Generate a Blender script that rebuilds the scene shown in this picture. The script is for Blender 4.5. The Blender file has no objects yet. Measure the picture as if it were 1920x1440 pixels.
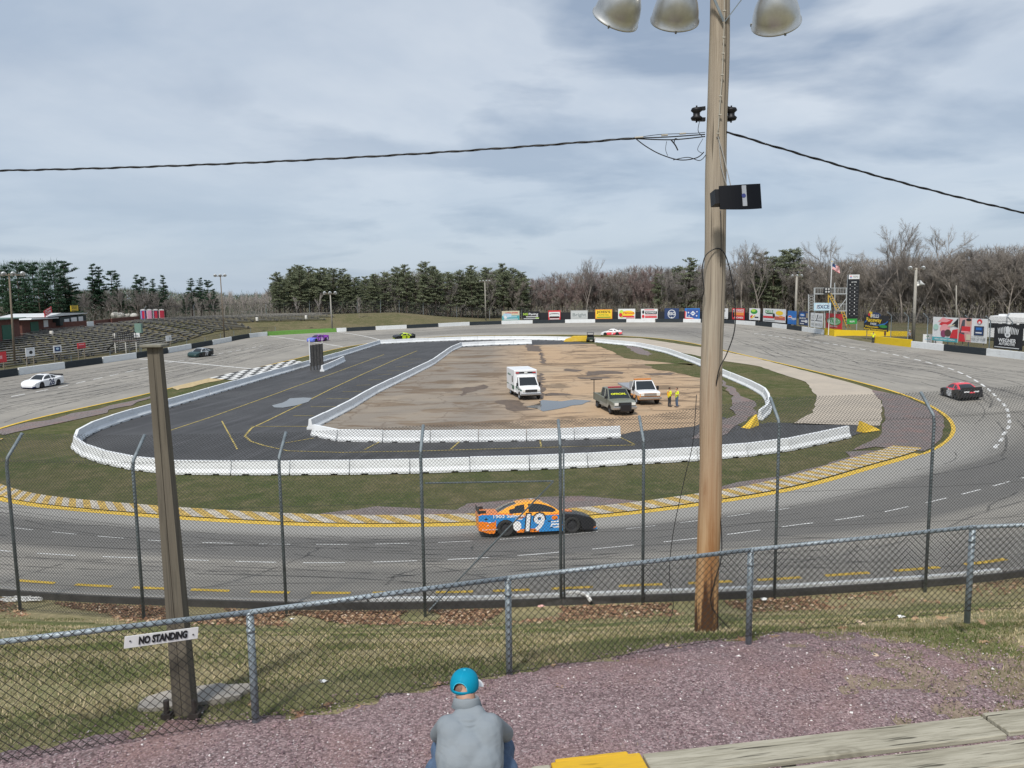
import bpy, bmesh, math, random
from mathutils import Vector, Matrix
import numpy as np
R_ = math.radians
SC = bpy.context.scene
COL = SC.collection
random.seed(7)

# ---------------------------------------------------------------- camera, sky, sun, exposure
F = 1443.0; PITCH = math.atan(175/F); ROLL = -0.0135; CAMZ = 10.5
cam = bpy.data.objects.new('camera', bpy.data.cameras.new('camera')); COL.objects.link(cam)
cam.data.sensor_width = 36; cam.data.lens = 36*F/1920
cam.data.clip_start = 0.1; cam.data.clip_end = 3000
RM = Matrix.Rotation(math.pi/2-PITCH, 3, 'X') @ Matrix.Rotation(ROLL, 3, 'Z')
cam.matrix_world = Matrix.Translation((0, 0, CAMZ)) @ RM.to_4x4()
SC.camera = cam
SC.view_settings.view_transform = 'Standard'; SC.view_settings.look = 'None'
SC.view_settings.gamma = 1; SC.view_settings.exposure = 0.45
SUN_EL, SUN_AZ = 52, 200          # azimuth clockwise from +Y: behind the camera, a little to the left
W = bpy.data.worlds.new('World'); SC.world = W; W.use_nodes = True

def N(nt, t, **k):
    n = nt.nodes.new(t)
    for a, b in k.items():
        if a.startswith('i_'): n.inputs[a[2:].replace('_', ' ')].default_value = b
        elif a.startswith('n_'): n.inputs[int(a[2:])].default_value = b
        else: setattr(n, a, b)
    return n
def ramp(nt, fac, stops):
    r = nt.nodes.new('ShaderNodeValToRGB'); e = r.color_ramp.elements
    while len(e) < len(stops): e.new(0.5)
    for i, (p, c) in enumerate(stops):
        e[i].position = p; e[i].color = (c, c, c, 1) if isinstance(c, (int, float)) else (*c, 1)
    nt.links.new(fac, r.inputs[0]); return r.outputs[0]
def mixc(nt, fac, a, b, mode='MIX'):
    m = nt.nodes.new('ShaderNodeMix'); m.data_type = 'RGBA'; m.blend_type = mode
    for s, v in ((0, fac), (6, a), (7, b)):
        if isinstance(v, (int, float)): m.inputs[s].default_value = v
        elif isinstance(v, (tuple, list)): m.inputs[s].default_value = (*v[:3], 1)
        else: nt.links.new(v, m.inputs[s])
    return m.outputs[2]
def mathn(nt, op, a, b=0.0, c=None):
    m = nt.nodes.new('ShaderNodeMath'); m.operation = op
    for i, v in enumerate((a, b) if c is None else (a, b, c)):
        if isinstance(v, (int, float)): m.inputs[i].default_value = v
        else: nt.links.new(v, m.inputs[i])
    return m.outputs[0]

def make_world():
    nt = W.node_tree; nt.nodes.clear(); L = nt.links
    out = nt.nodes.new('ShaderNodeOutputWorld'); bg = nt.nodes.new('ShaderNodeBackground')
    sky = nt.nodes.new('ShaderNodeTexSky'); sky.sky_type = 'NISHITA'; sky.sun_disc = False
    sky.sun_elevation = R_(SUN_EL); sky.sun_rotation = R_(SUN_AZ)
    tc = nt.nodes.new('ShaderNodeTexCoord'); sp = nt.nodes.new('ShaderNodeSeparateXYZ'); L.new(tc.outputs['Generated'], sp.inputs[0])
    den = mathn(nt, 'ADD', mathn(nt, 'MAXIMUM', sp.outputs[2], 0.0), 0.16)
    cb = nt.nodes.new('ShaderNodeCombineXYZ')
    L.new(mathn(nt, 'DIVIDE', sp.outputs[0], den), cb.inputs[0]); L.new(mathn(nt, 'DIVIDE', sp.outputs[1], den), cb.inputs[1])
    def layer(scale, det, rough, dist, off, st=(1, 1, 1)):
        mp = N(nt, 'ShaderNodeMapping'); mp.inputs['Location'].default_value = off; mp.inputs['Scale'].default_value = st
        L.new(cb.outputs[0], mp.inputs[0])
        n = N(nt, 'ShaderNodeTexNoise', i_Scale=scale, i_Detail=det, i_Roughness=rough, i_Distortion=dist); L.new(mp.outputs[0], n.inputs[0]); return n.outputs[0]
    big = layer(0.55, 6, .58, .35, (3.1, 1.7, 0), (1, .8, 1)); mid = layer(1.15, 6, .52, .25, (0, 5, 0), (.9, 1.05, 1)); patch = layer(.35, 2, .5, 0, (9.2, 2.1, 0))
    base = mixc(nt, ramp(nt, big, [(.36, 0), (.60, 1)]), (3.35, 3.98, 4.85), (5.0, 5.42, 5.95))
    dark = mathn(nt, 'MULTIPLY', ramp(nt, mid, [(.47, 0), (.60, 1)]), ramp(nt, patch, [(.38, .15), (.54, 1)]))
    c = mixc(nt, dark, base, (2.45, 3.02, 3.9))
    hz = ramp(nt, sp.outputs[2], [(0.0, .8), (.22, 0)])
    c = mixc(nt, hz, c, (3.4, 4.15, 5.1))
    c = mixc(nt, .88, sky.outputs[0], c)
    L.new(c, bg.inputs[0]); bg.inputs[1].default_value = 0.1
    L.new(bg.outputs[0], out.inputs[0])
make_world()
sun = bpy.data.objects.new('sun', bpy.data.lights.new('sun', 'SUN')); COL.objects.link(sun)
sun.data.energy = 2.7; sun.data.angle = R_(7); sun.data.color = (1, .955, .89)
_az = R_(SUN_AZ); _el = R_(SUN_EL)
sun.rotation_euler = Vector((math.sin(_az)*math.cos(_el), math.cos(_az)*math.cos(_el), math.sin(_el))).to_track_quat('Z', 'Y').to_euler()

# ---------------------------------------------------------------- pixel -> place
def ray(px, py): return RM @ Vector(((px-960)/F, -(py-720)/F, -1.0))
def P(px, py, z=0.0):
    d = ray(px, py); return Vector((0, 0, CAMZ)) + d*((z-CAMZ)/d.z)
def PY(px, py, Y):
    d = ray(px, py); return Vector((0, 0, CAMZ)) + d*(Y/d.y)

# ---------------------------------------------------------------- mesh helpers
def tag(o, label=None, cat=None, group=None, kind=None):
    if label: o['label'] = label
    if cat: o['category'] = cat
    if group: o['group'] = group
    if kind: o['kind'] = kind
    return o
def empty(name, loc=(0, 0, 0), rz=0, label=None, cat=None, group=None, kind=None):
    o = bpy.data.objects.new(name, None); COL.objects.link(o); o.location = loc; o.rotation_euler = (0, 0, rz)
    o.empty_display_size = .2
    return tag(o, label, cat, group, kind)
def copy_tree(o, parent=None):
    c = o.copy(); COL.objects.link(c); c.parent = parent
    for ch in list(o.children): copy_tree(ch, c)
    return c
class MB:
    def __init__(s): s.v = []; s.f = []; s.m = []
    def add(s, vs, fs, m=0, M=None):
        n = len(s.v)
        s.v += [tuple(M @ Vector(v)) for v in vs] if M else [tuple(v) for v in vs]
        s.f += [tuple(i+n for i in f) for f in fs]; s.m += [m]*len(fs); return s
    def box(s, c, d, rz=0, m=0, M=None, taper=1, b=0):
        x, y, z = d[0]/2, d[1]/2, d[2]/2; T = Matrix.Translation(c) @ Matrix.Rotation(rz, 4, 'Z')
        if M: T = M @ T
        if b:   # chamfered: three stacked rings
            vs = []
            for zz, k in ((-z, b), (-z+b, 0), (z-b, 0), (z, b)):
                X, Y = x-k, y-k; bb = b
                vs += [(-X+bb, -Y, zz), (X-bb, -Y, zz), (X, -Y+bb, zz), (X, Y-bb, zz), (X-bb, Y, zz), (-X+bb, Y, zz), (-X, Y-bb, zz), (-X, -Y+bb, zz)]
            fs = [tuple(range(7, -1, -1)), tuple(range(24, 32))]
            for r in range(3):
                for i in range(8): j = (i+1) % 8; fs.append((r*8+i, r*8+j, r*8+8+j, r*8+8+i))
            return s.add(vs, fs, m, T)
        t = taper
        vs = [(-x, -y, -z), (x, -y, -z), (x, y, -z), (-x, y, -z), (-x*t, -y*t, z), (x*t, -y*t, z), (x*t, y*t, z), (-x*t, y*t, z)]
        return s.add(vs, [(3, 2, 1, 0), (4, 5, 6, 7), (0, 1, 5, 4), (1, 2, 6, 5), (2, 3, 7, 6), (3, 0, 4, 7)], m, T)
    def tube(s, pts, r, n=6, m=0, cap=True, M=None):
        pts = [Vector(p) for p in pts]; k = len(pts); rr = r if isinstance(r, (list, tuple)) else [r]*k
        vs = []; fs = []; up = None
        for i, p in enumerate(pts):
            t = (pts[min(i+1, k-1)]-pts[max(i-1, 0)]).normalized()
            if up is None: up = Vector((0, 0, 1)) if abs(t.z) < .9 else Vector((1, 0, 0))
            a = t.cross(up).normalized(); up = a.cross(t).normalized()
            for j in range(n):
                th = 2*math.pi*j/n+.3; vs.append(p+(a*math.cos(th)+up*math.sin(th))*rr[i])
        for i in range(k-1):
            for j in range(n): q = (j+1) % n; fs.append((i*n+j, i*n+q, i*n+n+q, i*n+n+j))
        if cap: fs += [tuple(range(n-1, -1, -1)), tuple(range((k-1)*n, k*n))]
        return s.add(vs, fs, m, M)
    def bar(s, p, q, w, h=None, m=0, M=None):
        p, q = Vector(p), Vector(q); h = h or w; t = (q-p).normalized()
        u = Vector((0, 0, 1)) if abs(t.z) < .95 else Vector((0, 1, 0)); a = t.cross(u).normalized(); u = a.cross(t).normalized()
        vs = [b+a*(i*w/2)+u*(j*h/2) for b in (p, q) for i, j in ((-1, -1), (1, -1), (1, 1), (-1, 1))]
        return s.add(vs, [(0, 1, 2, 3), (7, 6, 5, 4), (0, 4, 5, 1), (1, 5, 6, 2), (2, 6, 7, 3), (3, 7, 4, 0)], m, M)
    def cyl(s, p, q, r, n=16, m=0, r2=None): return s.tube([p, q], [r, r if r2 is None else r2], n, m)
    def lathe(s, prof, n=24, m=0, M=None):
        vs = []; fs = []
        for r, z in prof:
            for j in range(n): th = 2*math.pi*j/n; vs.append((r*math.cos(th), r*math.sin(th), z))
        for i in range(len(prof)-1):
            for j in range(n): q = (j+1) % n; fs.append((i*n+j, i*n+q, i*n+n+q, i*n+n+j))
        return s.add(vs, fs, m, M)
    def prism(s, poly, y0, y1, m=0, M=None):     # poly in x,z, extruded along y
        n = len(poly); vs = [(x, y0, z) for x, z in poly]+[(x, y1, z) for x, z in poly]
        fs = [tuple(range(n)), tuple(range(2*n-1, n-1, -1))]+[((i+1) % n, i, i+n, (i+1) % n+n) for i in range(n)]
        return s.add(vs, fs, m, M)
    def sheet(s, poly, z, m=0): return s.add([(x, y, z) for x, y in poly], [tuple(range(len(poly)))], m)
    def ball(s, c, r, m=0, nu=12, nv=8, M=None):
        if isinstance(r, (int, float)): r = (r, r, r)
        vs = [(c[0], c[1], c[2]-r[2])]; fs = []
        for i in range(1, nv):
            a = -math.pi/2+math.pi*i/nv
            for j in range(nu): b = 2*math.pi*j/nu; vs.append((c[0]+r[0]*math.cos(a)*math.cos(b), c[1]+r[1]*math.cos(a)*math.sin(b), c[2]+r[2]*math.sin(a)))
        vs.append((c[0], c[1], c[2]+r[2])); e = len(vs)-1
        for j in range(nu):
            q = (j+1) % nu; fs.append((0, 1+q, 1+j)); fs.append((e, e-nu+j, e-nu+q))
            for i in range(nv-2): fs.append((1+i*nu+j, 1+i*nu+q, 1+i*nu+nu+q, 1+i*nu+nu+j))
        return s.add(vs, fs, m, M)
    def build(s, name, mats, parent=None, smooth=False, loc=None, rz=None):
        me = bpy.data.meshes.new(name); me.from_pydata(s.v, [], s.f)
        for mt in (mats if isinstance(mats, (list, tuple)) else [mats]): me.materials.append(mt)
        if len(me.materials) > 1: me.polygons.foreach_set('material_index', s.m)
        if smooth: me.polygons.foreach_set('use_smooth', [True]*len(me.polygons))
        me.update()
        o = bpy.data.objects.new(name, me); COL.objects.link(o)
        if parent: o.parent = parent
        if loc is not None: o.location = loc
        if rz is not None: o.rotation_euler = (0, 0, rz)
        return o
def text(s, name, size, mt, parent, M, ext=.004, align='CENTER', sx=1, shear=0, bold=.0, w=None):
    """lettering as a mesh: local x right, z up, facing -y, then placed by M (a 4x4)"""
    cu = bpy.data.curves.new('t', 'FONT'); cu.body = s; cu.size = size; cu.align_x = align; cu.align_y = 'CENTER'
    cu.extrude = ext; cu.shear = shear; cu.offset = bold; cu.resolution_u = 3
    t = bpy.data.objects.new('t', cu); COL.objects.link(t)
    bpy.context.view_layer.update()
    me = bpy.data.meshes.new_from_object(t.evaluated_get(bpy.context.evaluated_depsgraph_get()))
    bpy.data.objects.remove(t); bpy.data.curves.remove(cu)
    if w:
        xs = [v.co.x for v in me.vertices]; k = w/max(max(xs)-min(xs), 1e-3); sx = k
    me.transform(M @ Matrix.Rotation(math.pi/2, 4, 'X') @ Matrix.Diagonal((sx, 1, 1, 1)))
    me.materials.clear(); me.materials.append(mt); me.name = name
    o = bpy.data.objects.new(name, me); COL.objects.link(o); o.parent = parent
    return o

# ---------------------------------------------------------------- materials
MATS = {}
def mat(name, col, rough=.6, metal=0, var=.12, scale=6, bump=0, bscale=40, emit=0, spec=.5, coord='Object', alpha=1):
    if name in MATS: return MATS[name]
    m = bpy.data.materials.new(name); m.use_nodes = True; nt = m.node_tree; L = nt.links
    b = nt.nodes['Principled BSDF']; b.inputs['Roughness'].default_value = rough; b.inputs['Metallic'].default_value = metal
    b.inputs['Specular IOR Level'].default_value = spec
    tc = nt.nodes.new('ShaderNodeTexCoord'); n = N(nt, 'ShaderNodeTexNoise', i_Scale=scale, i_Detail=5, i_Roughness=.6); L.new(tc.outputs[coord], n.inputs[0])
    f = ramp(nt, n.outputs[0], [(.3, 1-var), (.7, 1+var*.5)])
    L.new(mixc(nt, 1.0, col, f, 'MULTIPLY'), b.inputs['Base Color'])
    if bump:
        n2 = N(nt, 'ShaderNodeTexNoise', i_Scale=bscale, i_Detail=4); L.new(tc.outputs[coord], n2.inputs[0])
        bp = N(nt, 'ShaderNodeBump', i_Strength=bump, i_Distance=.02); L.new(n2.outputs[0], bp.inputs['Height']); L.new(bp.outputs[0], b.inputs['Normal'])
    MATS[name] = m; return m
def nodes_mat(name, rough=.85, spec=.3):
    m = bpy.data.materials.new(name); m.use_nodes = True; nt = m.node_tree; b = nt.nodes['Principled BSDF']
    b.inputs['Roughness'].default_value = rough; b.inputs['Specular IOR Level'].default_value = spec
    MATS[name] = m; return m, nt, b, nt.nodes.new('ShaderNodeTexCoord')
def noise(nt, vec, scale, det=5, rough=.6, dist=0, st=None, loc=None):
    if st or loc:
        mp = N(nt, 'ShaderNodeMapping'); nt.links.new(vec, mp.inputs[0]); vec = mp.outputs[0]
        if st: mp.inputs['Scale'].default_value = st
        if loc: mp.inputs['Location'].default_value = loc
    n = N(nt, 'ShaderNodeTexNoise', i_Scale=scale, i_Detail=det, i_Roughness=rough, i_Distortion=dist); nt.links.new(vec, n.inputs[0]); return n.outputs[0]
def bumpn(nt, b, h, strength=.4, dist=.02):
    bp = N(nt, 'ShaderNodeBump', i_Strength=strength, i_Distance=dist); nt.links.new(h, bp.inputs['Height']); nt.links.new(bp.outputs[0], b.inputs['Normal'])

def grass_mat(name='grass_ground', A=(.058, .080, .020), B=(.12, .105, .048), C=(.185, .15, .085), D=(.030, .042, .012), E=(.26, .23, .15), th=(.4, .62)):
    m, nt, b, tc = nodes_mat(name, .95, .1); L = nt.links; o = tc.outputs['Object']
    big = noise(nt, o, .12 if th[0] < .45 else .5, 5, .6); mid = noise(nt, o, .8, 6, .65); fine = noise(nt, o, 14, 4, .7); st = noise(nt, o, 5, 5, .7, st=(1, .4, 1)); ff = noise(nt, o, 55, 3, .75)
    c = mixc(nt, ramp(nt, big, [(th[0], 0), (th[1], 1)]), A, B)
    c = mixc(nt, ramp(nt, mid, [(.45, 0), (.7, .8)]), c, C)
    c = mixc(nt, ramp(nt, st, [(.35, .55), (.6, 0)]), c, D)
    c = mixc(nt, ramp(nt, fine, [(.55, 0), (.75, .6)]), c, E)
    c = mixc(nt, ramp(nt, ff, [(.3, .75), (.48, 0)]), c, D)
    c = mixc(nt, ramp(nt, ff, [(.54, 0), (.7, .6)]), c, E)
    L.new(c, b.inputs['Base Color']); bumpn(nt, b, fine, .6, .03); return m
def gravel_mat(name='purple_gravel', c1=(.42, .31, .315), c2=(.165, .115, .118), c3=(.60, .53, .54), scale=42):
    m, nt, b, tc = nodes_mat(name, .9, .2); L = nt.links; o = tc.outputs['Object']
    v = N(nt, 'ShaderNodeTexVoronoi', i_Scale=scale); L.new(o, v.inputs[0])
    h = N(nt, 'ShaderNodeSeparateColor'); L.new(v.outputs['Color'], h.inputs[0])
    c = mixc(nt, h.outputs[0], c2, c1)
    c = mixc(nt, ramp(nt, h.outputs[1], [(.90, 0), (.98, .5)]), c, c3)
    big = noise(nt, o, .7, 5, .6); c = mixc(nt, ramp(nt, big, [(.48, 0), (.72, .6)]), c, (.36, .215, .19))
    d = ramp(nt, v.outputs['Distance'], [(0, 1), (.02*42/scale*.6+.3, .0)])
    L.new(mixc(nt, .85, c, mixc(nt, 1.0, c, ramp(nt, v.outputs['Distance'], [(.1, 1.15), (.7, .5)]), 'MULTIPLY')), b.inputs['Base Color'])
    bumpn(nt, b, d, .8, .02); return m
def asphalt_mat():
    """UV: u metres along the track, v 0 (inside) .. 1 (outside)"""
    m, nt, b, tc = nodes_mat('track_asphalt', .85, .3); L = nt.links; uv = tc.outputs['UV']; o = tc.outputs['Object']
    sp = nt.nodes.new('ShaderNodeSeparateXYZ'); L.new(uv, sp.inputs[0])
    streak = noise(nt, uv, 1, 6, .62, st=(.035, 9, 1)); streak2 = noise(nt, uv, 1, 5, .6, st=(.1, 26, 1), loc=(4, 3, 0))
    big = noise(nt, o, .09, 5, .6); fine = noise(nt, o, 30, 3, .7); pt = noise(nt, o, .5, 6, .65)
    c = mixc(nt, ramp(nt, big, [(.35, 0), (.65, 1)]), (.262, .245, .215), (.325, .303, .265))
    c = mixc(nt, ramp(nt, streak, [(.36, .45), (.52, 0)]), c, (.175, .165, .15))
    c = mixc(nt, ramp(nt, streak2, [(.32, .4), (.46, 0)]), c, (.175, .165, .15))
    c = mixc(nt, ramp(nt, pt, [(.52, 0), (.72, .35)]), c, (.40, .37, .32))
    vw = mathn(nt, 'ADD', sp.outputs[1], mathn(nt, 'MULTIPLY', mathn(nt, 'SUBTRACT', streak2, .5), .1))
    at = N(nt, 'ShaderNodeAttribute', attribute_name='groove')
    g = mathn(nt, 'MULTIPLY', ramp(nt, vw, [(.13, 0), (.25, 1), (.55, 1), (.64, 0)]), at.outputs['Fac'])
    c = mixc(nt, mathn(nt, 'MULTIPLY', g, .75), c, (.115, .112, .108))
    lo = mathn(nt, 'MULTIPLY', ramp(nt, vw, [(.0, .75), (.16, .6), (.24, 0)]), at.outputs['Fac'])
    c = mixc(nt, lo, c, (.37, .36, .335))
    c = mixc(nt, ramp(nt, fine, [(.35, .25), (.6, 0)]), c, (.12, .12, .12))
    L.new(c, b.inputs['Base Color']); bumpn(nt, b, fine, .25, .01); return m
def pit_mat():
    m, nt, b, tc = nodes_mat('pit_asphalt', .75, .35); L = nt.links; o = tc.outputs['Object']
    rot = N(nt, 'ShaderNodeMapping'); rot.inputs['Rotation'].default_value = (0, 0, R_(12)); L.new(o, rot.inputs[0]); o2 = rot.outputs[0]
    s = noise(nt, o2, 1, 6, .6, st=(1.2, .08, 1)); big = noise(nt, o, .15, 5, .6); fine = noise(nt, o, 20, 3, .7)
    c = mixc(nt, ramp(nt, big, [(.35, 0), (.65, 1)]), (.043, .043, .045), (.066, .066, .068))
    c = mixc(nt, ramp(nt, s, [(.5, 0), (.7, .8)]), c, (.085, .085, .09))
    c = mixc(nt, ramp(nt, fine, [(.55, 0), (.8, .4)]), c, (.13, .13, .13))
    L.new(c, b.inputs['Base Color']); bumpn(nt, b, fine, .2, .01); return m
def lot_mat():
    m, nt, b, tc = nodes_mat('lot_dirt', .9, .2); L = nt.links; o = tc.outputs['Object']
    sp = nt.nodes.new('ShaderNodeSeparateXYZ'); L.new(o, sp.inputs[0])
    big = noise(nt, o, .1, 6, .6, .6, st=(1, .8, 1)); mid = noise(nt, o, .16, 8, .65, .8, st=(.7, 1.6, 1), loc=(3, 0, 0)); fine = noise(nt, o, 9, 5, .7); st = noise(nt, o, 1, 6, .65, .4, st=(.12, 1.1, 1))
    xr = mathn(nt, 'ADD', sp.outputs[0], mathn(nt, 'MULTIPLY', mathn(nt, 'SUBTRACT', big, .5), 9))
    side = ramp(nt, mathn(nt, 'MULTIPLY_ADD', xr, 1/40, .5), [(.40, 0), (.6, 1)])
    c = mixc(nt, side, (.245, .215, .18), (.46, .325, .205))
    c = mixc(nt, ramp(nt, mid, [(.51, 0), (.58, .85)]), c, (.15, .105, .068))
    c = mixc(nt, ramp(nt, st, [(.56, 0), (.63, .55)]), c, (.14, .10, .068))
    c = mixc(nt, ramp(nt, big, [(.5, 0), (.7, .6)]), c, (.40, .33, .245))
    c = mixc(nt, ramp(nt, fine, [(.35, .3), (.6, 0)]), c, (.17, .13, .095))
    v = N(nt, 'ShaderNodeTexVoronoi', i_Scale=.11, feature='DISTANCE_TO_EDGE'); wv = nt.nodes.new('ShaderNodeVectorMath'); wv.operation = 'ADD'
    nc = N(nt, 'ShaderNodeTexNoise', i_Scale=.4, i_Detail=4); L.new(o, nc.inputs[0]); sc = nt.nodes.new('ShaderNodeVectorMath'); sc.operation = 'SCALE'; sc.inputs[3].default_value = 3; L.new(nc.outputs['Color'], sc.inputs[0]); L.new(o, wv.inputs[0]); L.new(sc.outputs[0], wv.inputs[1]); L.new(wv.outputs[0], v.inputs[0])
    c = mixc(nt, ramp(nt, v.outputs[0], [(.004, .45), (.014, 0)]), c, (.13, .095, .07))
    L.new(c, b.inputs['Base Color']); bumpn(nt, b, fine, .4, .02); return m
def wood_mat(name, c1, c2, c3, st=(14, 14, 1.2), knots=0, axis='Object', rough=.85):
    m, nt, b, tc = nodes_mat(name, rough, .2); L = nt.links; o = tc.outputs[axis]
    g = noise(nt, o, 1, 7, .65, .5, st=st); g2 = noise(nt, o, 3, 4, .6, st=st, loc=(5, 1, 2)); lw = noise(nt, o, .8, 3, .5)
    c = mixc(nt, ramp(nt, g, [(.38, 0), (.6, 1)]), c2, c1)
    c = mixc(nt, ramp(nt, g2, [(.35, .55), (.5, 0)]), c, c3)
    c = mixc(nt, ramp(nt, lw, [(.4, .0), (.7, .4)]), c, c2)
    cr = noise(nt, o, .7, 2, .5, st=(st[0]*1.6, st[1]*1.6, st[2]*.35), loc=(2, 9, 4))
    c = mixc(nt, ramp(nt, cr, [(.33, .85), (.38, 0)]), c, tuple(x*.3 for x in c3))
    if knots:
        v = N(nt, 'ShaderNodeTexVoronoi', i_Scale=1.0); mp = N(nt, 'ShaderNodeMapping'); mp.inputs['Scale'].default_value = knots; L.new(o, mp.inputs[0]); L.new(mp.outputs[0], v.inputs[0])
        c = mixc(nt, ramp(nt, v.outputs['Distance'], [(.05, .9), (.12, 0)]), c, tuple(x*.35 for x in c3))
        c = mixc(nt, ramp(nt, v.outputs['Distance'], [(.12, 0), (.16, .55), (.19, .05), (.24, .4), (.30, 0)]), c, c3)
    L.new(c, b.inputs['Base Color']); bumpn(nt, b, g, .5, .01); return m
def painted_concrete(name, col, dirt=(.35, .33, .3), amt=.5):
    m, nt, b, tc = nodes_mat(name, .75, .3); L = nt.links; o = tc.outputs['Object']
    a = noise(nt, o, 1.1, 7, .7); s = noise(nt, o, 1, 6, .65, st=(.6, .6, 5)); f = noise(nt, o, 25, 3, .6); bl = noise(nt, o, 4, 6, .75, loc=(8, 2, 5))
    c = mixc(nt, ramp(nt, a, [(.5, 0), (.75, amt)]), col, tuple(x*.7 for x in col))
    c = mixc(nt, ramp(nt, s, [(.56, 0), (.72, amt)]), c, dirt)
    c = mixc(nt, ramp(nt, bl, [(.66, 0), (.7, amt)]), c, tuple(x*.6 for x in dirt))
    L.new(c, b.inputs['Base Color']); bumpn(nt, b, f, .15, .01); return m
# ---------------------------------------------------------------- the oval: stations (inner edge, outer edge, outer height)
ST = [((3.7,34.6),(2.2,20.8),2.0), ((10.2,36.9),(9,21.3),2.0), ((15.1,39.4),(16.5,22.8),2.0), ((20.8,43.6),(26,27.5),2.0), ((27.0,48.6),(37,35),1.9),
 ((32.2,55.5),(47,46),1.8), ((35.8,64),(54.5,60),1.7), ((37.8,74),(59,76),1.6), ((38.1,85),(60.9,91),1.5), ((37.5,100),(59.4,104.5),1.5),
 ((36.5,118),(57.6,121),1.5), ((35.6,134.6),(58,140),1.6), ((34,152),(58,160),1.7), ((30,166),(55.5,180),1.8), ((22.5,176),(48,196.5),1.8),
 ((12,181.5),(31,203),1.8), ((-2,182.8),(12,204.8),1.8), ((-14,181.5),(-6,200.5),1.8), ((-23,174),(-22,190.5),1.7), ((-29,162),(-38,181.5),1.5),
 ((-33,146),(-55,171),1.2), ((-35,124),(-57,148),1.0), ((-37.6,100),(-57,120),1.0), ((-39.5,80),(-60.5,94),1.0), ((-41.5,64),(-62,70),1.1),
 ((-39,52.5),(-54,48),1.5), ((-33,44),(-41,33),1.8), ((-26.5,39),(-28,26.3),2.0), ((-19,36.2),(-16.5,22.3),2.0), ((-10,34.1),(-8.2,20.9),2.0), ((-3,33.7),(-2.5,20.6),2.0)]
NS = len(ST)
def _cr(p0, p1, p2, p3, t): return .5*(2*p1+(p2-p0)*t+(2*p0-5*p1+4*p2-p3)*t*t+(3*p1-p0-3*p2+p3)*t**3)
_FL = [(a[0], a[1], b[0], b[1], z) for a, b, z in ST]
def stn(s):
    """station parameter -> inner x,y, outer x,y, outer z"""
    s %= NS; i = int(s); t = s-i; q = [_FL[(i+k-1) % NS] for k in range(4)]
    return [_cr(q[0][k], q[1][k], q[2][k], q[3][k], t) for k in range(5)]
def TP(s, v, dz=0.0):
    a = stn(s); return (a[0]+(a[2]-a[0])*v, a[1]+(a[3]-a[1])*v, a[4]*max(v, 0)+dz)
# ---------------------------------------------------------------- ground: one sheet of rings round the oval
DL = [.3, 1.5, 3, 4.5, 6, 7.5, 9, 10.5, 12, 14, 16, 20, 28, 40, 60, 100, 180, 400, 900]
PR_S = [1.75, 1.95, 2.5, 3.12, 3.75, 4.42, 5.02, 5.6, 5.9, 5.98, 6.08, 6.2, 6.2, 6.2, 6.2, 6, 5, 4, 4]
PR_E = [1.7, 1.75, 1.8, 1.8, 1.85, 1.85, 1.9, 1.9, 1.9, 1.9, 1.9, 1.9, 1.9, 1.9, 2, 2, 2, 2, 2]
PR_N = [1.9, 1.9, 1.9, 1.9, 1.9, 1.9, 1.9, 1.9, 1.9, 2, 2, 2, 2, 2, 2, 2, 2, 2, 2]
PR_NW = [1.7, 1.75, 1.9, 2.1, 2.4, 2.75, 3.1, 3.5, 3.9, 4.4, 4.8, 5.1, 4.9, 4.4, 4, 4, 4, 4, 4]
PR_W = [1.1, 1.15, 1.2, 1.25, 1.3, 1.4, 1.65, 1.95, 2.25, 2.7, 3.1, 3.8, 4.7, 4.9, 4.9, 4.9, 4.9, 4.9, 4.9]
_PS = {0: PR_S, 5: PR_S, 7: PR_E, 12: PR_E, 13: PR_N, 16.4: PR_N, 18: PR_NW, 20: PR_NW, 21.2: PR_W, 24: PR_W, 25.6: PR_S, NS: PR_S}
def prof(s):
    s %= NS; s = s or 1e-6; ks = sorted(_PS)
    for a, b in zip(ks, ks[1:]):
        if a <= s <= b:
            t = (s-a)/(b-a); t = t*t*(3-2*t); return [p+(q-p)*t for p, q in zip(_PS[a], _PS[b])]
_SS = np.linspace(0, NS, 2400, endpoint=False); _O = np.array([stn(s)[2:5] for s in _SS])
def onrm(s):
    a = Vector(stn(s-.15)[2:4]); b = Vector(stn(s+.15)[2:4]); t = (b-a).normalized(); return Vector((t.y, -t.x))
def outp(s, d, dz=0.0):
    """a point d metres outside the outer edge, on the ground"""
    o = stn(s); n = onrm(s); pr = [o[4]]+prof(s); return Vector((o[2]+n.x*d, o[3]+n.y*d, float(np.interp(d, [0]+DL, pr))+dz))
_PRT = np.array([prof(s) for s in _SS])
def gz(x, y):
    dd = (_O[:, 0]-x)**2+(_O[:, 1]-y)**2; i = int(dd.argmin()); d = math.sqrt(dd[i]); return float(np.interp(d, DL, _PRT[i]))
def PG(px, py, z0=3.0):
    """pixel -> point on the ground outside the oval"""
    z = z0
    for _ in range(25): p = P(px, py, z); z = .5*z+.5*gz(p.x, p.y)
    return P(px, py, z)

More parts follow.
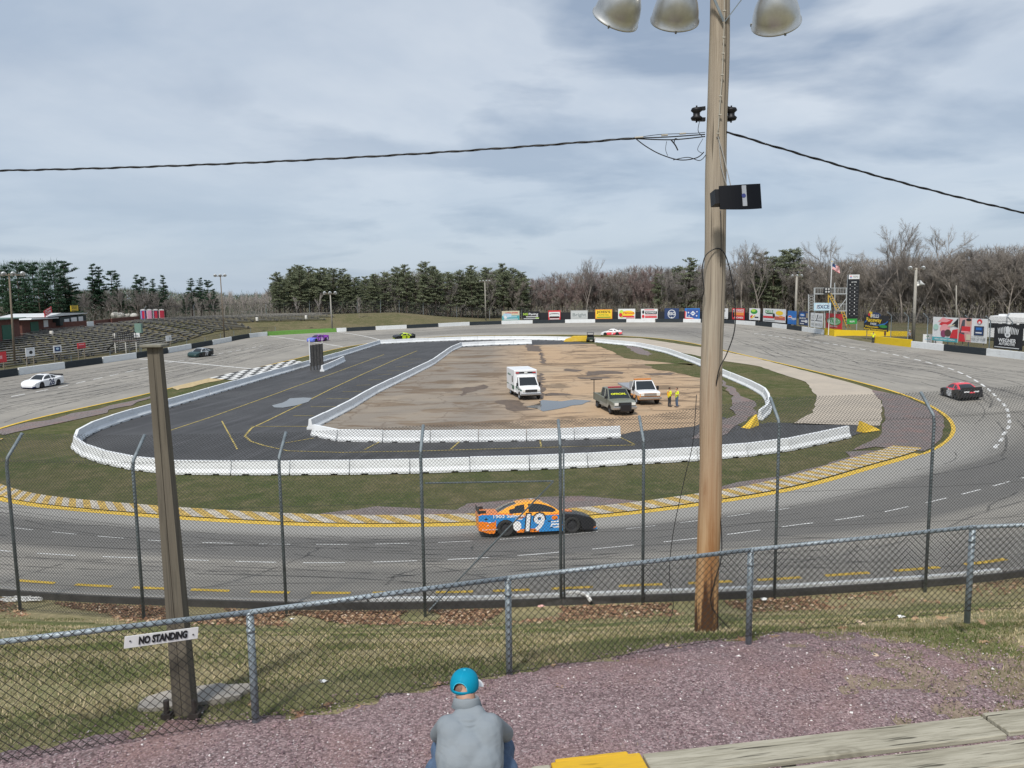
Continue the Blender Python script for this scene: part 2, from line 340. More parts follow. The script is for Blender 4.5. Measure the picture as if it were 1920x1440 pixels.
def make_ground():
    M = 620; mb = MB(); rows = []
    for i in range(M):
        s = NS*i/M; a = stn(s); n = onrm(s); pr = prof(s); r = []
        for k in (0, .25, .5, .75, .93, 1): r.append((a[0]*k, 95+(a[1]-95)*k, -.03 if k < 1 else -.02))
        for v in (.33, .66, 1): r.append((a[0]+(a[2]-a[0])*v, a[1]+(a[3]-a[1])*v, a[4]*v-.05))
        rd = Vector((a[2], a[3]-95)).normalized()
        for d, z in zip(DL, pr):
            if d > 28: w = min(1, (d-28)/60); n = (n*(1-w)+rd*w).normalized()
            r.append((a[2]+n.x*d, a[3]+n.y*d, z+(random.uniform(-.03, .03) if 2 < d < 30 and 6 < s < 25 else 0)))
        rows.append(r)
    K = len(rows[0]); vs = [p for r in rows for p in r]; fs = []
    for i in range(M):
        j = (i+1) % M
        for k in range(K-1): fs.append((i*K+k, i*K+k+1, j*K+k+1, j*K+k))
    mb.add(vs, fs); mb.m = []
    for i in range(M):
        s = NS*i/M
        for k in range(K-1): mb.m.append(0 if k < 8 else (1 if (s > 25.3 or s < 6) and k < 24 else 2))
    return tag(mb.build('ground', [grass_mat(), grass_mat('dry_grass_ground', (.155, .165, .07), (.30, .26, .145), (.37, .305, .19), (.10, .098, .042), (.50, .43, .28), (.36, .56)), grass_mat('bank_grass_ground', (.10, .10, .045), (.155, .13, .075), (.21, .165, .10), (.07, .072, .035))], smooth=True), kind='structure')
make_ground()

def make_track():
    M = 700; VV = [i/14 for i in range(15)]; vs = []; fs = []; uvs = []; gr = []; u = 0; last = None
    for i in range(M+1):
        s = NS*i/M; mid = Vector(TP(s, .5)[:2]); u += (mid-last).length if last else 0; last = mid
        q = (s-5) % NS; near = 1-min(1, max(0, min(q, NS-5.6-5+5-q if q < 25 else 0)/1.5)) if False else None
        g = 1.0 if (s > 25 or s < 3.8) else max(0, 1-(s-3.8)/2.0) if s < 8 else (.55 if 13 < s < 18.6 else 0.0 if s < 24 else s-24)
        if 12 < s <= 13: g = .55*(s-12)
        if 18.6 <= s < 19.6: g = .55*(19.6-s)
        for v in VV: vs.append(TP(s, v, 0)); uvs.append((u, v)); gr.append(g)
    K = len(VV)
    for i in range(M):
        for k in range(K-1): fs.append((i*K+k, i*K+k+1, i*K+K+k+1, i*K+K+k))
    mb = MB(); mb.add(vs, fs); o = mb.build('race_track', asphalt_mat(), smooth=True); me = o.data
    l = me.uv_layers.new(name='UVMap'); idx = np.zeros(len(me.loops), int); me.loops.foreach_get('vertex_index', idx)
    l.data.foreach_set('uv', np.array(uvs)[idx].ravel()); a = me.attributes.new('groove', 'FLOAT', 'POINT'); a.data.foreach_set('value', gr)
    return tag(o, kind='structure')
track = make_track()

white_paint = mat('white_paint', (.68, .68, .66), .8, var=.35, scale=3); yellow_paint = mat('yellow_paint', (.70, .46, .055), .8, var=.3, scale=3)
pale_yellow = mat('faded_yellow_paint', (.42, .33, .10), .85, var=.5, scale=2)
rubber_mark = mat('rubber_mark', (.085, .083, .082), .8, var=.2)
def ribbon(mb, s0, s1, v, w, dz=.008, n=None, m=0, vfun=None):
    n = n or max(2, int(abs(s1-s0)*9)); vs = []
    for i in range(n+1):
        s = s0+(s1-s0)*i/n; a = stn(s); wd = math.hypot(a[2]-a[0], a[3]-a[1]); vv = vfun(i/n) if vfun else v
        for e in (-1, 1): vs.append(TP(s, vv+e*w/2/wd, dz))
    mb.add(vs, [(2*i, 2*i+1, 2*i+3, 2*i+2) for i in range(n)], m)
def arc_ds(s, m):   # station step for m metres along mid track
    a = Vector(TP(s, .5)[:2]); b = Vector(TP(s+.05, .5)[:2]); return m/((b-a).length/.05)
CRACKS = [[(29.33, .33), (29.25, .42), (29.2, .55), (29.05, .78), (28.8, 1)], [(29.6, .59), (29.4, .57), (29.1, .5)], [(30.35, .83), (30.0, .66), (29.8, .75), (29.75, .9)], [(1.05, .55), (1.5, .68), (1.3, .78), (.8, .85)], [(2.9, .55), (2.1, .68), (1.2, .8)], [(28.2, .75), (28.1, 1.0)], [(30.2, .36), (30.2, .48)], [(.9, .7), (1.2, .84), (1.5, .9)],]
def make_markings():
    # solid yellow inner line
    mb = MB(); ribbon(mb, 3.75, 18.6, .004, .28, n=150); ribbon(mb, 18.9, 24.6, .004, .3, n=70); ribbon(mb, 24.6, 34.75, -.012, .55, n=130)
    mb.build('yellow_edge_line', yellow_paint, track)
    # kerb of cream and yellow slanted blocks along the near turn
    kb = MB(); s = 24.6; i = 0
    while s < 34.9:
        ds = arc_ds(s, .62); k = 0 if i % 2 else 1; n = 2
        sl = .9*arc_ds(s, 1)
        p = [TP(s+sl, -.035, 0), TP(s+ds+sl, -.035, 0), TP(s+ds-sl*.2, -.135, 0), TP(s-sl*.2, -.135, 0)]
        kb.add([(x, y, .036) for x, y, z in p], [(0, 1, 2, 3)], k); s += ds; i += 1
    kb.build('striped_kerb', [mat('cream_paint', (.50, .45, .37), .85, var=.4, scale=2), mat('worn_yellow_paint', (.52, .35, .09), .85, var=.5, scale=3)], track)
    # white dashes
    mb = MB()
    def dashes(s0, s1, vf, w, on, off):
        s = s0
        while s < s1:
            t = (s-s0)/(s1-s0); d = arc_ds(s, on); ribbon(mb, s, s+d, 0, w, n=3, vfun=lambda q: vf((s+d*q-s0)/(s1-s0))); s += arc_ds(s, on+off)
    ip = lambda xs, ys: (lambda t: float(np.interp(t, xs, ys)))
    S = [(3.0, .44), (4.2, .19), (4.74, .18), (5.5, .22), (6.36, .30), (7.22, .43), (8.04, .56), (8.64, .64), (9.2, .71), (9.74, .74), (10.3, .76), (11, .70), (12, .66)]
    ss = [a for a, b in S]; vv = [b for a, b in S]
    dashes(4.15, 12, lambda t: float(np.interp(4.15+t*7.85, ss, vv)), .22, 1.9, 1.3)
    A = [(26.5, .70), (27.9, .685), (28.5, .64), (29.3, .62), (30.6, .56), (31.2, .52), (32.3, .455), (33.2, .45), (34, .47), (36, .5)]
    dashes(26.5, 36, lambda t: float(np.interp(26.5+9.5*t, [a for a, b in A], [b for a, b in A])), .12, 1.55, 1.1)
    B = [(26.5, .39), (27.6, .39), (28.5, .40), (29.2, .35), (30, .32), (31, .27), (32.2, .235)]
    dashes(26.5, 32.4, lambda t: float(np.interp(26.5+5.9*t, [a for a, b in B], [b for a, b in B])), .1, 1.3, 1.1)
    dashes(20.6, 24.2, lambda t: float(np.interp(t, [0, .4, .7, 1], [.6, .66, .5, .45])), .22, 1.9, 1.6)
    def cross(s0, v0, s1, v1, w):
        p, q = Vector(TP(s0, v0)), Vector(TP(s1, v1)); n = (q-p).cross(Vector((0, 0, 1))).normalized()*w/2; k = 8; vs = []
        for i in range(k+1):
            t = i/k; a = Vector(TP(s0+(s1-s0)*t, v0+(v1-v0)*t, .012)); vs += [a-n, a+n]
        mb.add(vs, [(2*i, 2*i+1, 2*i+3, 2*i+2) for i in range(k)])
    cross(22.1, .97, 21.64, 0, .45); cross(19.92, 1, 19.80, .03, .35); cross(19.15, 1, 18.72, .03, .35)
    mb.build('white_lane_marks', white_paint, track)
    mb = MB(); s = 26.2
    while s < 35.2: d = arc_ds(s, 1.75)*.75; ribbon(mb, s, s+d, .945, .27, n=3); s += d+arc_ds(s, 1.0)*.75
    ribbon(mb, 34, 35.5, .955, .3)
    mb.build('yellow_outer_dashes', yellow_paint, track)
    # rubber left by tyres: thin wandering ribbons
    mb = MB(); rnd = random.Random(3)
    for i in range(300):
        s0 = rnd.choice([rnd.uniform(5, 13), rnd.uniform(5, 18), rnd.uniform(19, 24.5), rnd.uniform(20, 24), rnd.uniform(25, 35)]); L = rnd.uniform(.5, 2.4)
        v0 = rnd.uniform(.08, .9); dv = rnd.uniform(-.16, .16)*L; cv = rnd.uniform(-.05, .05); w = rnd.uniform(.08, .24)
        if not .03 < v0+dv < .97: dv = -dv
        f = lambda t: min(.97, max(.03, v0+dv*t+cv*math.sin(t*3.1)))
        for k in ((0, .075) if rnd.random() < .3 else (0,)): ribbon(mb, s0, s0+L, 0, w*(.7 if s0 > 25 else 1), dz=.004, n=24, vfun=lambda t: f(t)+k)
    for L in CRACKS:
        pts = []
        for (s0, v0), (s1, v1) in zip(L, L[1:]):
            for k in range(7): t = k/7; pts.append((s0+(s1-s0)*t+rnd.uniform(-.012, .012), v0+(v1-v0)*t+rnd.uniform(-.01, .01)))
        P3 = [Vector(TP(a, b, .006)) for a, b in pts]; vs = []
        for i, p in enumerate(P3): t = (P3[min(i+1, len(P3)-1)]-P3[max(0, i-1)]).normalized(); n = t.cross(Vector((0, 0, 1)))*.05; vs += [p-n, p+n]
        mb.add(vs, [(2*i, 2*i+1, 2*i+3, 2*i+2) for i in range(len(P3)-1)])
    for v in (.735, .86): ribbon(mb, 25.5, 36.5, v, .05, dz=.005, n=120)
    m, nt, b, tc = nodes_mat('tyre_rubber_streak', .8, .3); n = noise(nt, tc.outputs['Object'], 1.3, 6, .7)
    b.inputs['Base Color'].default_value = (.07, .07, .07, 1); nt.links.new(ramp(nt, n, [(.36, 0), (.66, .6)]), b.inputs['Alpha'])
    tag(mb.build('tyre_marks', m, track), kind='stuff')
make_markings()

# ---------------------------------------------------------------- flat surfaces inside the oval
def jag(poly, step=1.2, amp=.25, seed=1):
    r = random.Random(seed); out = []
    for a, b in zip(poly, poly[1:]+poly[:1]):
        L = math.hypot(b[0]-a[0], b[1]-a[1]); n = max(1, int(L/step))
        for i in range(n):
            t = i/n; out.append((a[0]+(b[0]-a[0])*t+r.uniform(-amp, amp), a[1]+(b[1]-a[1])*t+r.uniform(-amp, amp)))
    return out
def pxp(L, z=0): return [tuple(P(x, y, z)[:2]) for x, y in L]
def patch(name, px, z, m, step=1.5, amp=.25, seed=1, kind='structure', world=False):
    poly = px if world else pxp(px)
    if amp: poly = jag(poly, step, amp, seed)
    mb = MB(); mb.sheet(poly, z); o = mb.build(name, m); bm = bmesh.new(); bm.from_mesh(o.data); bmesh.ops.recalc_face_normals(bm, faces=bm.faces)
    for f in bm.faces:
        if f.normal.z < 0: f.normal_flip()
    bmesh.ops.triangulate(bm, faces=bm.faces); bm.to_mesh(o.data); bm.free(); return tag(o, kind=kind)
OUTER = [(1590,820),(1460,848),(1340,861),(1240,866),(1130,873),(1020,879),(900,882),(785,886),(675,888),(560,889),(440,889),(330,888),(270,883),(210,872),(165,858),(142,842),(146,826),(182,806),(250,784),(320,763),(400,739),(500,709),(570,689),(640,668),(712,645),(790,641),(870,638),(940,637),(1000,637),(1075,639)]
OUTER2 = [(1117,642),(1195,650),(1250,662),(1305,682),(1350,703),(1400,724),(1432,741),(1443,757),(1440,774),(1424,788)]
INNER = [(1163,820),(1060,824),(985,826),(920,827),(845,828),(770,829),(690,828),(625,826),(588,816),(582,806),(599,797),(652,770),(700,740),(757,712),(810,685),(845,659),(865,650),(920,647),(997,645)]
grav = gravel_mat(); pitm = pit_mat(); lotm = lot_mat()
tan = nodes = None
def tan_mat():
    m, nt, b, tc = nodes_mat('worn_tan_asphalt', .9, .2); o = tc.outputs['Object']
    a = noise(nt, o, .3, 6, .65); f = noise(nt, o, 12, 4, .7)
    c = mixc(nt, ramp(nt, a, [(.35, 0), (.65, 1)]), (.47, .41, .335), (.39, .345, .29)); c = mixc(nt, ramp(nt, f, [(.35, .35), (.6, 0)]), c, (.32, .27, .21))
    nt.links.new(c, b.inputs['Base Color']); return m
tanm = tan_mat()
far_gravel = gravel_mat('far_purple_gravel', (.285, .245, .235), (.195, .165, .16), (.42, .39, .38), 16)
inner_grass = MATS['grass_ground']
patch('pit_road', OUTER+[(1110,645),(1000,650),(900,700),(1340,780),(1430,795),(1440,792),(1600,797),(1650,800)], .012, pitm, amp=0)
patch('infield_lot', [(1163,818),(1060,822),(985,824),(845,826),(690,826),(625,824),(590,814),(586,806),(601,799),(652,771),(700,741),(757,713),(810,686),(845,661),(865,652),(920,649),(997,647),(1117,645),(1195,655),(1250,668),(1305,688),(1347,708),(1352,750),(1330,785),(1300,800),(1230,806),(1180,810)], .024, lotm, amp=.15)
patch('grass_patch', [(1112,645),(1190,652),(1245,664),(1300,684),(1300,686),(1230,678),(1170,672),(1140,656)], .036, inner_grass, amp=.3)
patch('grass_patch', [(1210,683),(1300,682),(1350,704),(1400,724),(1432,742),(1440,760),(1425,785),(1395,800),(1365,790),(1385,772),(1375,742),(1340,716),(1290,703),(1235,694)], .036, inner_grass, amp=.4, seed=4)
patch('gravel_strip', [(1352,712),(1385,738),(1410,752),(1422,772),(1400,790),(1385,800),(1340,822),(1300,822),(1335,800),(1372,778),(1378,752)], .044, far_gravel, amp=.3, seed=5)
patch('gravel_strip', [(1172,648),(1200,652),(1222,664),(1215,668),(1190,662)], .044, far_gravel, amp=.3, seed=6)
patch('apron', [(1200,634),(1340,655),(1420,672),(1500,693),(1600,719),(1640,732),(1655,760),(1652,798),(1485,796),(1524,774),(1533,745),(1510,716),(1420,686),(1350,676),(1250,655),(1180,643),(1010,633),(1010,630)], .012, tanm, amp=.12)
patch('gravel_strip', [(1636,731),(1700,744),(1757,771),(1774,800),(1757,832),(1735,846),(1690,843),(1640,838),(1600,845),(1655,812),(1657,796),(1658,760)], .02, far_gravel, amp=.15, seed=7)
patch('gravel_strip', [(1690,842),(1600,876),(1500,905),(1400,922),(1330,930),(1400,905),(1480,893),(1540,872),(1600,850)], .02, far_gravel, amp=.5, seed=8)
patch('gravel_strip', [(0,806),(170,769),(310,738),(300,743),(180,778),(90,800),(0,818)], .02, far_gravel, amp=.5, seed=9)
patch('gravel_strip', [(1120,957),(890,967),(700,973),(560,971),(600,962),(720,953),(800,962),(900,940),(1000,930),(1100,935),(1250,940)], .02, far_gravel, amp=.6, seed=10)
patch('dirt_patch', [(395,705),(310,728),(330,732),(420,712)], .02, mat('bare_sand', (.48, .37, .2), .95, var=.3, scale=2), amp=.5, seed=11)
# chequered start/finish panel
def checker():
    q = [P(545,674,0), P(393,707,0), P(480,712,0), P(585,684,0)]   # corners: track side far/near, pit side near/far
    q = [P(550,675,0), P(388,709,0), P(455,714,0), P(590,683,0)]
    wb = MB(); n, k = 13, 7; L = lambda a, b, t: a.lerp(b, t)
    for i in range(n):
        for j in range(k):
            c = [L(L(q[1], q[0], a/n), L(q[2], q[3], a/n), b/k) for a, b in ((i, j), (i+1, j), (i+1, j+1), (i, j+1))]
            wb.add([(p.x, p.y, .022) for p in c], [(0, 1, 2, 3)], (i+j) % 2)
    tag(wb.build('painted_panel', [white_paint, mat('black_paint', (.035, .035, .035), .8, var=.3)]), kind='structure')
checker()
def line(mb, px, w, z=.03, dash=None):
    pts = [P(x, y, 0) for x, y in px]; vs = []
    for i, p in enumerate(pts):
        t = (pts[min(i+1, len(pts)-1)]-pts[max(0, i-1)]).normalized(); n = Vector((-t.y, t.x, 0))*w/2; vs += [(p.x-n.x, p.y-n.y, z), (p.x+n.x, p.y+n.y, z)]
    mb.add(vs, [(2*i, 2*i+1, 2*i+3, 2*i+2) for i in range(len(pts)-1)])
def pit_lines():
    mb = MB()
    line(mb, [(312,810),(400,781),(500,745),(560,723),(620,702),(680,680),(720,665)], .14)
    line(mb, [(495,836),(470,828),(459,818),(472,803),(500,790),(555,763),(620,730),(680,702),(740,675),(782,658)], .16)
    line(mb, [(495,836),(540,846),(640,849),(800,846),(1000,840),(1190,835)], .13)
    for a, b in (((470,800),(578,800)), ((550,780),(588,780)), ((582,763),(630,763)), ((612,748),(655,748)), ((642,735),(678,734)), ((668,723),(695,722)), ((690,713),(715,712)), ((708,703),(735,702)), ((725,696),(750,695)), ((742,688),(765,687)), ((756,681),(775,680)), ((770,674),(790,673)), ((530,832),(588,822)), ((683,844),(712,829)), ((845,843),(861,829)), ((1015,838),(1012,825)), ((1190,834),(1160,819)), ((416,790),(445,843))):
        line(mb, [a, b], .11)
    tag(mb.build('pit_road_lines', pale_yellow), kind='structure')
pit_lines()
water = bpy.data.materials.new('standing_water'); water.use_nodes = True; _b = water.node_tree.nodes['Principled BSDF']
_b.inputs['Base Color'].default_value = (.10, .095, .085, 1); _b.inputs['Roughness'].default_value = .04; _b.inputs['Specular IOR Level'].default_value = .9
patch('puddle', [(511,761),(530,756),(545,748),(570,746),(583,747),(578,754),(556,761),(530,765),(513,765)], .05, water, 1, .12, 3)
patch('puddle', [(984,764),(1013,757),(1014,751),(1050,753),(1075,750),(1112,752),(1090,759),(1070,761),(1050,768),(1020,772),(1005,768)], .05, water, 1, .15, 5)
damp = mat('damp_dirt', (.13, .09, .06), .6, var=.4, scale=1.5)
for i, L in enumerate([[(925,752),(960,750),(985,757),(985,763),(1002,769),(960,772),(950,760)], [(1010,700),(1018,700),(1020,745),(1012,748),(1000,735)], [(1018,738),(1060,737),(1070,741),(1020,744)], [(1098,697),(1130,695),(1170,697),(1168,701),(1130,702),(1100,705)], [(1060,692),(1100,694),(1080,698),(1055,696)], [(1085,708),(1140,707),(1150,710),(1090,711)], [(860,730),(905,722),(912,726),(870,742)], [(985,645),(1012,650),(1014,660),(990,658)], [(1210,700),(1270,699),(1262,704),(1220,704)], [(1025,682),(1014,682),(1012,660),(1016,660)]]):
    patch('damp_patch', L, .032, damp, .8, .35, 20+i)

# ---------------------------------------------------------------- near terrace: gravel, stones, grass blades, leaves
def inpoly(x, y, poly):
    c = False; j = len(poly)-1
    for i in range(len(poly)):
        if (poly[i][1] > y) != (poly[j][1] > y) and x < (poly[j][0]-poly[i][0])*(y-poly[i][1])/(poly[j][1]-poly[i][1])+poly[i][0]: c = not c
        j = i
    return c
GX0, GX1, GY0, GY1, GS = -14, 14.5, 1, 21.5, .25
_gx = np.arange(GX0, GX1, GS); _gy = np.arange(GY0, GY1, GS)
_gt = np.array([[gz(x, y) for x in _gx] for y in _gy])
def tz(x, y):
    fx = min(max((x-GX0)/GS, 0), len(_gx)-1.001); fy = min(max((y-GY0)/GS, 0), len(_gy)-1.001); i, j = int(fy), int(fx); a, b = fy-i, fx-j
    return (_gt[i, j]*(1-a)*(1-b)+_gt[i+1, j]*a*(1-b)+_gt[i, j+1]*(1-a)*b+_gt[i+1, j+1]*a*b)
def PT(px, py):
    z = 5.9
    for _ in range(20): p = P(px, py, z); z = .5*z+.5*tz(p.x, p.y)
    return P(px, py, z)
GRAVP = [tuple(PT(x, y)[:2]) for x, y in [(-150,1450),(0,1410),(120,1393),(240,1368),(330,1352),(480,1348),(600,1333),(740,1303),(850,1282),(1000,1262),(1100,1240),(1200,1218),(1300,1203),(1400,1207),(1460,1190),(1540,1193),(1600,1188),(1680,1200),(1760,1215),(1860,1225),(2000,1260),(2100,1400)]]+[(12, 5), (12, 2), (-8, 2), (-8, 5)]
def near_cover():
    from mathutils import noise as mn
    def cover(name, mask, mt, lift, x0, x1, y0, y1, st=.09):
        cells = {(i, j) for i in range(int((y1-y0)/st)) for j in range(int((x1-x0)/st)) if mask(x0+(j+.5)*st, y0+(i+.5)*st)}; vs = {}; V = []; Fc = []
        def vid(i, j):
            if (i, j) not in vs:
                x, y = x0+j*st, y0+i*st; inner = all(c in cells for c in ((i, j), (i-1, j), (i, j-1), (i-1, j-1)))
                vs[(i, j)] = len(V); V.append((x, y, tz(x, y)+(lift+.015*mn.noise((x*1.5, y*1.5, 0)) if inner else -.02)))
            return vs[(i, j)]
        for i, j in sorted(cells): Fc.append((vid(i, j), vid(i, j+1), vid(i+1, j+1), vid(i+1, j)))
        mb = MB(); mb.add(V, Fc); tag(mb.build(name, mt, smooth=True), kind='structure')
    def gm(x, y):
        nx = .35*mn.noise((x*1.3, y*1.3, 3))+.16*mn.noise((x*5, y*5, 1)); ny = .35*mn.noise((x*1.3, y*1.3, 8))+.16*mn.noise((x*5, y*5, 6))
        return inpoly(x+nx, y+ny, GRAVP) and not (x > 3.6 and mn.noise((x*2.2, y*2.2, 5))+.5*mn.noise((x*7, y*7, 2)) < (x-5.6)*.28-(0 if y > 7.2 else .25))
    cover('gravel', gm, grav, .04, GX0, 12, 2, 13)
    gg = grass_mat('green_grass_ground', (.10, .125, .04), (.18, .175, .08), (.30, .26, .15), (.06, .075, .025), (.40, .36, .22), (.42, .6))
    def em(x, y):
        w = .55+.6*mn.noise((x*.8, y*.8, 4))+.25*mn.noise((x*4, y*4, 9)); return (not inpoly(x, y+.1, GRAVP) and inpoly(x, y-max(w, .05)*1.5, GRAVP)) 
    cover('grass_strip', em, gg, .02, GX0, 12, 3, 13)
    wm_ = grass_mat('weedy_dirt_ground', (.22, .175, .125), (.30, .225, .19), (.19, .18, .085), (.13, .10, .07), (.42, .34, .27), (.40, .58))
    cover('weedy_dirt', lambda x, y: x > 3.2 and inpoly(x, y, GRAVP), wm_, .02, 3, 12, 3, 13)
    def um(x, y): return abs(y-(16.2+.04*x*x*.3)+1.6*mn.noise((x*.35, y*.35, 2))) < .7+.9*mn.noise((x*.9, y*.9, 7))
    cover('grass_strip', um, gg, .03, GX0, 12, 12.5, 18.5, .12)
    # loose stones
    rnd = np.random.default_rng(5); V = []; Fc = []; Mi = []
    oct_ = np.array([(1, 0, 0), (0, 1, 0), (-1, 0, 0), (0, -1, 0), (0, 0, 1), (0, 0, -1)], float); of = [(0, 1, 4), (1, 2, 4), (2, 3, 4), (3, 0, 4), (1, 0, 5), (2, 1, 5), (3, 2, 5), (0, 3, 5)]
    n = 0
    while n < 24000:
        x, y = rnd.uniform(-5.5, 9.5), rnd.uniform(4.3, 11.2)
        if abs(x) > y*.72+.6: continue
        gin = inpoly(x+rnd.normal(0, .12), y+rnd.normal(0, .12), GRAVP)
        if not gin and not (x > 4.5 and y < 10 and rnd.random() < .25): continue
        if x > 4.6 and rnd.random() < (x-4.6)*.2: continue
        r = rnd.uniform(.006, .015)*(1.7 if rnd.random() < .04 else 1); a = rnd.uniform(0, 6.28); q = oct_*np.array([r, r*rnd.uniform(.6, 1), r*.55])+rnd.normal(0, r*.18, (6, 3))
        c, s = math.cos(a), math.sin(a); q = np.stack([q[:, 0]*c-q[:, 1]*s+x, q[:, 0]*s+q[:, 1]*c+y, q[:, 2]+tz(x, y)+.042+r*.2], 1)
        k = len(V); V += [tuple(p) for p in q]; Fc += [tuple(i+k for i in f) for f in of]; mi = int(rnd.choice(4, p=[.50, .30, .175, .025])); Mi += [mi]*8; n += 1
    mb = MB(); mb.v = V; mb.f = Fc; mb.m = Mi
    tag(mb.build('loose_stones', [mat('stone_mauve', (.31, .21, .225), .9), mat('stone_plum', (.13, .085, .095), .9), mat('stone_pinkgrey', (.44, .35, .35), .9), mat('stone_pale', (.72, .69, .67), .85)]), kind='stuff')
    # grass blades: short tufts on the slope and the terrace edge
    V = []; Fc = []; Mi = []; n = 0
    while n < 95000:
        y = rnd.uniform(6.0, 19.3) if n % 3 else rnd.uniform(6, 11.5); x = rnd.uniform(-.72, .72)*(y+1)
        if inpoly(x, y, GRAVP) and rnd.random() > (.006 if x < 3.8 else min(.6, .03+(x-3.8)*.22)): continue
        k2 = mn.noise((x*.9, y*.9, 0)); edge = inpoly(x, y-.5, GRAVP) or (rnd.random() < .6 and inpoly(x, y-1.0, GRAVP))
        if k2 < -.1 and rnd.random() < .5 and not edge: continue
        h = rnd.uniform(.02, .055)*(1.5 if edge else 1); a = rnd.uniform(0, 6.28); w = rnd.uniform(.003, .006)*(1+y/14); z = tz(x, y); lx, ly = rnd.normal(0, h*.5, 2)
        k = len(V); V += [(x-w*math.cos(a), y-w*math.sin(a), z), (x+w*math.cos(a), y+w*math.sin(a), z), (x+lx, y+ly, z+h)]; Fc.append((k, k+1, k+2))
        g = k2+rnd.normal(0, .25)+(.35 if edge else 0); Mi.append(0 if g > .15 else 1 if g > -.12 else 2); n += 1
    mb = MB(); mb.v = V; mb.f = Fc; mb.m = Mi
    tag(mb.build('grass', [mat('blade_green', (.11, .14, .04), .8), mat('blade_olive', (.22, .20, .09), .8), mat('blade_straw', (.46, .385, .235), .85)]), kind='stuff')
near_cover()
LEAFM = [mat('leaf_tan', (.40, .265, .155), .8, var=.3), mat('leaf_brown', (.20, .115, .07), .8, var=.3), mat('leaf_rust', (.27, .145, .085), .8, var=.3), mat('leaf_pale', (.55, .43, .31), .8, var=.2)]
def oak_leaf(r=.07, rnd=random):
    n = 22; vs = []
    for i in range(n):
        t = 2*math.pi*i/n; q = .62+.38*abs(math.cos(2.5*t))**.7 if i % 2 == 0 else .34+.12*abs(math.cos(t)); vs.append((r*q*math.cos(t)*1.25, r*q*math.sin(t), .012*math.sin(3*t)+.015*abs(math.cos(t))))
    return vs+[(0, 0, .004)], [(i, (i+1) % n, n) for i in range(n)]
def leaves():
    from mathutils import noise as _mn
    mn_ = lambda a, b: _mn.noise((a, b, 0))+.25
    rnd = np.random.default_rng(9); mb = MB()
    # drift of leaves against the wall, seen behind the low fence
    for _ in range(17000):
        s = rnd.choice([rnd.uniform(27.7, 30.3), rnd.uniform(30.0, 31.9), rnd.uniform(28.4, 29.9), rnd.uniform(26.6, 33)]) % NS; d = abs(rnd.normal(0, .85))+.35
        if d > 3.0 or mn_(s*3.1, d*.6) < -.12+.18*d: continue
        p = outp(float(s), float(d)); a = rnd.uniform(0, 6.28); r = rnd.uniform(.035, .07); ti = rnd.uniform(-.9, .9)
        M = Matrix.Translation((p.x, p.y, p.z+rnd.uniform(.01, .07))) @ Matrix.Rotation(a, 4, 'Z') @ Matrix.Rotation(ti, 4, 'X')
        mb.add([(-r, 0, 0), (-.2*r, -.5*r, .01), (r, 0, 0), (0, .55*r, .015)], [(0, 1, 2, 3)], int(rnd.choice(4, p=[.3, .38, .24, .08])), M)
    tag(mb.build('fallen_leaves', LEAFM), 'drift of dry brown leaves lying against the back of the track wall', 'leaves', kind='stuff')
    spots = [(556,1342,0), (563,1346,2), (680,1332,0), (614,1327,1), (474,1325,0), (1030,1256,0), (1048,1292,0), (822,1287,0), (1267,1222,0), (1256,1218,3), (1453,1199,0), (1390,1204,2), (1404,1209,2), (1716,1163,0), (1766,1162,0), (1840,1148,0), (1845,1208,0), (1612,1171,3), (1812,1143,1), (1650,1237,3), (1842,1172,0), (1505,1171,1), (1579,1182,2)]
    for i, (x, y, k) in enumerate(spots):
        p = PT(x, y); vs, fs = oak_leaf(.075+.02*((i*7) % 3)/2); m2 = MB(); m2.add(vs, fs)
        o = m2.build('oak_leaf', LEAFM[k], loc=(p.x, p.y, p.z+.03)); o.rotation_euler = (.25*math.sin(i), .2*math.cos(i*2), i*1.3)
        where = 'left part of the purple gravel' if x < 900 else 'gravel between the seated man and the tall pole' if x < 1320 else 'ground right of the tall pole'
        kk = ['tan', 'brown', 'rust coloured', 'pale'][k]
        tag(o, f'{kk} fallen oak leaf lying on the {where}', 'leaf', 'scattered oak leaves')
leaves()
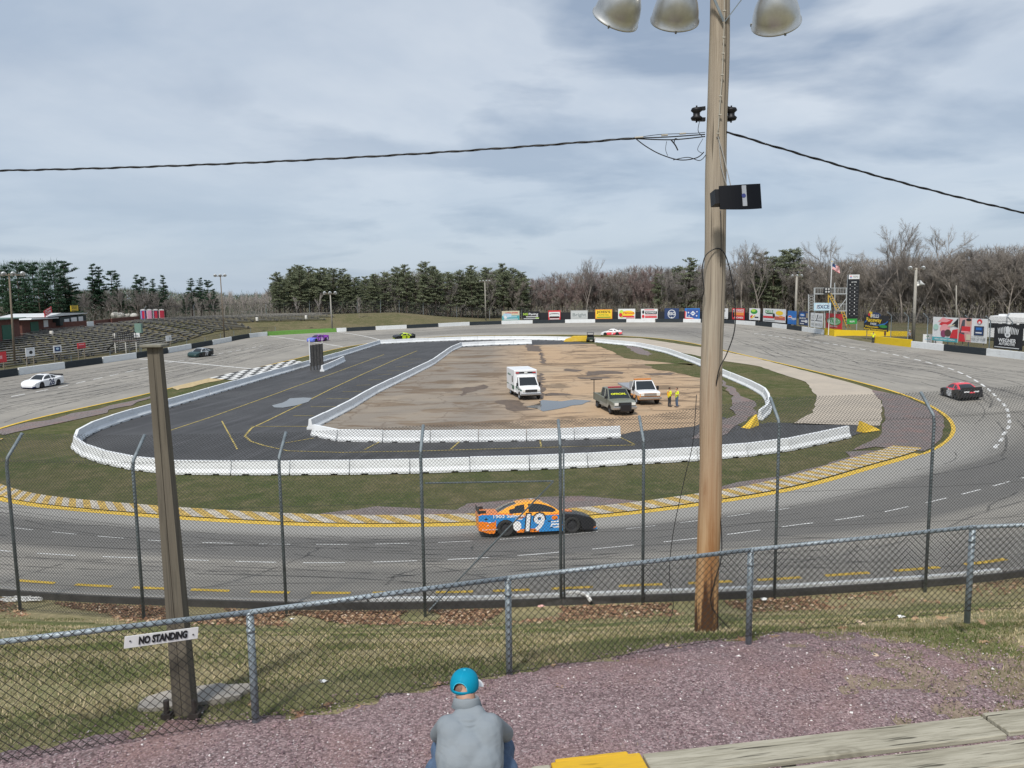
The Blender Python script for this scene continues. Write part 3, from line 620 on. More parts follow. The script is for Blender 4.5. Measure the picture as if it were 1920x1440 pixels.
def litter():
    wm = mat('white_litter', (.8, .8, .78), .6, var=.05)
    for i, (x, y, s, lab) in enumerate([(1688,1160,.09,'crumpled white paper by the fence foot near the right edge'), (1433,1126,.13,'flat white plastic scrap on the grass right of the tall pole'), (1015,1139,.11,'pink and white crumpled wrapper among the brown leaves'), (608,1283,.08,'small white scrap on the grass behind the low fence'), (1385,1235,.05,'tiny white scrap on the purple gravel right of the pole'), (650,1373,.035,'tiny white chip on the purple gravel left of the seated man'), (548,1163,.07,'round pale scrap beside the brown leaves')]):
        p = PT(x, y); mb = MB(); r = random.Random(i); n = 9; vs = [(s*math.cos(6.28*k/n)*r.uniform(.5, 1.1), s*.6*math.sin(6.28*k/n)*r.uniform(.5, 1.1), r.uniform(0, s*.5)) for k in range(n)]+[(0, 0, s*.55)]
        mb.add(vs, [(k, (k+1) % n, n) for k in range(n)]); tag(mb.build('paper_scrap', wm if i != 2 else mat('pink_litter', (.8, .45, .4), .6), loc=(p.x, p.y, p.z+.02)), lab, 'litter', 'bits of litter')
    # bent white downpipe lying by the wall foot
    a = P(1060,1109,2.14); b = P(1082,1109,2.14); mb = MB(); z = 2.10
    mb.tube([(a.x, a.y, z), (a.x+.3, a.y+.03, z), (b.x+.1, b.y, z), (b.x+.28, b.y-.1, z-.05), (b.x+.36, b.y-.22, z-.16)], .055, 10)
    tag(mb.build('drain_pipe', wm, smooth=True), 'bent white drain pipe lying at the back of the wall', 'pipe')
    # straggly white string heap at far left
    mb = MB(); r = random.Random(4); p = PG(25,1128,2.6)
    for k in range(12):
        q = [(p.x+r.uniform(-.5, .9), p.y+r.uniform(-.2, .2), gz(p.x, p.y)+.05+r.uniform(0, .06)) for _ in range(4)]; mb.tube(q, .01, 4)
    tag(mb.build('string_heap', wm), 'tangle of white string on the ground by the leftmost tall post', 'string')
litter()

# ---------------------------------------------------------------- track walls (painted concrete), block sections as parts
cw = painted_concrete('white_wall_paint', (.72, .74, .74)); cbk = painted_concrete('black_wall_paint', (.028, .036, .042), (.12, .12, .12), .4); cy = painted_concrete('yellow_wall_paint', (.72, .50, .02), (.4, .3, .1)); craw = painted_concrete('raw_concrete', (.30, .29, .27)); cgrass = mat('bright_turf', (.085, .20, .03), .9, var=.2, scale=3)
def wall_run(par, s0, s1, col, name, h=.95, th=.28, d0=0.0, pts=None):
    mb = MB(); n = max(2, int(abs(s1-s0)*8)); vs = []
    for i in range(n+1):
        s = s0+(s1-s0)*i/n; a = stn(s); q = onrm(s); z = a[4]-.05
        for d, zz in ((d0, z), (d0, z+h-.02), (d0+.02, z+h), (d0+th-.02, z+h), (d0+th, z+h-.02), (d0+th, z)): vs.append((a[2]+q.x*d, a[3]+q.y*d, zz))
    fs = [(i*6+k, i*6+(k+1) % 6, i*6+6+(k+1) % 6, i*6+6+k) for i in range(n) for k in range(6)]+[tuple(range(5, -1, -1)), tuple(n*6+k for k in range(6))]
    mb.add(vs, fs); return mb.build(name, col, par)
def walls():
    def run(breaks, first, lab):
        e = empty('track_wall', label=lab, cat='wall'); c = first
        for a, b in zip(breaks, breaks[1:]):
            wall_run(e, a-.004, b+.004, cw if c else cbk, 'white_section' if c else 'black_section'); c = not c
    run([24.4, 24.1, 23.85, 23.6, 23.3, 23.0, 22.68, 22.4, 22.1, 21.74, 21.4, 21.04, 20.64, 20.24, 19.94], 0, 'low black and white track wall in front of the bleachers')
    run([19.16, 19.04, 18.66, 18.22, 17.76, 17.28, 16.8, 16.34, 15.88, 15.46, 15.04, 14.64, 14.26, 13.98, 13.32, 12.86, 12.46, 12.1, 11.72, 11.14], 1, 'long black and white track wall below the row of billboards')
    run([9.06, 8.5, 7.9, 7.4, 7.0], 0, 'black and white track wall below the large black banner on the right')
    e = empty('track_wall', label='bright yellow wall section left of the track gate, below the red billboard', cat='wall')
    wall_run(e, 10.9, 11.14, cy, 'yellow_section', h=1.2)
    a = Vector(TP(10.9, 1.0)); b = P(1702, 634, 1.6); mb = MB(); L = Vector((b.x, b.y, 1.55)); 
    mb.bar((a.x, a.y, 1.55+.6), (b.x, b.y, 1.55+.6), .28, 1.2); mb.build('yellow_section', cy, e)
    e = empty('track_wall', label='yellow wall end right of the track gate, joined to a white section', cat='wall')
    wall_run(e, 10.05, 9.5, cy, 'yellow_section', h=1.15); wall_run(e, 9.49, 9.06, cw, 'white_section')
    e = empty('track_wall', label='grey concrete wall with white cap behind the leaves, nearest the viewer', cat='wall')
    wall_run(e, 29.7, 32.75, cw, 'white_section', h=.13, th=.15); wall_run(e, 25.6, 29.69, craw, 'raw_section', h=.06, th=.15); wall_run(e, 32.76, 36.6, craw, 'raw_section', h=.07, th=.15)
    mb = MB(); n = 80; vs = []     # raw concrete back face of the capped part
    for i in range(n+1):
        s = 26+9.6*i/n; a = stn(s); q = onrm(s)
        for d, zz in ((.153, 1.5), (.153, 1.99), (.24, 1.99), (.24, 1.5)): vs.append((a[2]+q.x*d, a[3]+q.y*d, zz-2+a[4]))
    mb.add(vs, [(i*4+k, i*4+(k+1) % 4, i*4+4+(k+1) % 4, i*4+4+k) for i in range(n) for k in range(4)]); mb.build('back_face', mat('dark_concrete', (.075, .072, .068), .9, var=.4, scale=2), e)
    # green turf bank in the wall gap
    mb = MB(); vs = []; n = 14
    for i in range(n+1):
        s = 19.94-.78*i/n; a = stn(s); q = onrm(s); z = a[4]
        for d, zz in ((-.1, z-.02), (.5, z+.75), (2.0, z+.85), (3.2, z-.1)): vs.append((a[2]+q.x*d, a[3]+q.y*d, zz))
    mb.add(vs, [(i*4+k, i*4+4+k, i*4+5+k, i*4+k+1) for i in range(n) for k in range(3)]); tag(mb.build('turf_bank', cgrass), kind='structure')
walls()

# ---------------------------------------------------------------- precast barriers round the pit road
barm = painted_concrete('barrier_white', (.74, .76, .77), (.33, .32, .29), .6); bary = painted_concrete('barrier_yellow', (.72, .48, .05), (.7, .68, .62), .6); dk = mat('dark_gap', (.03, .03, .03), .9)
def jersey_mesh(L=3.46, m=None):
    mb = MB(); pr = [(-.30, .07), (-.30, .14), (-.17, .33), (-.10, .81), (.10, .81), (.17, .33), (.30, .14), (.30, .07)]; x = L/2; c = .03
    vs = []; rings = [(-x, .94), (-x+c, 1), (x-c, 1), (x, .94)]
    for xx, k in rings: vs += [(xx, p*k, .07+(z-.07)*(1-(1-k)*.3)) for p, z in pr]
    fs = [tuple(range(8)), tuple(range(31, 23, -1))]+[(r*8+(j+1) % 8, r*8+j, r*8+8+j, r*8+8+(j+1) % 8) for r in range(3) for j in range(8)]
    mb.add(vs, fs)
    for a, b in ((-x+.02, -x*.62), (-x*.38, x*.38), (x*.62, x-.02)): mb.box(((a+b)/2, 0, .04), (b-a, .58, .08))
    return mb
bproto = None
def barrier_run(px, lab, grp, step=3.5, first_yellow=False):
    global bproto
    pts = [P(x, y, 0) for x, y in px]; acc = [0]
    for a, b in zip(pts, pts[1:]): acc.append(acc[-1]+(b-a).length)
    tot = acc[-1]; n = max(1, round(tot/step)); st = tot/n
    def at(d):
        for i in range(len(pts)-1):
            if d <= acc[i+1] or i == len(pts)-2: return pts[i].lerp(pts[i+1], (d-acc[i])/max(acc[i+1]-acc[i], 1e-6))
    for i in range(n):
        a, b = at(i*st), at((i+1)*st); c = (a+b)/2; ang = math.atan2(b.y-a.y, b.x-a.x); k = (b-a).length/3.5
        if bproto is None: o = bproto = jersey_mesh().build('concrete_barrier', barm)
        else: o = bproto.copy(); COL.objects.link(o)
        o.location = (c.x, c.y, .01); o.rotation_euler = (0, 0, ang+random.uniform(-.012, .012)); o.scale = (k, 1, random.uniform(.98, 1.02)); tag(o, lab, 'barrier', grp)
barrier_run(OUTER[:12], 'white concrete barrier in the near run between pit road and the striped kerb', 'near run of the outer pit barriers')
barrier_run(OUTER[11:19], 'white concrete barrier in the curve at the left end of pit road', 'left curve of the outer pit barriers')
barrier_run(OUTER[18:25], 'white concrete barrier in the long run beside the chequered panel', 'left straight of the outer pit barriers')
barrier_run(OUTER[24:30], 'white concrete barrier in the far run before the yellow end block', 'far run of the outer pit barriers')
barrier_run(OUTER2, 'white concrete barrier in the curved run between the dirt lot and the right grass', 'right run of the pit barriers')
barrier_run(INNER[:9], 'white concrete barrier in the near edge of the dirt lot', 'near edge of the inner pit barriers')
barrier_run(INNER[9:17], 'white concrete barrier in the wavy run between pit road stalls and the dirt lot', 'left edge of the inner pit barriers')
barrier_run(INNER[16:], 'white concrete barrier at the far edge of the dirt lot', 'far edge of the inner pit barriers')
barrier_run([(604,697),(622,689),(645,678)], 'white concrete barrier standing free beside the tall signal board', 'short barriers by the signal board')
def end_block(px, ang, lab):
    mb = MB(); mb.add([(-.9, -.3, 0), (.9, -.34, 0), (.9, .34, 0), (-.9, .3, 0), (-.9, -.1, .8), (-.9, .1, .8), (.6, -.12, .22), (.6, .12, .22)], [(3, 2, 1, 0), (0, 1, 6, 4), (2, 3, 5, 7), (4, 6, 7, 5), (3, 0, 4, 5), (1, 2, 7, 6)])
    p = P(*px, 0); tag(mb.build('barrier_end', bary, loc=(p.x, p.y, .01), rz=ang), lab, 'barrier')
end_block((1628,808), R_(28), 'yellow sloping end of the near barrier run by the purple gravel')
end_block((1407,800), R_(228), 'yellow sloping end of the curved barrier run beside the gravel strip')
def far_block():
    p = P(1090,640,0); mb = MB(); mb.box((0, 0, .55), (3.4, .9, 1.1), b=.04); mb.prism([(-3.6, .0), (-1.72, 0), (-1.72, 1.05), (-3.2, .5)], -.4, .4); tag(mb.build('barrier_end', bary, loc=(p.x, p.y, .01)), 'big yellow block closing the far barrier run beside the utility vehicle', 'barrier')
far_block()
# ---------------------------------------------------------------- chain link fences
galv = mat('galvanised_steel', (.30, .35, .38), .5, .25, var=.3, scale=5); galv_post = mat('dull_galvanised', (.18, .215, .235), .6, .1, var=.35, scale=5)
wire_near = mat('dark_coated_wire', (.025, .022, .018), .6, var=.2); wire_far = mat('dark_weathered_wire', (.045, .046, .046), .6, var=.2)
def chain(mb, fr, L, Hh, pitch, w, ny=None):
    """diagonal wires in the plane fr(a, b); a along 0..L, b up 0..Hh"""
    d = pitch; k = -int(Hh/d)-1
    while k*d < L+Hh:
        for sg in (0, 1):
            a0 = k*d; pts = []
            lo = max(0, -a0) if not sg else max(0, a0-L); hi = min(Hh, L-a0) if not sg else min(Hh, a0)
            if hi-lo > .02:
                n = max(1, int(math.ceil((hi-lo)/.9))); q = [lo+(hi-lo)*i/n for i in range(n+1)]
                P_ = [fr((a0+b) if not sg else (a0-b), b) for b in q]
                for p1, p2 in zip(P_, P_[1:]): mb.bar(p1+Vector((0, -.002 if sg else .002, 0)), p2+Vector((0, -.002 if sg else .002, 0)), w)
        k += 1
def near_fence():
    e = empty('chain_link_fence', (0, 0, 0), label='low chain link fence with grey top rail crossing in front of the seated man', cat='fence')
    posts = [(-8.6, 5.95), (-5.75, 6.78), (-2.78, 7.72), (-.08, 8.82), (3.13, 9.84), (6.26, 10.18), (9.3, 10.35), (12.4, 10.45)]
    zb = [6.06, 6.02, 5.98, 5.89, 5.84, 6.0, 6.02, 6.02]; tops = []
    for (x, y), z in zip(posts, zb):
        mb = MB(); mb.cyl((x, y, z-.15), (x, y, z+1.2), .04, 12); mb.ball((x, y, z+1.2), (.045, .045, .03)); mb.cyl((x, y, z+1.0), (x, y, z+1.03), .046, 12)
        mb.build('post', galv, e, smooth=True); tops.append(Vector((x, y-.005, z+1.215)))
    for a, b in zip(tops, tops[1:]): m2 = MB(); m2.cyl(a, b, .029, 10); m2.build('top_rail', galv, e, smooth=True)
    mb = MB()
    for (a, za), (b, zb_) in zip(zip(posts, zb), zip(posts[1:], zb[1:])):
        A = Vector((*a, za)); B = Vector((*b, zb_)); L = (B-A).length; u = (B-A)/L; n = Vector((u.y, -u.x, 0)).normalized()*.045
        chain(mb, lambda s, h: A+u*s+n+Vector((0, 0, h+.03))+n*(.25*math.sin(s*2.1+h)), L, 1.225, .092, .0050)
        g = (B-A); mb.bar(A+n+Vector((0, 0, .05)), B+n+Vector((0, 0, .05)), .004)
    mb.build('wire_mesh', wire_near, e)
    # NO STANDING sign
    p = PY(307, 1187, 7.36); c = Vector((p.x, p.y-.03, p.z))
    q1, q2 = PY(238, 1197, 7.12), PY(374, 1179, 7.52); d = (q2-q1); d.z *= 1.0; w = d.length
    M = Matrix.Translation((q1+q2)/2+Vector((.02, -.09, 0))) @ Matrix.Rotation(math.atan2(d.y, d.x), 4, 'Z') @ Matrix.Rotation(-math.asin(d.z/w), 4, 'Y')
    s = empty('warning_sign', label='white NO STANDING sign fixed below the top rail of the low fence', cat='sign'); mb = MB()
    mb.box((0, 0, 0), (w, .012, .115), M=M); mb.build('sign_board', mat('sign_white', (.74, .73, .72), .5, var=.1), s)
    text('NO STANDING', 'lettering', .098, mat('sign_black', (.012, .012, .014), .5), s, M @ Matrix.Translation((.01, -.009, 0)), w=w*.66, bold=.0045)
    mb = MB()
    for k in (-1, 1): mb.box((k*w*.43, -.008, -.01*k), (.012, .012, .012), M=M)
    mb.build('screw', dk, s)
near_fence()
def tall_fence():
    e = empty('catch_fence', label='tall chain link catch fence with bent tops along the near track wall', cat='fence')
    B = [((-250,1165),(-262,812)), ((38,1143),(45,812)), ((270,1160),(280,815)), ((537,1145),(533,810)), ((797,1147),(790,797)), ((1052,1122),(1040,787)), ((1205,1120),(1193,780)), ((1452,1112),(1447,745)), ((1735,1099),(1725,735)), ((2040,1082),(2025,715)), ((2370,1060),(2350,690))]
    C = []
    for b, t in B:
        p = P(b[0], b[1], 1.98); q = PY(t[0], t[1], p.y+.65); C.append((p, q.z))
    # smooth: verticals, arm leans to the track
    F_ = []
    for i, (p, zt) in enumerate(C):
        g = gz(p.x, p.y); bx = Vector((p.x, p.y, 1.95)); nn = Vector((-p.x*.012, 1, 0)).normalized(); bend = Vector((p.x, p.y, zt-.62)); tip = bend+nn*.62+Vector((0, 0, .62)); F_.append((bx, bend, tip))
        mb = MB(); mb.tube([bx-Vector((0, 0, .2)), bend-Vector((0, 0, .15)), bend+nn*.05+Vector((0, 0, .06)), tip], .043, 10); mb.build('post', galv_post, e, smooth=True)
    for k, ((b0, m0, t0), (b1, m1, t1)) in enumerate(zip(F_, F_[1:])):
        mb = MB(); n = Vector((0, -.05, 0)); L = (b1-b0).length; H0 = min(m0.z, m1.z)-1.95
        fr = lambda s, h: b0.lerp(b1, s/L)*1+Vector((0, 0, (h+.03)/(H0)*(m0.z+(m1.z-m0.z)*s/L-1.95)))+n
        chain(mb, fr, L, H0, .095, .0064)
        U = (t0-m0).length; fr2 = lambda s, h: m0.lerp(m1, s/L).lerp(t0.lerp(t1, s/L), h/U)+Vector((0, -.03, 0))
        chain(mb, fr2, L, U, .095, .0064)
        for hh in (.05, .8, 1.9, 2.9, H0-.05): mb.bar(fr(0, hh), fr(L, hh), .006)
        mb.build('wire_mesh', wire_far, e)
    # braced bay: second upright, rail and diagonal
    p = F_[5][0]; mb = MB(); mb.cyl((p.x+.09, p.y, 1.8), (p.x+.09, p.y, F_[5][1].z-.1), .025, 10); mb.build('gate_post', galv_post, e, smooth=True)
    q = F_[4][0]; a = PY(1038, 902, p.y); b = PY(797, 906, q.y); mb = MB(); mb.cyl(a, b, .022, 8); mb.build('brace_rail', galv_post, e)
    mb = MB(); mb.cyl(a, PY(803, 1146, q.y), .022, 8); mb.build('brace_rail', galv_post, e)
tall_fence()

# ---------------------------------------------------------------- steel post at left, wooden light pole at right
def beam_post():
    e = empty('beam_post', label='weathered tapered beam post with flat cap plate standing in front left on a concrete pad', cat='post'); b = PT(340, 1352); y0 = b.y+.12
    t = PY(290, 650, y0); w0, w1 = .215, .125; z0, z1 = b.z-.02, t.z
    m = wood_mat('weathered_beam', (.155, .137, .105), (.12, .105, .082), (.07, .062, .05), st=(9, 9, .5))
    lx = (t.x-b.x)
    def col(mb, x0, x1, yy0, yy1):   # fractions of width
        vs = []
        for z, w, cx in ((z0, w0, b.x), (z1, w1, b.x+lx)):
            vs += [(cx+w*x0, y0+w*yy0, z), (cx+w*x1, y0+w*yy0, z), (cx+w*x1, y0+w*yy1, z), (cx+w*x0, y0+w*yy1, z)]
        mb.add(vs, [(3, 2, 1, 0), (4, 5, 6, 7), (0, 1, 5, 4), (1, 2, 6, 5), (2, 3, 7, 6), (3, 0, 4, 7)])
    mb = MB(); col(mb, -.5, -.05, -.34, .34); col(mb, -.01, .43, -.34, .34); col(mb, -.05, -.01, -.30, .3); col(mb, .43, .5, -.38, .38); mb.build('shaft', m, e)
    mb = MB(); mb.box((b.x+lx, y0, z1+.012), (.225, .2, .03), b=.006); mb.build('cap_plate', mat('weathered_plate', (.2, .19, .15), .7, var=.4), e)
    mb = MB(); mb.box((b.x, y0, z0+.03), (.40, .34, .03), b=.006); mb.build('base_plate', mat('dark_rusty_steel', (.06, .05, .045), .7, .3, var=.5), e)
    for sx in (-.15, .15):
        mb = MB(); mb.cyl((b.x+sx, y0-.12, z0), (b.x+sx, y0-.12, z0+.26), .03, 8); mb.box((b.x+sx, y0-.12, z0+.09), (.1, .09, .05)); mb.build('anchor_bolt', MATS['dark_rusty_steel'], e)
    p1 = PT(250, 1338); p2 = PT(465, 1290); mb = MB(); c = (p1+p2)/2
    r = random.Random(2); top = []; n = 18
    for i in range(n):
        a = 6.283*i/n; sx, sy = (.62*abs(math.cos(a))**.6 if math.cos(a) > 0 else .5*abs(math.cos(a))**.6)*(1 if math.cos(a) > 0 else -1), .22*abs(math.sin(a))**.6*(1 if math.sin(a) > 0 else -1); k = r.uniform(.78, 1.12); x, y = c.x-.02+sx*k, c.y-.02+sy*k+.30*(sx); top.append((x, y))
    vs = [(x, y, tz(x, y)-.1) for x, y in top]+[(x, y, tz(x, y)+.07+r.uniform(-.01, .02)) for x, y in top]+[(c.x, c.y+.1, tz(c.x, c.y+.1)+.10)]
    mb.add(vs, [(i, (i+1) % n, n+(i+1) % n, n+i) for i in range(n)]+[(n+i, n+(i+1) % n, 2*n) for i in range(n)])
    cm = painted_concrete('pad_concrete', (.34, .31, .27), (.17, .14, .11), .9)
    tag(mb.build('concrete_pad', cm), 'rough concrete pad under the weathered beam post', 'concrete pad')
beam_post()
def cable(mb, pts, r=.006, n=5): mb.tube(pts, r, n)
def smoothp(pts, k=6):
    P_ = [pts[0]]+list(pts)+[pts[-1]]; out = []
    for i in range(1, len(P_)-2):
        for j in range(k):
            t = j/k; out.append(Vector([_cr(P_[i-1][c], P_[i][c], P_[i+1][c], P_[i+2][c], t) for c in range(3)]))
    return out+[Vector(pts[-1])]
blackc = mat('black_cable', (.012, .012, .013), .5); greyc = mat('pale_cable', (.42, .39, .33), .6)
def lamp_dome(M, par):
    am = mat('spun_aluminium', (.55, .55, .53), .38, .85, var=.25, scale=3)
    mb = MB(); pr = [(.045, .36), (.07, .35), (.09, .28), (.14, .23), (.19, .17), (.235, .08), (.262, -.02), (.272, -.12), (.285, -.125), (.285, -.14), (.262, -.135), (.25, -.02), (.2, .1), (.05, .26)]
    mb.lathe(pr, 36, 0, M); o = mb.build('reflector', am, par, smooth=True)
    mb = MB(); mb.lathe([(.0, .62), (.075, .60), (.09, .55), (.09, .40), (.055, .36), (0, .36)], 16, 0, M); mb.build('ballast', mat('cast_grey', (.22, .22, .21), .6, .4), o, smooth=True)
    mb = MB()
    for a in (.4, 2.5, 4.6): mb.box((.285*math.cos(a), .285*math.sin(a), -.135), (.02, .02, .035), M=M)
    mb.build('clip', MATS['cast_grey'], o)
    mb = MB(); mb.lathe([(.262, -.128), (0, -.12)], 24, 0, M); g = mat('lens_glass', (.5, .52, .54), .12, .0, var=.1); mb.build('lens', g, o)
def light_pole():
    e = empty('light_pole', label='tall round wooden pole with flood lamps at top, behind the low fence right of centre', cat='light pole')
    b = PT(1325, 1181); Y = b.y; T = PY(1352, -110, Y); m = wood_mat('weathered_pole_wood', (.40, .345, .27), (.31, .262, .205), (.18, .145, .11), st=(16, 16, .4))
    nt = m.node_tree; bb = nt.nodes['Principled BSDF']; tc = nt.nodes.new('ShaderNodeTexCoord'); sp = nt.nodes.new('ShaderNodeSeparateXYZ'); nt.links.new(tc.outputs['Object'], sp.inputs[0])
    src = bb.inputs['Base Color'].links[0].from_socket
    n = noise(nt, tc.outputs['Object'], 1, 6, .65, .6, st=(9, 9, .5)); zz = mathn(nt, 'ADD', sp.outputs[2], mathn(nt, 'MULTIPLY', mathn(nt, 'SUBTRACT', n, .5), 3.2))
    c = mixc(nt, ramp(nt, mathn(nt, 'MULTIPLY', zz, .1), [(.60, .95), (.98, 0)]), src, mixc(nt, ramp(nt, n, [(.35, 0), (.6, 1)]), (.30, .145, .055), (.50, .30, .14)))
    c = mixc(nt, ramp(nt, mathn(nt, 'MULTIPLY', zz, .1), [(.535, .9), (.57, 0)]), c, (.05, .024, .014)); nt.links.new(c, bb.inputs['Base Color'])
    def cx(z):  t = (z-b.z)/(T.z-b.z); return b.x+(T.x-b.x)*t
    def rad(z): t = (z-b.z)/(T.z-b.z); return .182-.044*t
    pts = []; rr = []; r = random.Random(4); k = 40
    for i in range(k+1):
        z = b.z-.3+(T.z-b.z+.3)*i/k; pts.append((cx(z)+.010*math.sin(z*1.9), Y+.01*math.cos(z*1.3), z)); rr.append(rad(z)*(1+.018*math.sin(z*3.7+1)))
    mb = MB(); mb.tube(pts, rr, 28); mb.build('pole', m, e, smooth=True)
    S = lambda x, y, d=-.19: PY(x, y, Y+d)
    # conduit wire with clips on the front right of the pole
    mb = MB(); pth = [(1357,-60),(1358,20),(1357,70),(1354,140),(1351,180),(1346,250)]; cable(mb, smoothp([S(x, y) for x, y in pth]), .008); 
    mb.build('conduit', greyc, e, smooth=True)
    mb = MB()
    for x, y in pth[1:]+[(1356, 100), (1350, 215)]: p = S(x, y, -.195); mb.box(p, (.045, .02, .014))
    mb.build('conduit_clip', greyc, e)
    mb = MB(); cable(mb, smoothp([S(1346, 256), S(1356, 290), S(1370, 348, -.22)]), .007); cable(mb, smoothp([S(1348, 262), S(1352, 310), S(1363, 348, -.2)]), .006); mb.build('speaker_wire', mat('grey_wire', (.35, .35, .34), .6), e)
    # loose black cable loops down the pole
    mb = MB(); cable(mb, smoothp([S(1351, 395), S(1352, 440), S(1352, 480, -.17), S(1350, 530, -.1)]), .007)
    cable(mb, smoothp([S(1314, 562, -.12), S(1320, 545), S(1317, 515), S(1317, 500), S(1324, 478), S(1343, 466), S(1357, 473), S(1367, 500), S(1375, 540), S(1379, 585), S(1376, 625), S(1362, 665), S(1347, 697), S(1340, 760, -.1), S(1347, 830, -.1)]), .0085, 6)
    cable(mb, smoothp([S(1306, 740, -.1), S(1299, 830), S(1283, 900), S(1262, 1000), S(1255, 1080), S(1262, 1140), S(1235, 1190), S(1170, 1202)]), .006)
    cable(mb, smoothp([S(1347, 830, -.1), S(1342, 900, -.16), S(1350, 960, -.1), S(1353, 1040), S(1340, 1090), S(1333, 1130), S(1350, 1160), S(1380, 1190)]), .008, 6)
    mb.build('loose_cable', blackc, e, smooth=True)
    # spool insulators on strap brackets
    for sx, xs in ((-1, [1306, 1322]), (1, [1371, 1362])):
        p = S(xs[0], 214, 0); q = S(xs[1], 205, 0); bm_ = MB(); bm_.bar(S(xs[1], 203, 0), S(xs[0], 205, 0), .06, .05); bm_.bar(S(xs[1], 224, 0), S(xs[0], 224, 0), .06, .05); bm_.cyl((p.x, p.y, p.z-.12), (p.x, p.y, p.z+.12), .012, 8); o = bm_.build('insulator_bracket', mat('black_iron', (.018, .018, .02), .5, .5), e)
        m2 = MB(); m2.lathe([(0, .085), (.07, .085), (.085, .05), (.05, .02), (.05, -.02), (.085, -.05), (.07, -.085), (0, -.085)], 16, 0, Matrix.Translation(p)); m2.build('spool', MATS['black_iron'], o, smooth=True)
    # cross arm with braces above the frame and the lamps
    z = PY(1345, -75, Y).z; mb = MB(); mb.bar((cx(z)-1.9, Y-.2, z), (cx(z)+1.35, Y-.2, z), .1, .12); mb.build('cross_arm', MATS['weathered_pole_wood'], e)
    mb = MB(); pb = S(1358, 42, -.12); mb.bar(pb, (cx(z)+.72, Y-.14, z-.02), .05, .014); pb = S(1357, 40, -.19); mb.bar(pb, (cx(z)-.42, Y-.22, z), .012, .035); mb.build('arm_brace', galv_post, e)
    for (x, y), tx, ty in (((1162, 14), -.40, .72), ((1268, 17), .02, .75), ((1455, 23), .36, .72)):
        p = S(x, y, -.2); M = Matrix.Translation(p) @ Matrix.Rotation(-tx, 4, 'Y') @ Matrix.Rotation(ty, 4, 'X') @ Matrix.Scale(1.22, 4)
        f = empty('flood_lamp', label=None); f.parent = e; lamp_parts(M, e, f)
    # thick twisted power cables
    cb = empty('power_cable', label='thick twisted black power cable strung from the left edge to the pole', cat='cable')
    def strand(a, b, sag, name, par, R0=.011, tw=3.1, n=150):
        L = (b-a).length; u = (b-a)/L; s_ = u.cross(Vector((0, 0, 1))).normalized(); w_ = s_.cross(u)
        for k in range(3):
            pts = [a.lerp(b, i/n)-Vector((0, 0, 4*sag*(i/n)*(1-i/n)))+(s_*math.cos(2*math.pi*i/n*L*tw/2+k*2.09)+w_*math.sin(2*math.pi*i/n*L*tw/2+k*2.09))*R0*(1 if k else .3) for i in range(n+1)]
            m_ = MB(); m_.tube(pts, .0085, 5); m_.build(name, blackc, par, smooth=True)
    strand(PY(-160, 322, 13), PY(1190, 259, Y), .10, 'strand', cb, n=420)
    c2 = empty('power_cable', label='twisted black power cable running from the pole down to the right edge', cat='cable')
    strand(PY(1352, 244, Y-.1), PY(2150, 447, 13.2), .10, 'strand', c2, n=260)
    mb = MB(); S2 = lambda x, y: PY(x, y, Y-.05)
    for L_, r in ((((1190, 259), (1250, 257), (1322, 252)), .009), (((1190, 260), (1260, 262), (1322, 256)), .009), (((1192, 260), (1212, 275), (1240, 290), (1275, 300), (1306, 296), (1320, 285)), .008), (((1262, 300), (1290, 295), (1312, 301), (1324, 290)), .006),
                  (((1250, 265), (1248, 280), (1252, 292)), .004), (((1258, 262), (1266, 272), (1271, 282)), .010), (((1272, 262), (1266, 260), (1264, 268)), .007), (((1312, 226), (1309, 245), (1318, 257)), .005), (((1318, 260), (1308, 280), (1318, 288)), .004), (((1200, 257), (1240, 252), (1300, 250), (1322, 248)), .005)):
        cable(mb, smoothp([S2(*p) for p in L_]), r)
    mb.build('tail_wires', blackc, cb)
    for x0, x1, y in ((1190, 1206, 258), (1240, 1252, 254), (1274, 1286, 251)): mb = MB(); mb.cyl(S2(x0, y), S2(x1, y-1), .013, 8); mb.build('splice_sleeve', greyc, cb)
def lamp_parts(M, e, f):
    bpy.data.objects.remove(f); lamp_dome(M, e)
light_pole()
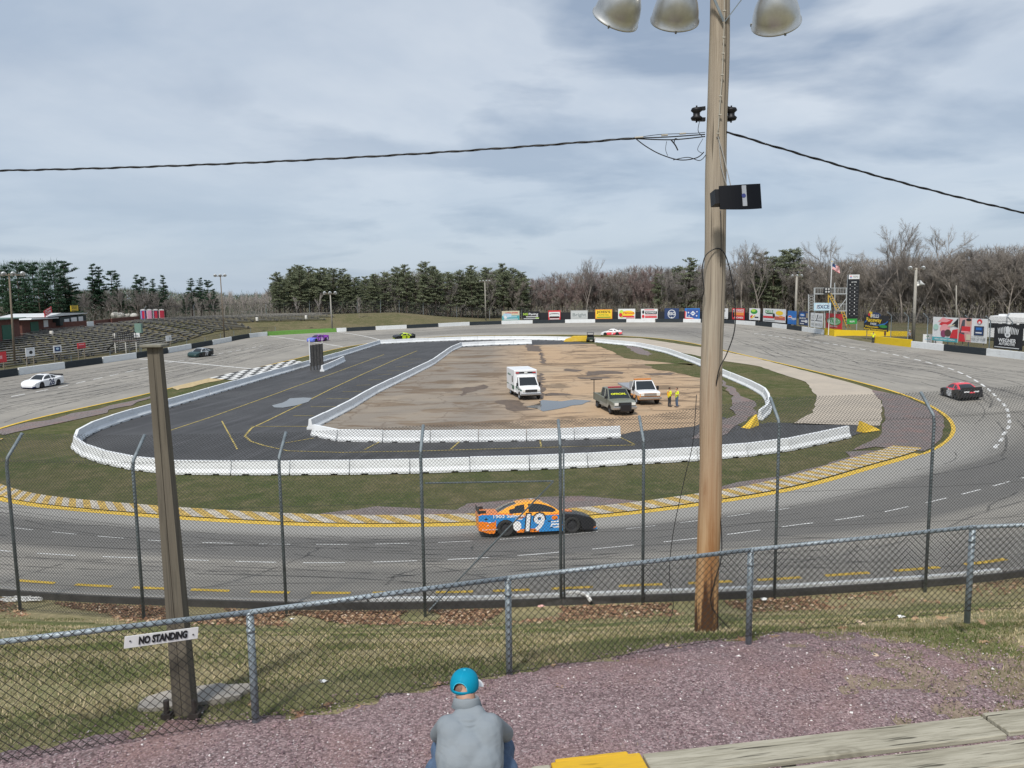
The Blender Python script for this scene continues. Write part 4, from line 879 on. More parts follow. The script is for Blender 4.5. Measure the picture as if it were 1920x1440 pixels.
def speaker():
    Y = 11.0; e = empty('loudspeaker', label='flat black loudspeaker with silver centre badge bolted to the wooden pole', cat='loudspeaker')
    c = PY(1385, 371, Y); d = PY(1340, 371, Y); w = (PY(1425, 371, Y)-PY(1345, 371, Y)).length; h = .345
    M = Matrix.Translation(c) @ Matrix.Rotation(R_(5), 4, 'Z') @ Matrix.Rotation(R_(-1.5), 4, 'Y') @ Matrix.Rotation(R_(-9), 4, 'X')
    bm_ = mat('black_plastic', (.004, .005, .008), .6, var=.1, spec=.15)
    mb = MB(); n = 12; vs = []
    for i in range(n+1):
        t = i/n*2-1; x = t*w/2; yf = -.10+.05*t*t; zt = h/2-.012*(1-t*t)+.006*t; zb_ = -h/2+.0-.022*(1-t*t); k = 1-.03*(1-t)/2
        vs += [(x*1, yf, zt*k), (x*1-.025*0, yf, zb_*k), (x*.7, .16, zb_*.6), (x*.7, .16, zt*.6)]
    mb.add(vs, [(i*4+j, i*4+(j+1) % 4, i*4+4+(j+1) % 4, i*4+4+j) for i in range(n) for j in range(4)]+[(3, 2, 1, 0), (n*4, n*4+1, n*4+2, n*4+3)], 0, M @ Matrix.Shear('XZ', 4, (-.10, 0)))
    mb.build('cabinet', bm_, e)
    mb = MB(); mb.box((.03, -.105, 0), (.062, .01, h*.84), M=M @ Matrix.Shear('XZ', 4, (-.10, 0))); mb.build('badge_strip', mat('silver_trim', (.42, .43, .44), .4, .6), e)
    mb = MB(); mb.lathe([(0, .002), (.03, .002), (.03, 0)], 16, 0, M @ Matrix.Translation((.03, -.112, 0)) @ Matrix.Rotation(R_(90), 4, 'X')); mb.build('badge_emblem', mat('emblem_blue', (.03, .04, .16), .4), e)
    mb = MB(); mb.box((-.29, .06, .02), (.12, .2, .2), M=M); mb.build('wall_bracket', MATS['black_iron'], e)
speaker()

# ---------------------------------------------------------------- bench planks at the bottom right
def bench():
    m = wood_mat('grey_plank_wood', (.40, .375, .30), (.28, .26, .20), (.145, .13, .095), st=(1.3, 22, 22), knots=(1.5, 3.6, 1))
    d = (P(1920, 1331, 6.95)-P(1200, 1412, 6.95)); d.z = 0; d.normalize(); n = Vector((d.y, -d.x, 0)); ang = math.atan2(d.y, d.x); o = P(1200, 1413, 6.95)
    e = empty('bleacher_bench', label='weathered grey two plank bleacher seat at the bottom right with yellow painted end', cat='bench')
    def plank(name, a0, a1, off, w, z, mt, th=.045, par=e):
        mb = MB(); mb.box(((a0+a1)/2, 0, 0), (a1-a0, w, th), b=.007); q = o+n*(off+w/2); return mb.build(name, mt, par, loc=(q.x, q.y, z-th/2), rz=ang)
    plank('seat_plank', .02, 2.94, .0, .285, 6.95, m); plank('seat_plank', 2.95, 6.5, .005, .285, 6.975, m)
    plank('seat_plank', .5, 6.6, .325, .285, 6.93, m)
    plank('seat_plank', -3.4, -.86, .005, .285, 6.945, m); plank('seat_plank', -3.4, .47, .33, .285, 6.925, m)
    yb = wood_mat('yellow_painted_wood', (.62, .38, .03), (.58, .35, .03), (.48, .30, .04), st=(1.5, 10, 10))
    plank('yellow_board', -.70, .0, -.008, .285, 6.957, yb); plank('yellow_board', -.66, -.09, -.045, .036, 6.957, yb)
    plank('grey_strip', -.85, -.71, .0, .285, 6.948, m)
    for a in (-2.6, -.4, 1.2, 3.6, 5.6):
        mb = MB(); mb.box((0, .3, -.15), (.04, .62, .14)); mb.box((0, .1, -.6), (.09, .09, .85)); mb.box((0, .5, -.6), (.09, .09, .85)); q = o+d*a; 
        T = Matrix.Rotation(math.pi, 4, 'Z'); mb2 = mb.build('support', m, e, loc=(q.x, q.y, 6.88), rz=ang+math.pi)
    e2 = empty('foot_plank', label='grey foot plank below the bleacher seat in the bottom right corner', cat='plank')
    mb = MB(); mb.box((3.6, 0, 0), (7.4, .29, .045), b=.007); q = o+n*(1.0); mb.build('board', m, e2, loc=(q.x, q.y, 6.55), rz=ang)
    mb = MB()
    for a in (1, 3.5, 6): mb.box((a, 0, -.25), (.09, .2, .45))
    mb.build('stub_post', m, e2, loc=(q.x, q.y, 6.55), rz=ang)
bench()
# ---------------------------------------------------------------- vehicles
glassm = mat('dark_glass', (.018, .022, .026), .12, var=.05, spec=.6); tyrem = mat('tyre_rubber', (.018, .018, .018), .8); rimm = mat('dark_rim', (.06, .06, .065), .4, .6); under = mat('underbody', (.01, .01, .01), .9)
def paint(name, c, r=.3): return mat('paint_'+name, c, r, var=.06, spec=.5)
def wheel(par, x, y, r, w, side, M0=None, rim=None, n=24):
    T = Matrix.Translation((x, y, r)) @ Matrix.Rotation(R_(90), 4, 'X')
    mb = MB(); mb.lathe([(r*.62, -w/2), (r*.92, -w/2), (r, -w*.36), (r, w*.36), (r*.92, w/2), (r*.62, w/2), (r*.6, w*.2), (r*.6, -w*.2), (r*.62, -w/2)], n, 0, T)
    hub = empty('wheel'); hub.parent = par; o = mb.build('tyre', tyrem, hub, smooth=True)
    m2 = MB(); s = -1 if side > 0 else 1; m2.lathe([(0, s*w*.30), (r*.16, s*w*.34), (r*.2, s*w*.25), (r*.5, s*w*.2), (r*.6, s*w*.42), (r*.63, s*w*.48), (r*.6, s*w*.15), (0, s*w*.05)], n, 0, T)
    for k in range(6):
        a = k*math.pi/3; m2.box((math.cos(a)*r*.34, math.sin(a)*r*.34, s*w*.24), (r*.12, r*.12, w*.06), M=T)
    m2.build('rim', rim or rimm, hub, smooth=False)
def loft_body(par, name, mats, xs, w, zs, zt, colf, shoulder=.08, crown=.03, arches=(), rows=5, nose_in=None):
    """sides vertical at y=+-w(x) from zs(x) up to zt(x), rounded shoulder to a crowned deck"""
    vs = []; fs = []; ms = []
    for x in xs:
        ww = w(x); b = zs(x)
        for ax, ar in arches:
            if abs(x-ax) < ar: b = max(b, math.sqrt(ar*ar-(x-ax)**2)+.30)
        t = max(zt(x), b+.06); ring = [(ww, b+(t-b)*k/rows) for k in range(rows+1)]+[(ww-shoulder*.35, t+shoulder*.3), (ww-shoulder, t+shoulder*.45), (ww*.5, t+shoulder*.45+crown*.7)]
        ring = ring+[(0, t+shoulder*.45+crown)]+[(-y, z) for y, z in reversed(ring)]
        vs += [(x, y, z) for y, z in ring]
    K = len(ring)
    for i in range(len(xs)-1):
        for k in range(K-1):
            fs.append((i*K+k, i*K+K+k, i*K+K+k+1, i*K+k+1)); a = vs[i*K+k]; c = vs[i*K+K+k+1]
            ms.append(colf((a[0]+c[0])/2, (a[1]+c[1])/2, (a[2]+c[2])/2, min(k, K-2-k) >= rows))
    for i, cap in ((0, 1), (len(xs)-1, 0)):
        r = [i*K+k for k in range(K)]; fs.append(tuple(r if cap else r[::-1])); ms.append(colf(xs[i], 0, .5, False))
    mb = MB(); mb.v = vs; mb.f = fs; mb.m = ms; return mb.build(name, mats, par)
def race_car(px, head, label, mats, colf, roofm, num, numm, glass_side=True, spm=None, z=None, extra=None, hn=None):
    p = P(px[0], px[1], z or .3); e = empty('race_car', label=label, cat='race car', group='stock cars on the track')
    F_ = lambda xs, ys: (lambda x: float(np.interp(x, xs, ys)))
    xs = list(np.arange(-2.42, 2.48, .07))+[2.5]
    w = F_([-2.45, -2.1, -1.2, 1.4, 2.0, 2.35, 2.5], [.86, .95, .97, .97, .93, .8, .6]); zb = F_([-2.45, -2.0, 2.3, 2.5], [.30, .16, .13, .16])
    zt = F_([-2.45, -2.3, -1.4, -.8, .6, 1.0, 1.6, 2.2, 2.45, 2.5], [.86, .93, .90, .83, .80, .80, .76, .60, .42, .34])
    loft_body(e, 'body', mats, xs, w, zb, zt, colf, arches=((1.42, .40), (-1.33, .40)))
    mb = MB(); mb.box((0, 0, .40), (4.5, 1.5, .42)); mb.build('chassis', under, e)
    # greenhouse: glass core with painted roof and pillars
    def frame(x0, x1, x2, x3, zb_, zr, wb, wr, g=0):
        return [(x0, -wb, zb_), (x0, wb, zb_), (x1, -wr, zr), (x1, wr, zr), (x2, -wr, zr), (x2, wr, zr), (x3, -wb, zb_), (x3, wb, zb_)]
    def hh(x):
        u = (x+.22)/1.24 if x > -.22 else (-.22-x)/1.56
        return .84+.50*max(0, 1-abs(u)**(2.3 if x > -.22 else 2.0))
    gx = [-1.78+.08*q for q in range(35)]+[1.02]; NR = 6; gl = MB(); rf = MB(); rows_ = []
    for x in gx:
        t = hh(x); wt = .80-.25*(t-.84)/.5; side = [(.80+(wt-.80)*q/NR, .84+(t-.84)*q/NR) for q in range(NR+1)]; top = [(wt*q, t+.03*(1-q*q)) for q in (.86, .45, 0)]
        r = side+top; rows_.append([(x, y, z) for y, z in r]+[(x, -y, z) for y, z in r[-2::-1]])
    K = len(rows_[0])
    for a_, b_ in zip(rows_, rows_[1:]):
        for q in range(K-1):
            f = [a_[q], b_[q], b_[q+1], a_[q+1]]; x = (a_[q][0]+b_[q][0])/2; kk = min(q, K-2-q); z = sum(p_[2] for p_ in f)/4; t = hh(x)
            if kk < NR: g = (.90 < z < t-.055) and (-.36 < x < .80 or -1.12 < x < -.50 and z < t-.1)
            else: g = (x > .34 or -1.62 < x < -.84) and kk > NR
            (gl if g else rf).add(f, [(0, 1, 2, 3)])
    gl.build('windows', glassm, e, smooth=False); rf.build('roof', roofm, e)
    mb = MB(); mb.box((-2.40, 0, 1.06), (.03, 1.62, .22)); 
    for k in (-.78, .78): mb.box((-2.25, k, 1.0), (.3, .02, .16))
    mb.build('spoiler', spm or mat('spoiler_black', (.02, .02, .022), .5), e)
    mb = MB(); mb.box((2.42, 0, .12), (.2, 1.35, .05)); mb.build('splitter', mats[1] if len(mats) > 1 else mats[0], e)
    for x in (1.42, -1.33):
        for k in (-1, 1): wheel(e, x, k*.84, .345, .27, k)
    for k in (-1, 1):
        M = Matrix.Translation((hn or -.22, k*.977, .50)) @ Matrix.Rotation(0 if k < 0 else math.pi, 4, 'Z'); text(num, 'door_number', .92, numm, e, M, bold=.03, shear=.12 if k < 0 else 0)
    M = Matrix.Translation((-.22, 0, 1.378)) @ Matrix.Rotation(R_(-90), 4, 'X') @ Matrix.Rotation(0, 4, 'Z'); text(num, 'roof_number', .5, numm, e, M)
    if extra: extra(e)
    # pitch / bank to lie on the track surface
    e.location = (p.x, p.y, 0); dd = Vector((math.cos(head), math.sin(head))); hz = lambda x, y: track_z(x, y)
    zc = hz(p.x, p.y); zf = hz(p.x+dd.x*1.4, p.y+dd.y*1.4); zr = hz(p.x-dd.x*1.4, p.y-dd.y*1.4); zl = hz(p.x-dd.y*.9, p.y+dd.x*.9); zk = hz(p.x+dd.y*.9, p.y-dd.x*.9)
    e.location.z = (zf+zr)/2+.012; e.rotation_mode = 'XYZ'; e.rotation_euler = (math.atan2(zl-zk, 1.8), -math.atan2(zf-zr, 2.8), head)
    return e
_TS = np.linspace(0, NS, 1240, endpoint=False); _TV = np.linspace(0, 1, 41)
_TG = np.array([[TP(s, v) for v in _TV] for s in _TS])
def track_z(x, y):
    d = (_TG[..., 0]-x)**2+(_TG[..., 1]-y)**2; i = np.unravel_index(int(d.argmin()), d.shape); return float(_TG[i][2]) if d[i] < 4 else 0.0
whp = paint('white', (.78, .79, .80)); blk = paint('black', (.015, .015, .018), .35); orp = paint('orange', (.85, .22, .01)); blp = paint('blue', (.03, .25, .60)); pup = paint('purple', (.22, .03, .36)); lav = paint('lavender', (.12, .16, .58)); yep = paint('neon_yellow', (.62, .80, .04)); pkp = paint('pink_red', (.85, .10, .13)); rdp = paint('red', (.70, .04, .06)); dgp = paint('dark_green', (.018, .045, .045), .25); nvy = paint('navy', (.012, .025, .09))
yor = paint('light_orange', (.90, .38, .02))
def cars():
    # orange and blue 19
    def cf(x, y, z, deck):
        if x > .98: return 2 if x < 2.36 or z > .2 else 0
        if deck: return 0 if x < -1.0 or x > .5 else 3
        if z < .2+.07*(x < -.0): return 0
        if x < -1.75 and z < .66: return 0
        return 1
    def ex(e):
        rr = random.Random(6)
        bt = mat('decal_black', (.012, .012, .012), .5); wt = mat('decal_white', (.85, .85, .83), .5)
        for k in (-1, 1):
            R2 = Matrix.Rotation(0 if k < 0 else math.pi, 4, 'Z')
            text('1903 Saloon', 'quarter_lettering', .17, wt, e, Matrix.Translation((-1.22, k*.975, .83)) @ R2, w=1.25, bold=.004)
            text('Construction', 'bumper_lettering', .1, wt, e, Matrix.Translation((-1.98, k*.968, .33)) @ R2, w=.62)
            M = Matrix.Translation((-.22, k*.9745, .50)) @ R2; text('19', 'number_outline', .94, bt, e, M, bold=.075, ext=.001, shear=.12 if k < 0 else 0)
            mb = MB(); mb.ball((-.86, k*.97, .42), (.17, .006, .2)); mb.build('door_emblem', wt, e)
            mb = MB(); mb.ball((.70, k*.97, .68), (.13, .006, .09)); mb.build('fender_decal', orp, e)
            mb = MB(); mb.box((.72, k*.974, .42), (.36, .006, .06)); mb.box((.76, k*.974, .30), (.26, .006, .04)); mb.box((.64, k*.974, .52), (.2, .006, .04)); mb.build('sponsor_stripe', wt, e)
        for k in (-1, 1):
            for m_, nn in ((wt, 11), (bt, 12), (orp, 5)):
                mb = MB()
                for _ in range(nn):
                    x = rr.choice([rr.uniform(.45, .95), rr.uniform(-.75, -.6), rr.uniform(-2.2, -1.8), rr.uniform(-1.0, .9)]); z = rr.uniform(.24, .8) if x > -.5 or x < -1.7 else rr.uniform(.66, .82); a, b = rr.uniform(.03, .12), rr.uniform(.015, .04)
                    if -.62 < x < .3 and z > .25 and m_ is not bt: continue
                    if -.55 < x < .2: z = rr.uniform(.18, .24)
                    mb.prism([(x-a, z-b), (x+a, z-b*.5), (x+a*.9, z+b), (x-a*.8, z+b*.7)], k*.9725, k*.9745)
                tag(mb.build('sticker_cluster', m_, e), kind='stuff')
            mb = MB(); mb.box((.98, k*.972, .5), (.012, .006, .62)); mb.box((-.82, k*.972, .62), (.012, .006, .35)); mb.build('panel_gap', bt, e)
            for x in (1.42, -1.33):
                mb = MB(); mb.lathe([(.235, -.004), (.25, -.004), (.25, .004), (.235, .004), (.235, -.004)], 28, 0, Matrix.Translation((x, k*.97, .345)) @ Matrix.Rotation(R_(90), 4, 'X')); mb.build('wheel_ring', mat('ring_light', (.45, .44, .42), .4, .4), e)
        mb = MB(); mb.box((1.3, 0, .835), (.5, .7, .03)); mb.build('hood_scoop', orp, e)
    race_car((1003, 1000), R_(7), 'orange and blue stock car number 19 passing behind the near catch fence', [orp, blp, blk, yor], cf, yor, '19', whp, extra=ex, z=.35)
    race_car((80, 726), R_(266), 'white stock car with dark door number at the far left of the track', [whp, nvy], lambda x, y, z, d: 1 if x > 2.2 and z < .25 else 0, whp, '26', nvy, z=.5)
    race_car((376, 670), R_(260), 'dark green and black stock car number 77 near the start line', [dgp, blk], lambda x, y, z, d: 1 if not d and x < 1 else 0, mat('silver_roof', (.45, .48, .5), .3, .3), '77', whp, z=.5)
    race_car((596, 642), R_(240), 'purple stock car with lavender nose behind the tall signal board', [pup, lav, mat('lilac', (.75, .52, .85), .4)], lambda x, y, z, d: 1 if x > 1.3 else (2 if not d and .35 < z < .7 and int(x*3) % 2 else 0), pup, '8', mat('lilac', (.75, .52, .85), .4), z=.3, spm=pup)
    race_car((757, 633.5), R_(212), 'black stock car with neon yellow doors on the far left bend', [blk, yep], lambda x, y, z, d: 1 if abs(x+.1) < .9 and not d else 0, yep, '3', blk, z=.3)
    race_car((1147, 626), R_(168), 'pink and white stock car on the far straight below the billboards', [whp, pkp], lambda x, y, z, d: 1 if not d and z < .62 and x < 1.5 else 0, whp, '5', whp, z=.3, spm=mat('dark_blade', (.05, .05, .08), .5))
    def ex2(e):
        for k, c, y in ((0, whp, -.35), (1, whp, .45), (2, pkp, .0)):
            mb = MB(); mb.box((-2.435, y, .78-.07*(k == 2)), (.012, .42, .11)); mb.build('tail_decal', c, e)
    race_car((1801, 741), R_(82), 'black stock car with red and white roof, seen from behind near the right edge', [blk, rdp, whp], lambda x, y, z, d: 1 if d and x > -1.0 and x < .2 else (2 if not d and abs(x) < .5 and .3 < z < .7 else 0), rdp, '21', whp, z=.5, extra=ex2)
cars()
def place(e, px, head, z=0.03): p = P(px[0], px[1], 0); e.location = (p.x, p.y, z); e.rotation_euler = (0, 0, head)
def ambulance():
    e = empty('ambulance', label='white box ambulance with green stripe parked on the dirt lot', cat='ambulance'); M = whp; g = paint('dark_green_stripe', (.02, .11, .07)); ch = mat('chrome', (.5, .5, .5), .25, .8); lt = mat('headlight', (.75, .75, .7), .15); rl = mat('red_lens', (.5, .02, .03), .3)
    mb = MB(); mb.box((-1.35, 0, 1.62), (3.7, 2.3, 2.2), b=.05); mb.build('box_body', M, e)
    xs = list(np.arange(.45, 2.85, .08)); F_ = lambda a, b: (lambda x: float(np.interp(x, a, b)))
    loft_body(e, 'cab', [M, g], xs, F_([.45, 2.3, 2.8], [1.0, .98, .9]), lambda x: .48, F_([.45, 1.6, 2.5, 2.82], [1.30, 1.28, 1.12, .98]), lambda x, y, z, d: 1 if not d and .9 < z < 1.06 else 0, arches=((1.95, .46),))
    v = [(1.75, -.93, 1.28), (1.75, .93, 1.28), (1.05, -.82, 2.02), (1.05, .82, 2.02), (.47, -.84, 2.06), (.47, .84, 2.06), (.47, -.95, 1.28), (.47, .95, 1.28)]
    mb = MB(); mb.add(v, [(0, 1, 3, 2), (2, 3, 5, 4), (0, 2, 4, 6), (1, 7, 5, 3)]); mb.build('cab_windows', glassm, e)
    mb = MB(); V = [Vector(q) for q in v]
    for k in (-1, 1):
        a, b, c, d = (V[0], V[2], V[4], V[6]) if k < 0 else (V[1], V[3], V[5], V[7]); o = Vector((0, k*.015, 0)); mb.bar(a+o, b+o, .08, .07); mb.bar(d+o, c+o, .3, .05); mb.bar(a.lerp(d, .0)+o, d+o, .06, .06)
    mb.box((.74, 0, 2.07), (.72, 1.72, .1), b=.03); mb.bar(V[0], V[1], .08, .06); mb.build('cab_roof', M, e)
    mb = MB(); mb.box((2.82, 0, .60), (.16, 2.0, .2), b=.03); mb.build('bumper', ch, e)
    mb = MB(); mb.box((2.80, 0, .92), (.06, 1.15, .24)); mb.build('grille', mat('grille_black', (.03, .03, .03), .5), e)
    for k in (-1, 1):
        mb = MB(); mb.box((2.79, k*.73, .93), (.08, .26, .18)); mb.build('headlight', lt, e)
        mb = MB(); mb.box((.60, k*1.02, .95), (.1, .02, .45)); mb.box((-1.35, k*1.153, 1.12), (3.6, .008, .10)); mb.box((-.1, k*1.153, .92), (1.1, .008, .28)); mb.build('side_stripe', g, e)
        mb = MB(); mb.box((-.45, k*1.153, 1.75), (.42, .008, .62)); mb.build('side_window', glassm, e)
        mb = MB(); mb.box((1.65, k*1.12, 1.42), (.1, .16, .34)); mb.build('mirror', blk, e)
        mb = MB(); mb.box((-1.7, k*1.154, .9), (1.05, .008, .6)); mb.build('compartment_door', mat('off_white', (.66, .67, .68), .4), e)
        text('AMBULANCE' , 'lettering', .26, g, e, Matrix.Translation((-1.9, k*1.156, 2.1)) @ Matrix.Rotation(0 if k < 0 else math.pi, 4, 'Z'), w=1.5)
    mb = MB(); mb.box((.53, 0, 2.45), (.05, 2.0, .16)); mb.build('light_bar', blk, e)
    for k in (-.85, 0, .85): mb = MB(); mb.box((.565, k, 2.45), (.04, .32, .11)); mb.build('warning_lamp', rl if k else lt, e)
    for x in (1.95, -2.0):
        for k in (-1, 1): wheel(e, x, k*.9, .40, .26, k, rim=ch)
    mb = MB(); mb.box((-.3, 0, .45), (5, 1.5, .3)); mb.build('chassis', under, e)
    place(e, (984, 744), R_(-78))
ambulance()
def pickup(label, px, head, pm, kind):
    e = empty('pickup_truck' if kind else 'tow_truck', label=label, cat='pickup truck' if kind else 'tow truck'); ch = MATS['chrome']; lt = MATS['headlight']
    F_ = lambda a, b: (lambda x: float(np.interp(x, a, b))); low = paint('orange_panel', (.75, .33, .08)); pms = [pm, low if not kind else mat('silver_lower', (.36, .37, .34), .35, .4)]
    cf = lambda x, y, z, d: 1 if (not d and z < .78) else 0
    xs = list(np.arange(.0, 2.72, .08)) if not kind else list(np.arange(-.95, 2.72, .08))
    xs = [x-0 for x in xs]
    loft_body(e, 'front_body', pms, [x for x in xs], F_([-1, 2.2, 2.7], [.96, .96, .88]), lambda x: .45, F_([-1, .9, 2.3, 2.7], [1.12, 1.12, 1.05, .95]), cf, arches=((1.75, .47),))
    xr = -.9 if kind else -.05
    v = [(1.35, -.86, 1.14), (1.35, .86, 1.14), (.62, -.72, 1.80), (.62, .72, 1.80), (xr+.12, -.72, 1.80), (xr+.12, .72, 1.80), (xr, -.86, 1.14), (xr, .86, 1.14)]
    mb = MB(); mb.add(v, [(0, 1, 3, 2), (2, 3, 5, 4), (4, 5, 7, 6), (0, 2, 4, 6), (1, 7, 5, 3)]); mb.build('windows', glassm, e)
    mb = MB(); V = [Vector(q) for q in v]
    for k in (-1, 1):
        a, b, c, d = (V[0], V[2], V[4], V[6]) if k < 0 else (V[1], V[3], V[5], V[7]); o = Vector((0, k*.015, 0)); mb.bar(a+o, b+o, .07, .06); mb.bar(c+o, d+o, .12, .06); mb.bar(a+o, d+o, .06, .05); m_ = b.lerp(c, .5 if kind else .0)
        if kind: mb.bar(b.lerp(c, .45)+o, a.lerp(d, .5)+o, .07, .05)
    mb.box(((.62+xr+.12)/2, 0, 1.82), (.62-xr-.1, 1.48, .07), b=.02); mb.build('cab_roof', pm, e)
    mb = MB(); mb.box((2.74, 0, .60), (.16, 1.9, .2), b=.03); mb.build('bumper', ch, e)
    mb = MB(); mb.box((2.70, 0, .90), (.08, 1.0, .22)); mb.build('grille', MATS['grille_black'] if kind else ch, e)
    for k in (-1, 1):
        mb = MB(); mb.box((2.68, k*.68, .90), (.1, .3, .2)); mb.build('headlight', lt, e)
        mb = MB(); mb.box((1.15, k*1.07, 1.25), (.1, .2, .2 if kind else .34)); mb.build('mirror', blk, e)
    if kind:   # bed with rack, push bumper
        mb = MB()
        for k in (-1, 1): mb.box((-1.85, k*.92, .88), (1.85, .09, .62), b=.02)
        mb.box((-2.76, 0, .85), (.07, 1.9, .55)); mb.box((-1.85, 0, .62), (1.8, 1.76, .06)); mb.build('bed', pm, e)
        mb = MB(); mb.box((2.93, 0, .62), (.14, .86, .56), b=.03); mb.build('push_bumper', blk, e)
        mb = MB(); mb.cyl((-2.6, -.95, .6), (-2.6, -.95, 2.25), .035, 8); mb.bar((-2.6, -1.25, 2.25), (-2.6, -.25, 2.25), .06); mb.build('rack_mast', blk, e)
        mb = MB(); mb.box((.05, 0, 1.90), (.28, 1.1, .1), b=.02); mb.build('beacon_bar', mat('red_beacon', (.35, .03, .04), .3), e)
        mb = MB(); mb.ball((-1.6, .1, 1.05), (.35, .4, .28)); mb.build('gear_bag', blk, e, smooth=True)
        M = Matrix.Translation((1.04, 0, 1.47)) @ Matrix.Rotation(R_(90), 4, 'Z') @ Matrix.Rotation(R_(-47), 4, 'X'); text('OFFICIAL', 'windscreen_lettering', .24, mat('decal_yellow', (.75, .8, .03), .5), e, M, w=1.25, bold=.006)
    else:
        mb = MB(); mb.box((-2.3, 0, 1.02), (4.3, 2.1, .16), b=.02); mb.box((-.3, 0, 1.35), (.1, 2.0, .7)); mb.build('flatbed', mat('bed_grey', (.33, .34, .36), .5, .2), e)
        mb = MB(); mb.box((.2, 0, 1.93), (.35, 1.5, .13), b=.03); mb.build('beacon_bar', mat('amber_beacon', (.55, .20, .03), .3), e)
    for x in ((1.75, -1.75) if kind else (1.75, -2.6)):
        for k in (-1, 1): wheel(e, x, k*.82, .40, .27, k, rim=ch if not kind else None)
    mb = MB(); mb.box((-.2 if kind else -1.2, 0, .5), (4.6 if kind else 6, 1.2, .3)); mb.build('chassis', under, e)
    place(e, px, head); e.scale = (1.08,)*3
pickup('grey green pickup truck with yellow windscreen lettering on the dirt lot', (1152, 770), R_(-80), paint('grey_olive', (.17, .18, .145), .35), 1)
pickup('white flatbed tow truck with orange doors behind the pickup truck', (1203, 752), R_(-84), whp, 0)
def utv():
    e = empty('utility_vehicle', label='small dark green utility vehicle parked beside the yellow barrier block', cat='utility vehicle'); m = paint('utv_green', (.03, .05, .035), .5)
    mb = MB(); mb.box((.1, 0, .62), (2.5, 1.35, .34), b=.05); mb.box((1.0, 0, .85), (.7, 1.2, .2), b=.05); mb.build('body', m, e)
    mb = MB(); mb.box((-.85, 0, .98), (1.0, 1.4, .34), b=.02); mb.build('cargo_box', m, e)
    mb = MB()
    for x in (.75, -.3):
        for k in (-.62, .62): mb.cyl((x, k, .8), (x-.15*(x > 0), k, 1.85), .03, 6)
    mb.box((.2, 0, 1.88), (1.2, 1.35, .06), b=.02); mb.build('roll_cage', blk, e)
    mb = MB(); mb.box((0, 0, .95), (.5, 1.2, .14), b=.03); mb.box((-.24, 0, 1.2), (.1, 1.2, .45), b=.03); mb.build('seat', blk, e)
    for x in (1.0, -.85):
        for k in (-1, 1): wheel(e, x, k*.62, .32, .26, k, n=16)
    place(e, (1107, 641), R_(-100))
utv()

# ---------------------------------------------------------------- people
skinm = mat('skin', (.42, .24, .165), .6, var=.08); hairm = mat('dark_hair', (.035, .025, .02), .8, var=.3)
def blob(caps, balls, name, m, par, vox=.014, sm=6, loc=None, rz=0):
    mb = MB()
    for a, ra, b, rb in caps:
        a, b = Vector(a), Vector(b); mb.tube([a, b], [ra, rb], 14); mb.ball(a, ra*1.01); mb.ball(b, rb*1.01)
    for c, r in balls: mb.ball(c, r, nu=18, nv=12)
    o = mb.build(name, m, par, smooth=True, loc=loc, rz=rz)
    r = o.modifiers.new('remesh', 'REMESH'); r.mode = 'VOXEL'; r.voxel_size = vox; r.use_smooth_shade = True
    if sm: s = o.modifiers.new('smooth', 'SMOOTH'); s.iterations = sm; s.factor = .5
    # bake so that every picture sees one continuous mesh
    bpy.context.view_layer.update(); me = bpy.data.meshes.new_from_object(o.evaluated_get(bpy.context.evaluated_depsgraph_get())); o.modifiers.clear(); o.data = me; me.polygons.foreach_set('use_smooth', [True]*len(me.polygons))
    return o
def hand(caps, w, d, side, sc=1.0):
    """palm and five curled fingers beyond wrist w, pointing along d"""
    d = Vector(d).normalized(); s = d.cross(Vector((0, 1, 0))).normalized(); q = s.cross(d); w = Vector(w)
    k = w+d*.09*sc
    caps += [(w, .026, k, .032), (w+s*.02, .02, k+s*.028, .018), (w-s*.02, .02, k-s*.028, .018)]
    for i, L in enumerate((.072, .08, .076, .06)):
        b = k+s*(.03-.02*i); m_ = b+d*L*.55; caps += [(b, .0095, m_, .009), (m_, .009, m_+(d*.6+q*.75*side)*L*.5, .008)]
    t = w+d*.035+s*.03; caps += [(t, .013, t+(d*.5+s*.8)*.045, .011), (t+(d*.5+s*.8)*.045, .011, t+(d*.95+s*.6)*.075, .009)]
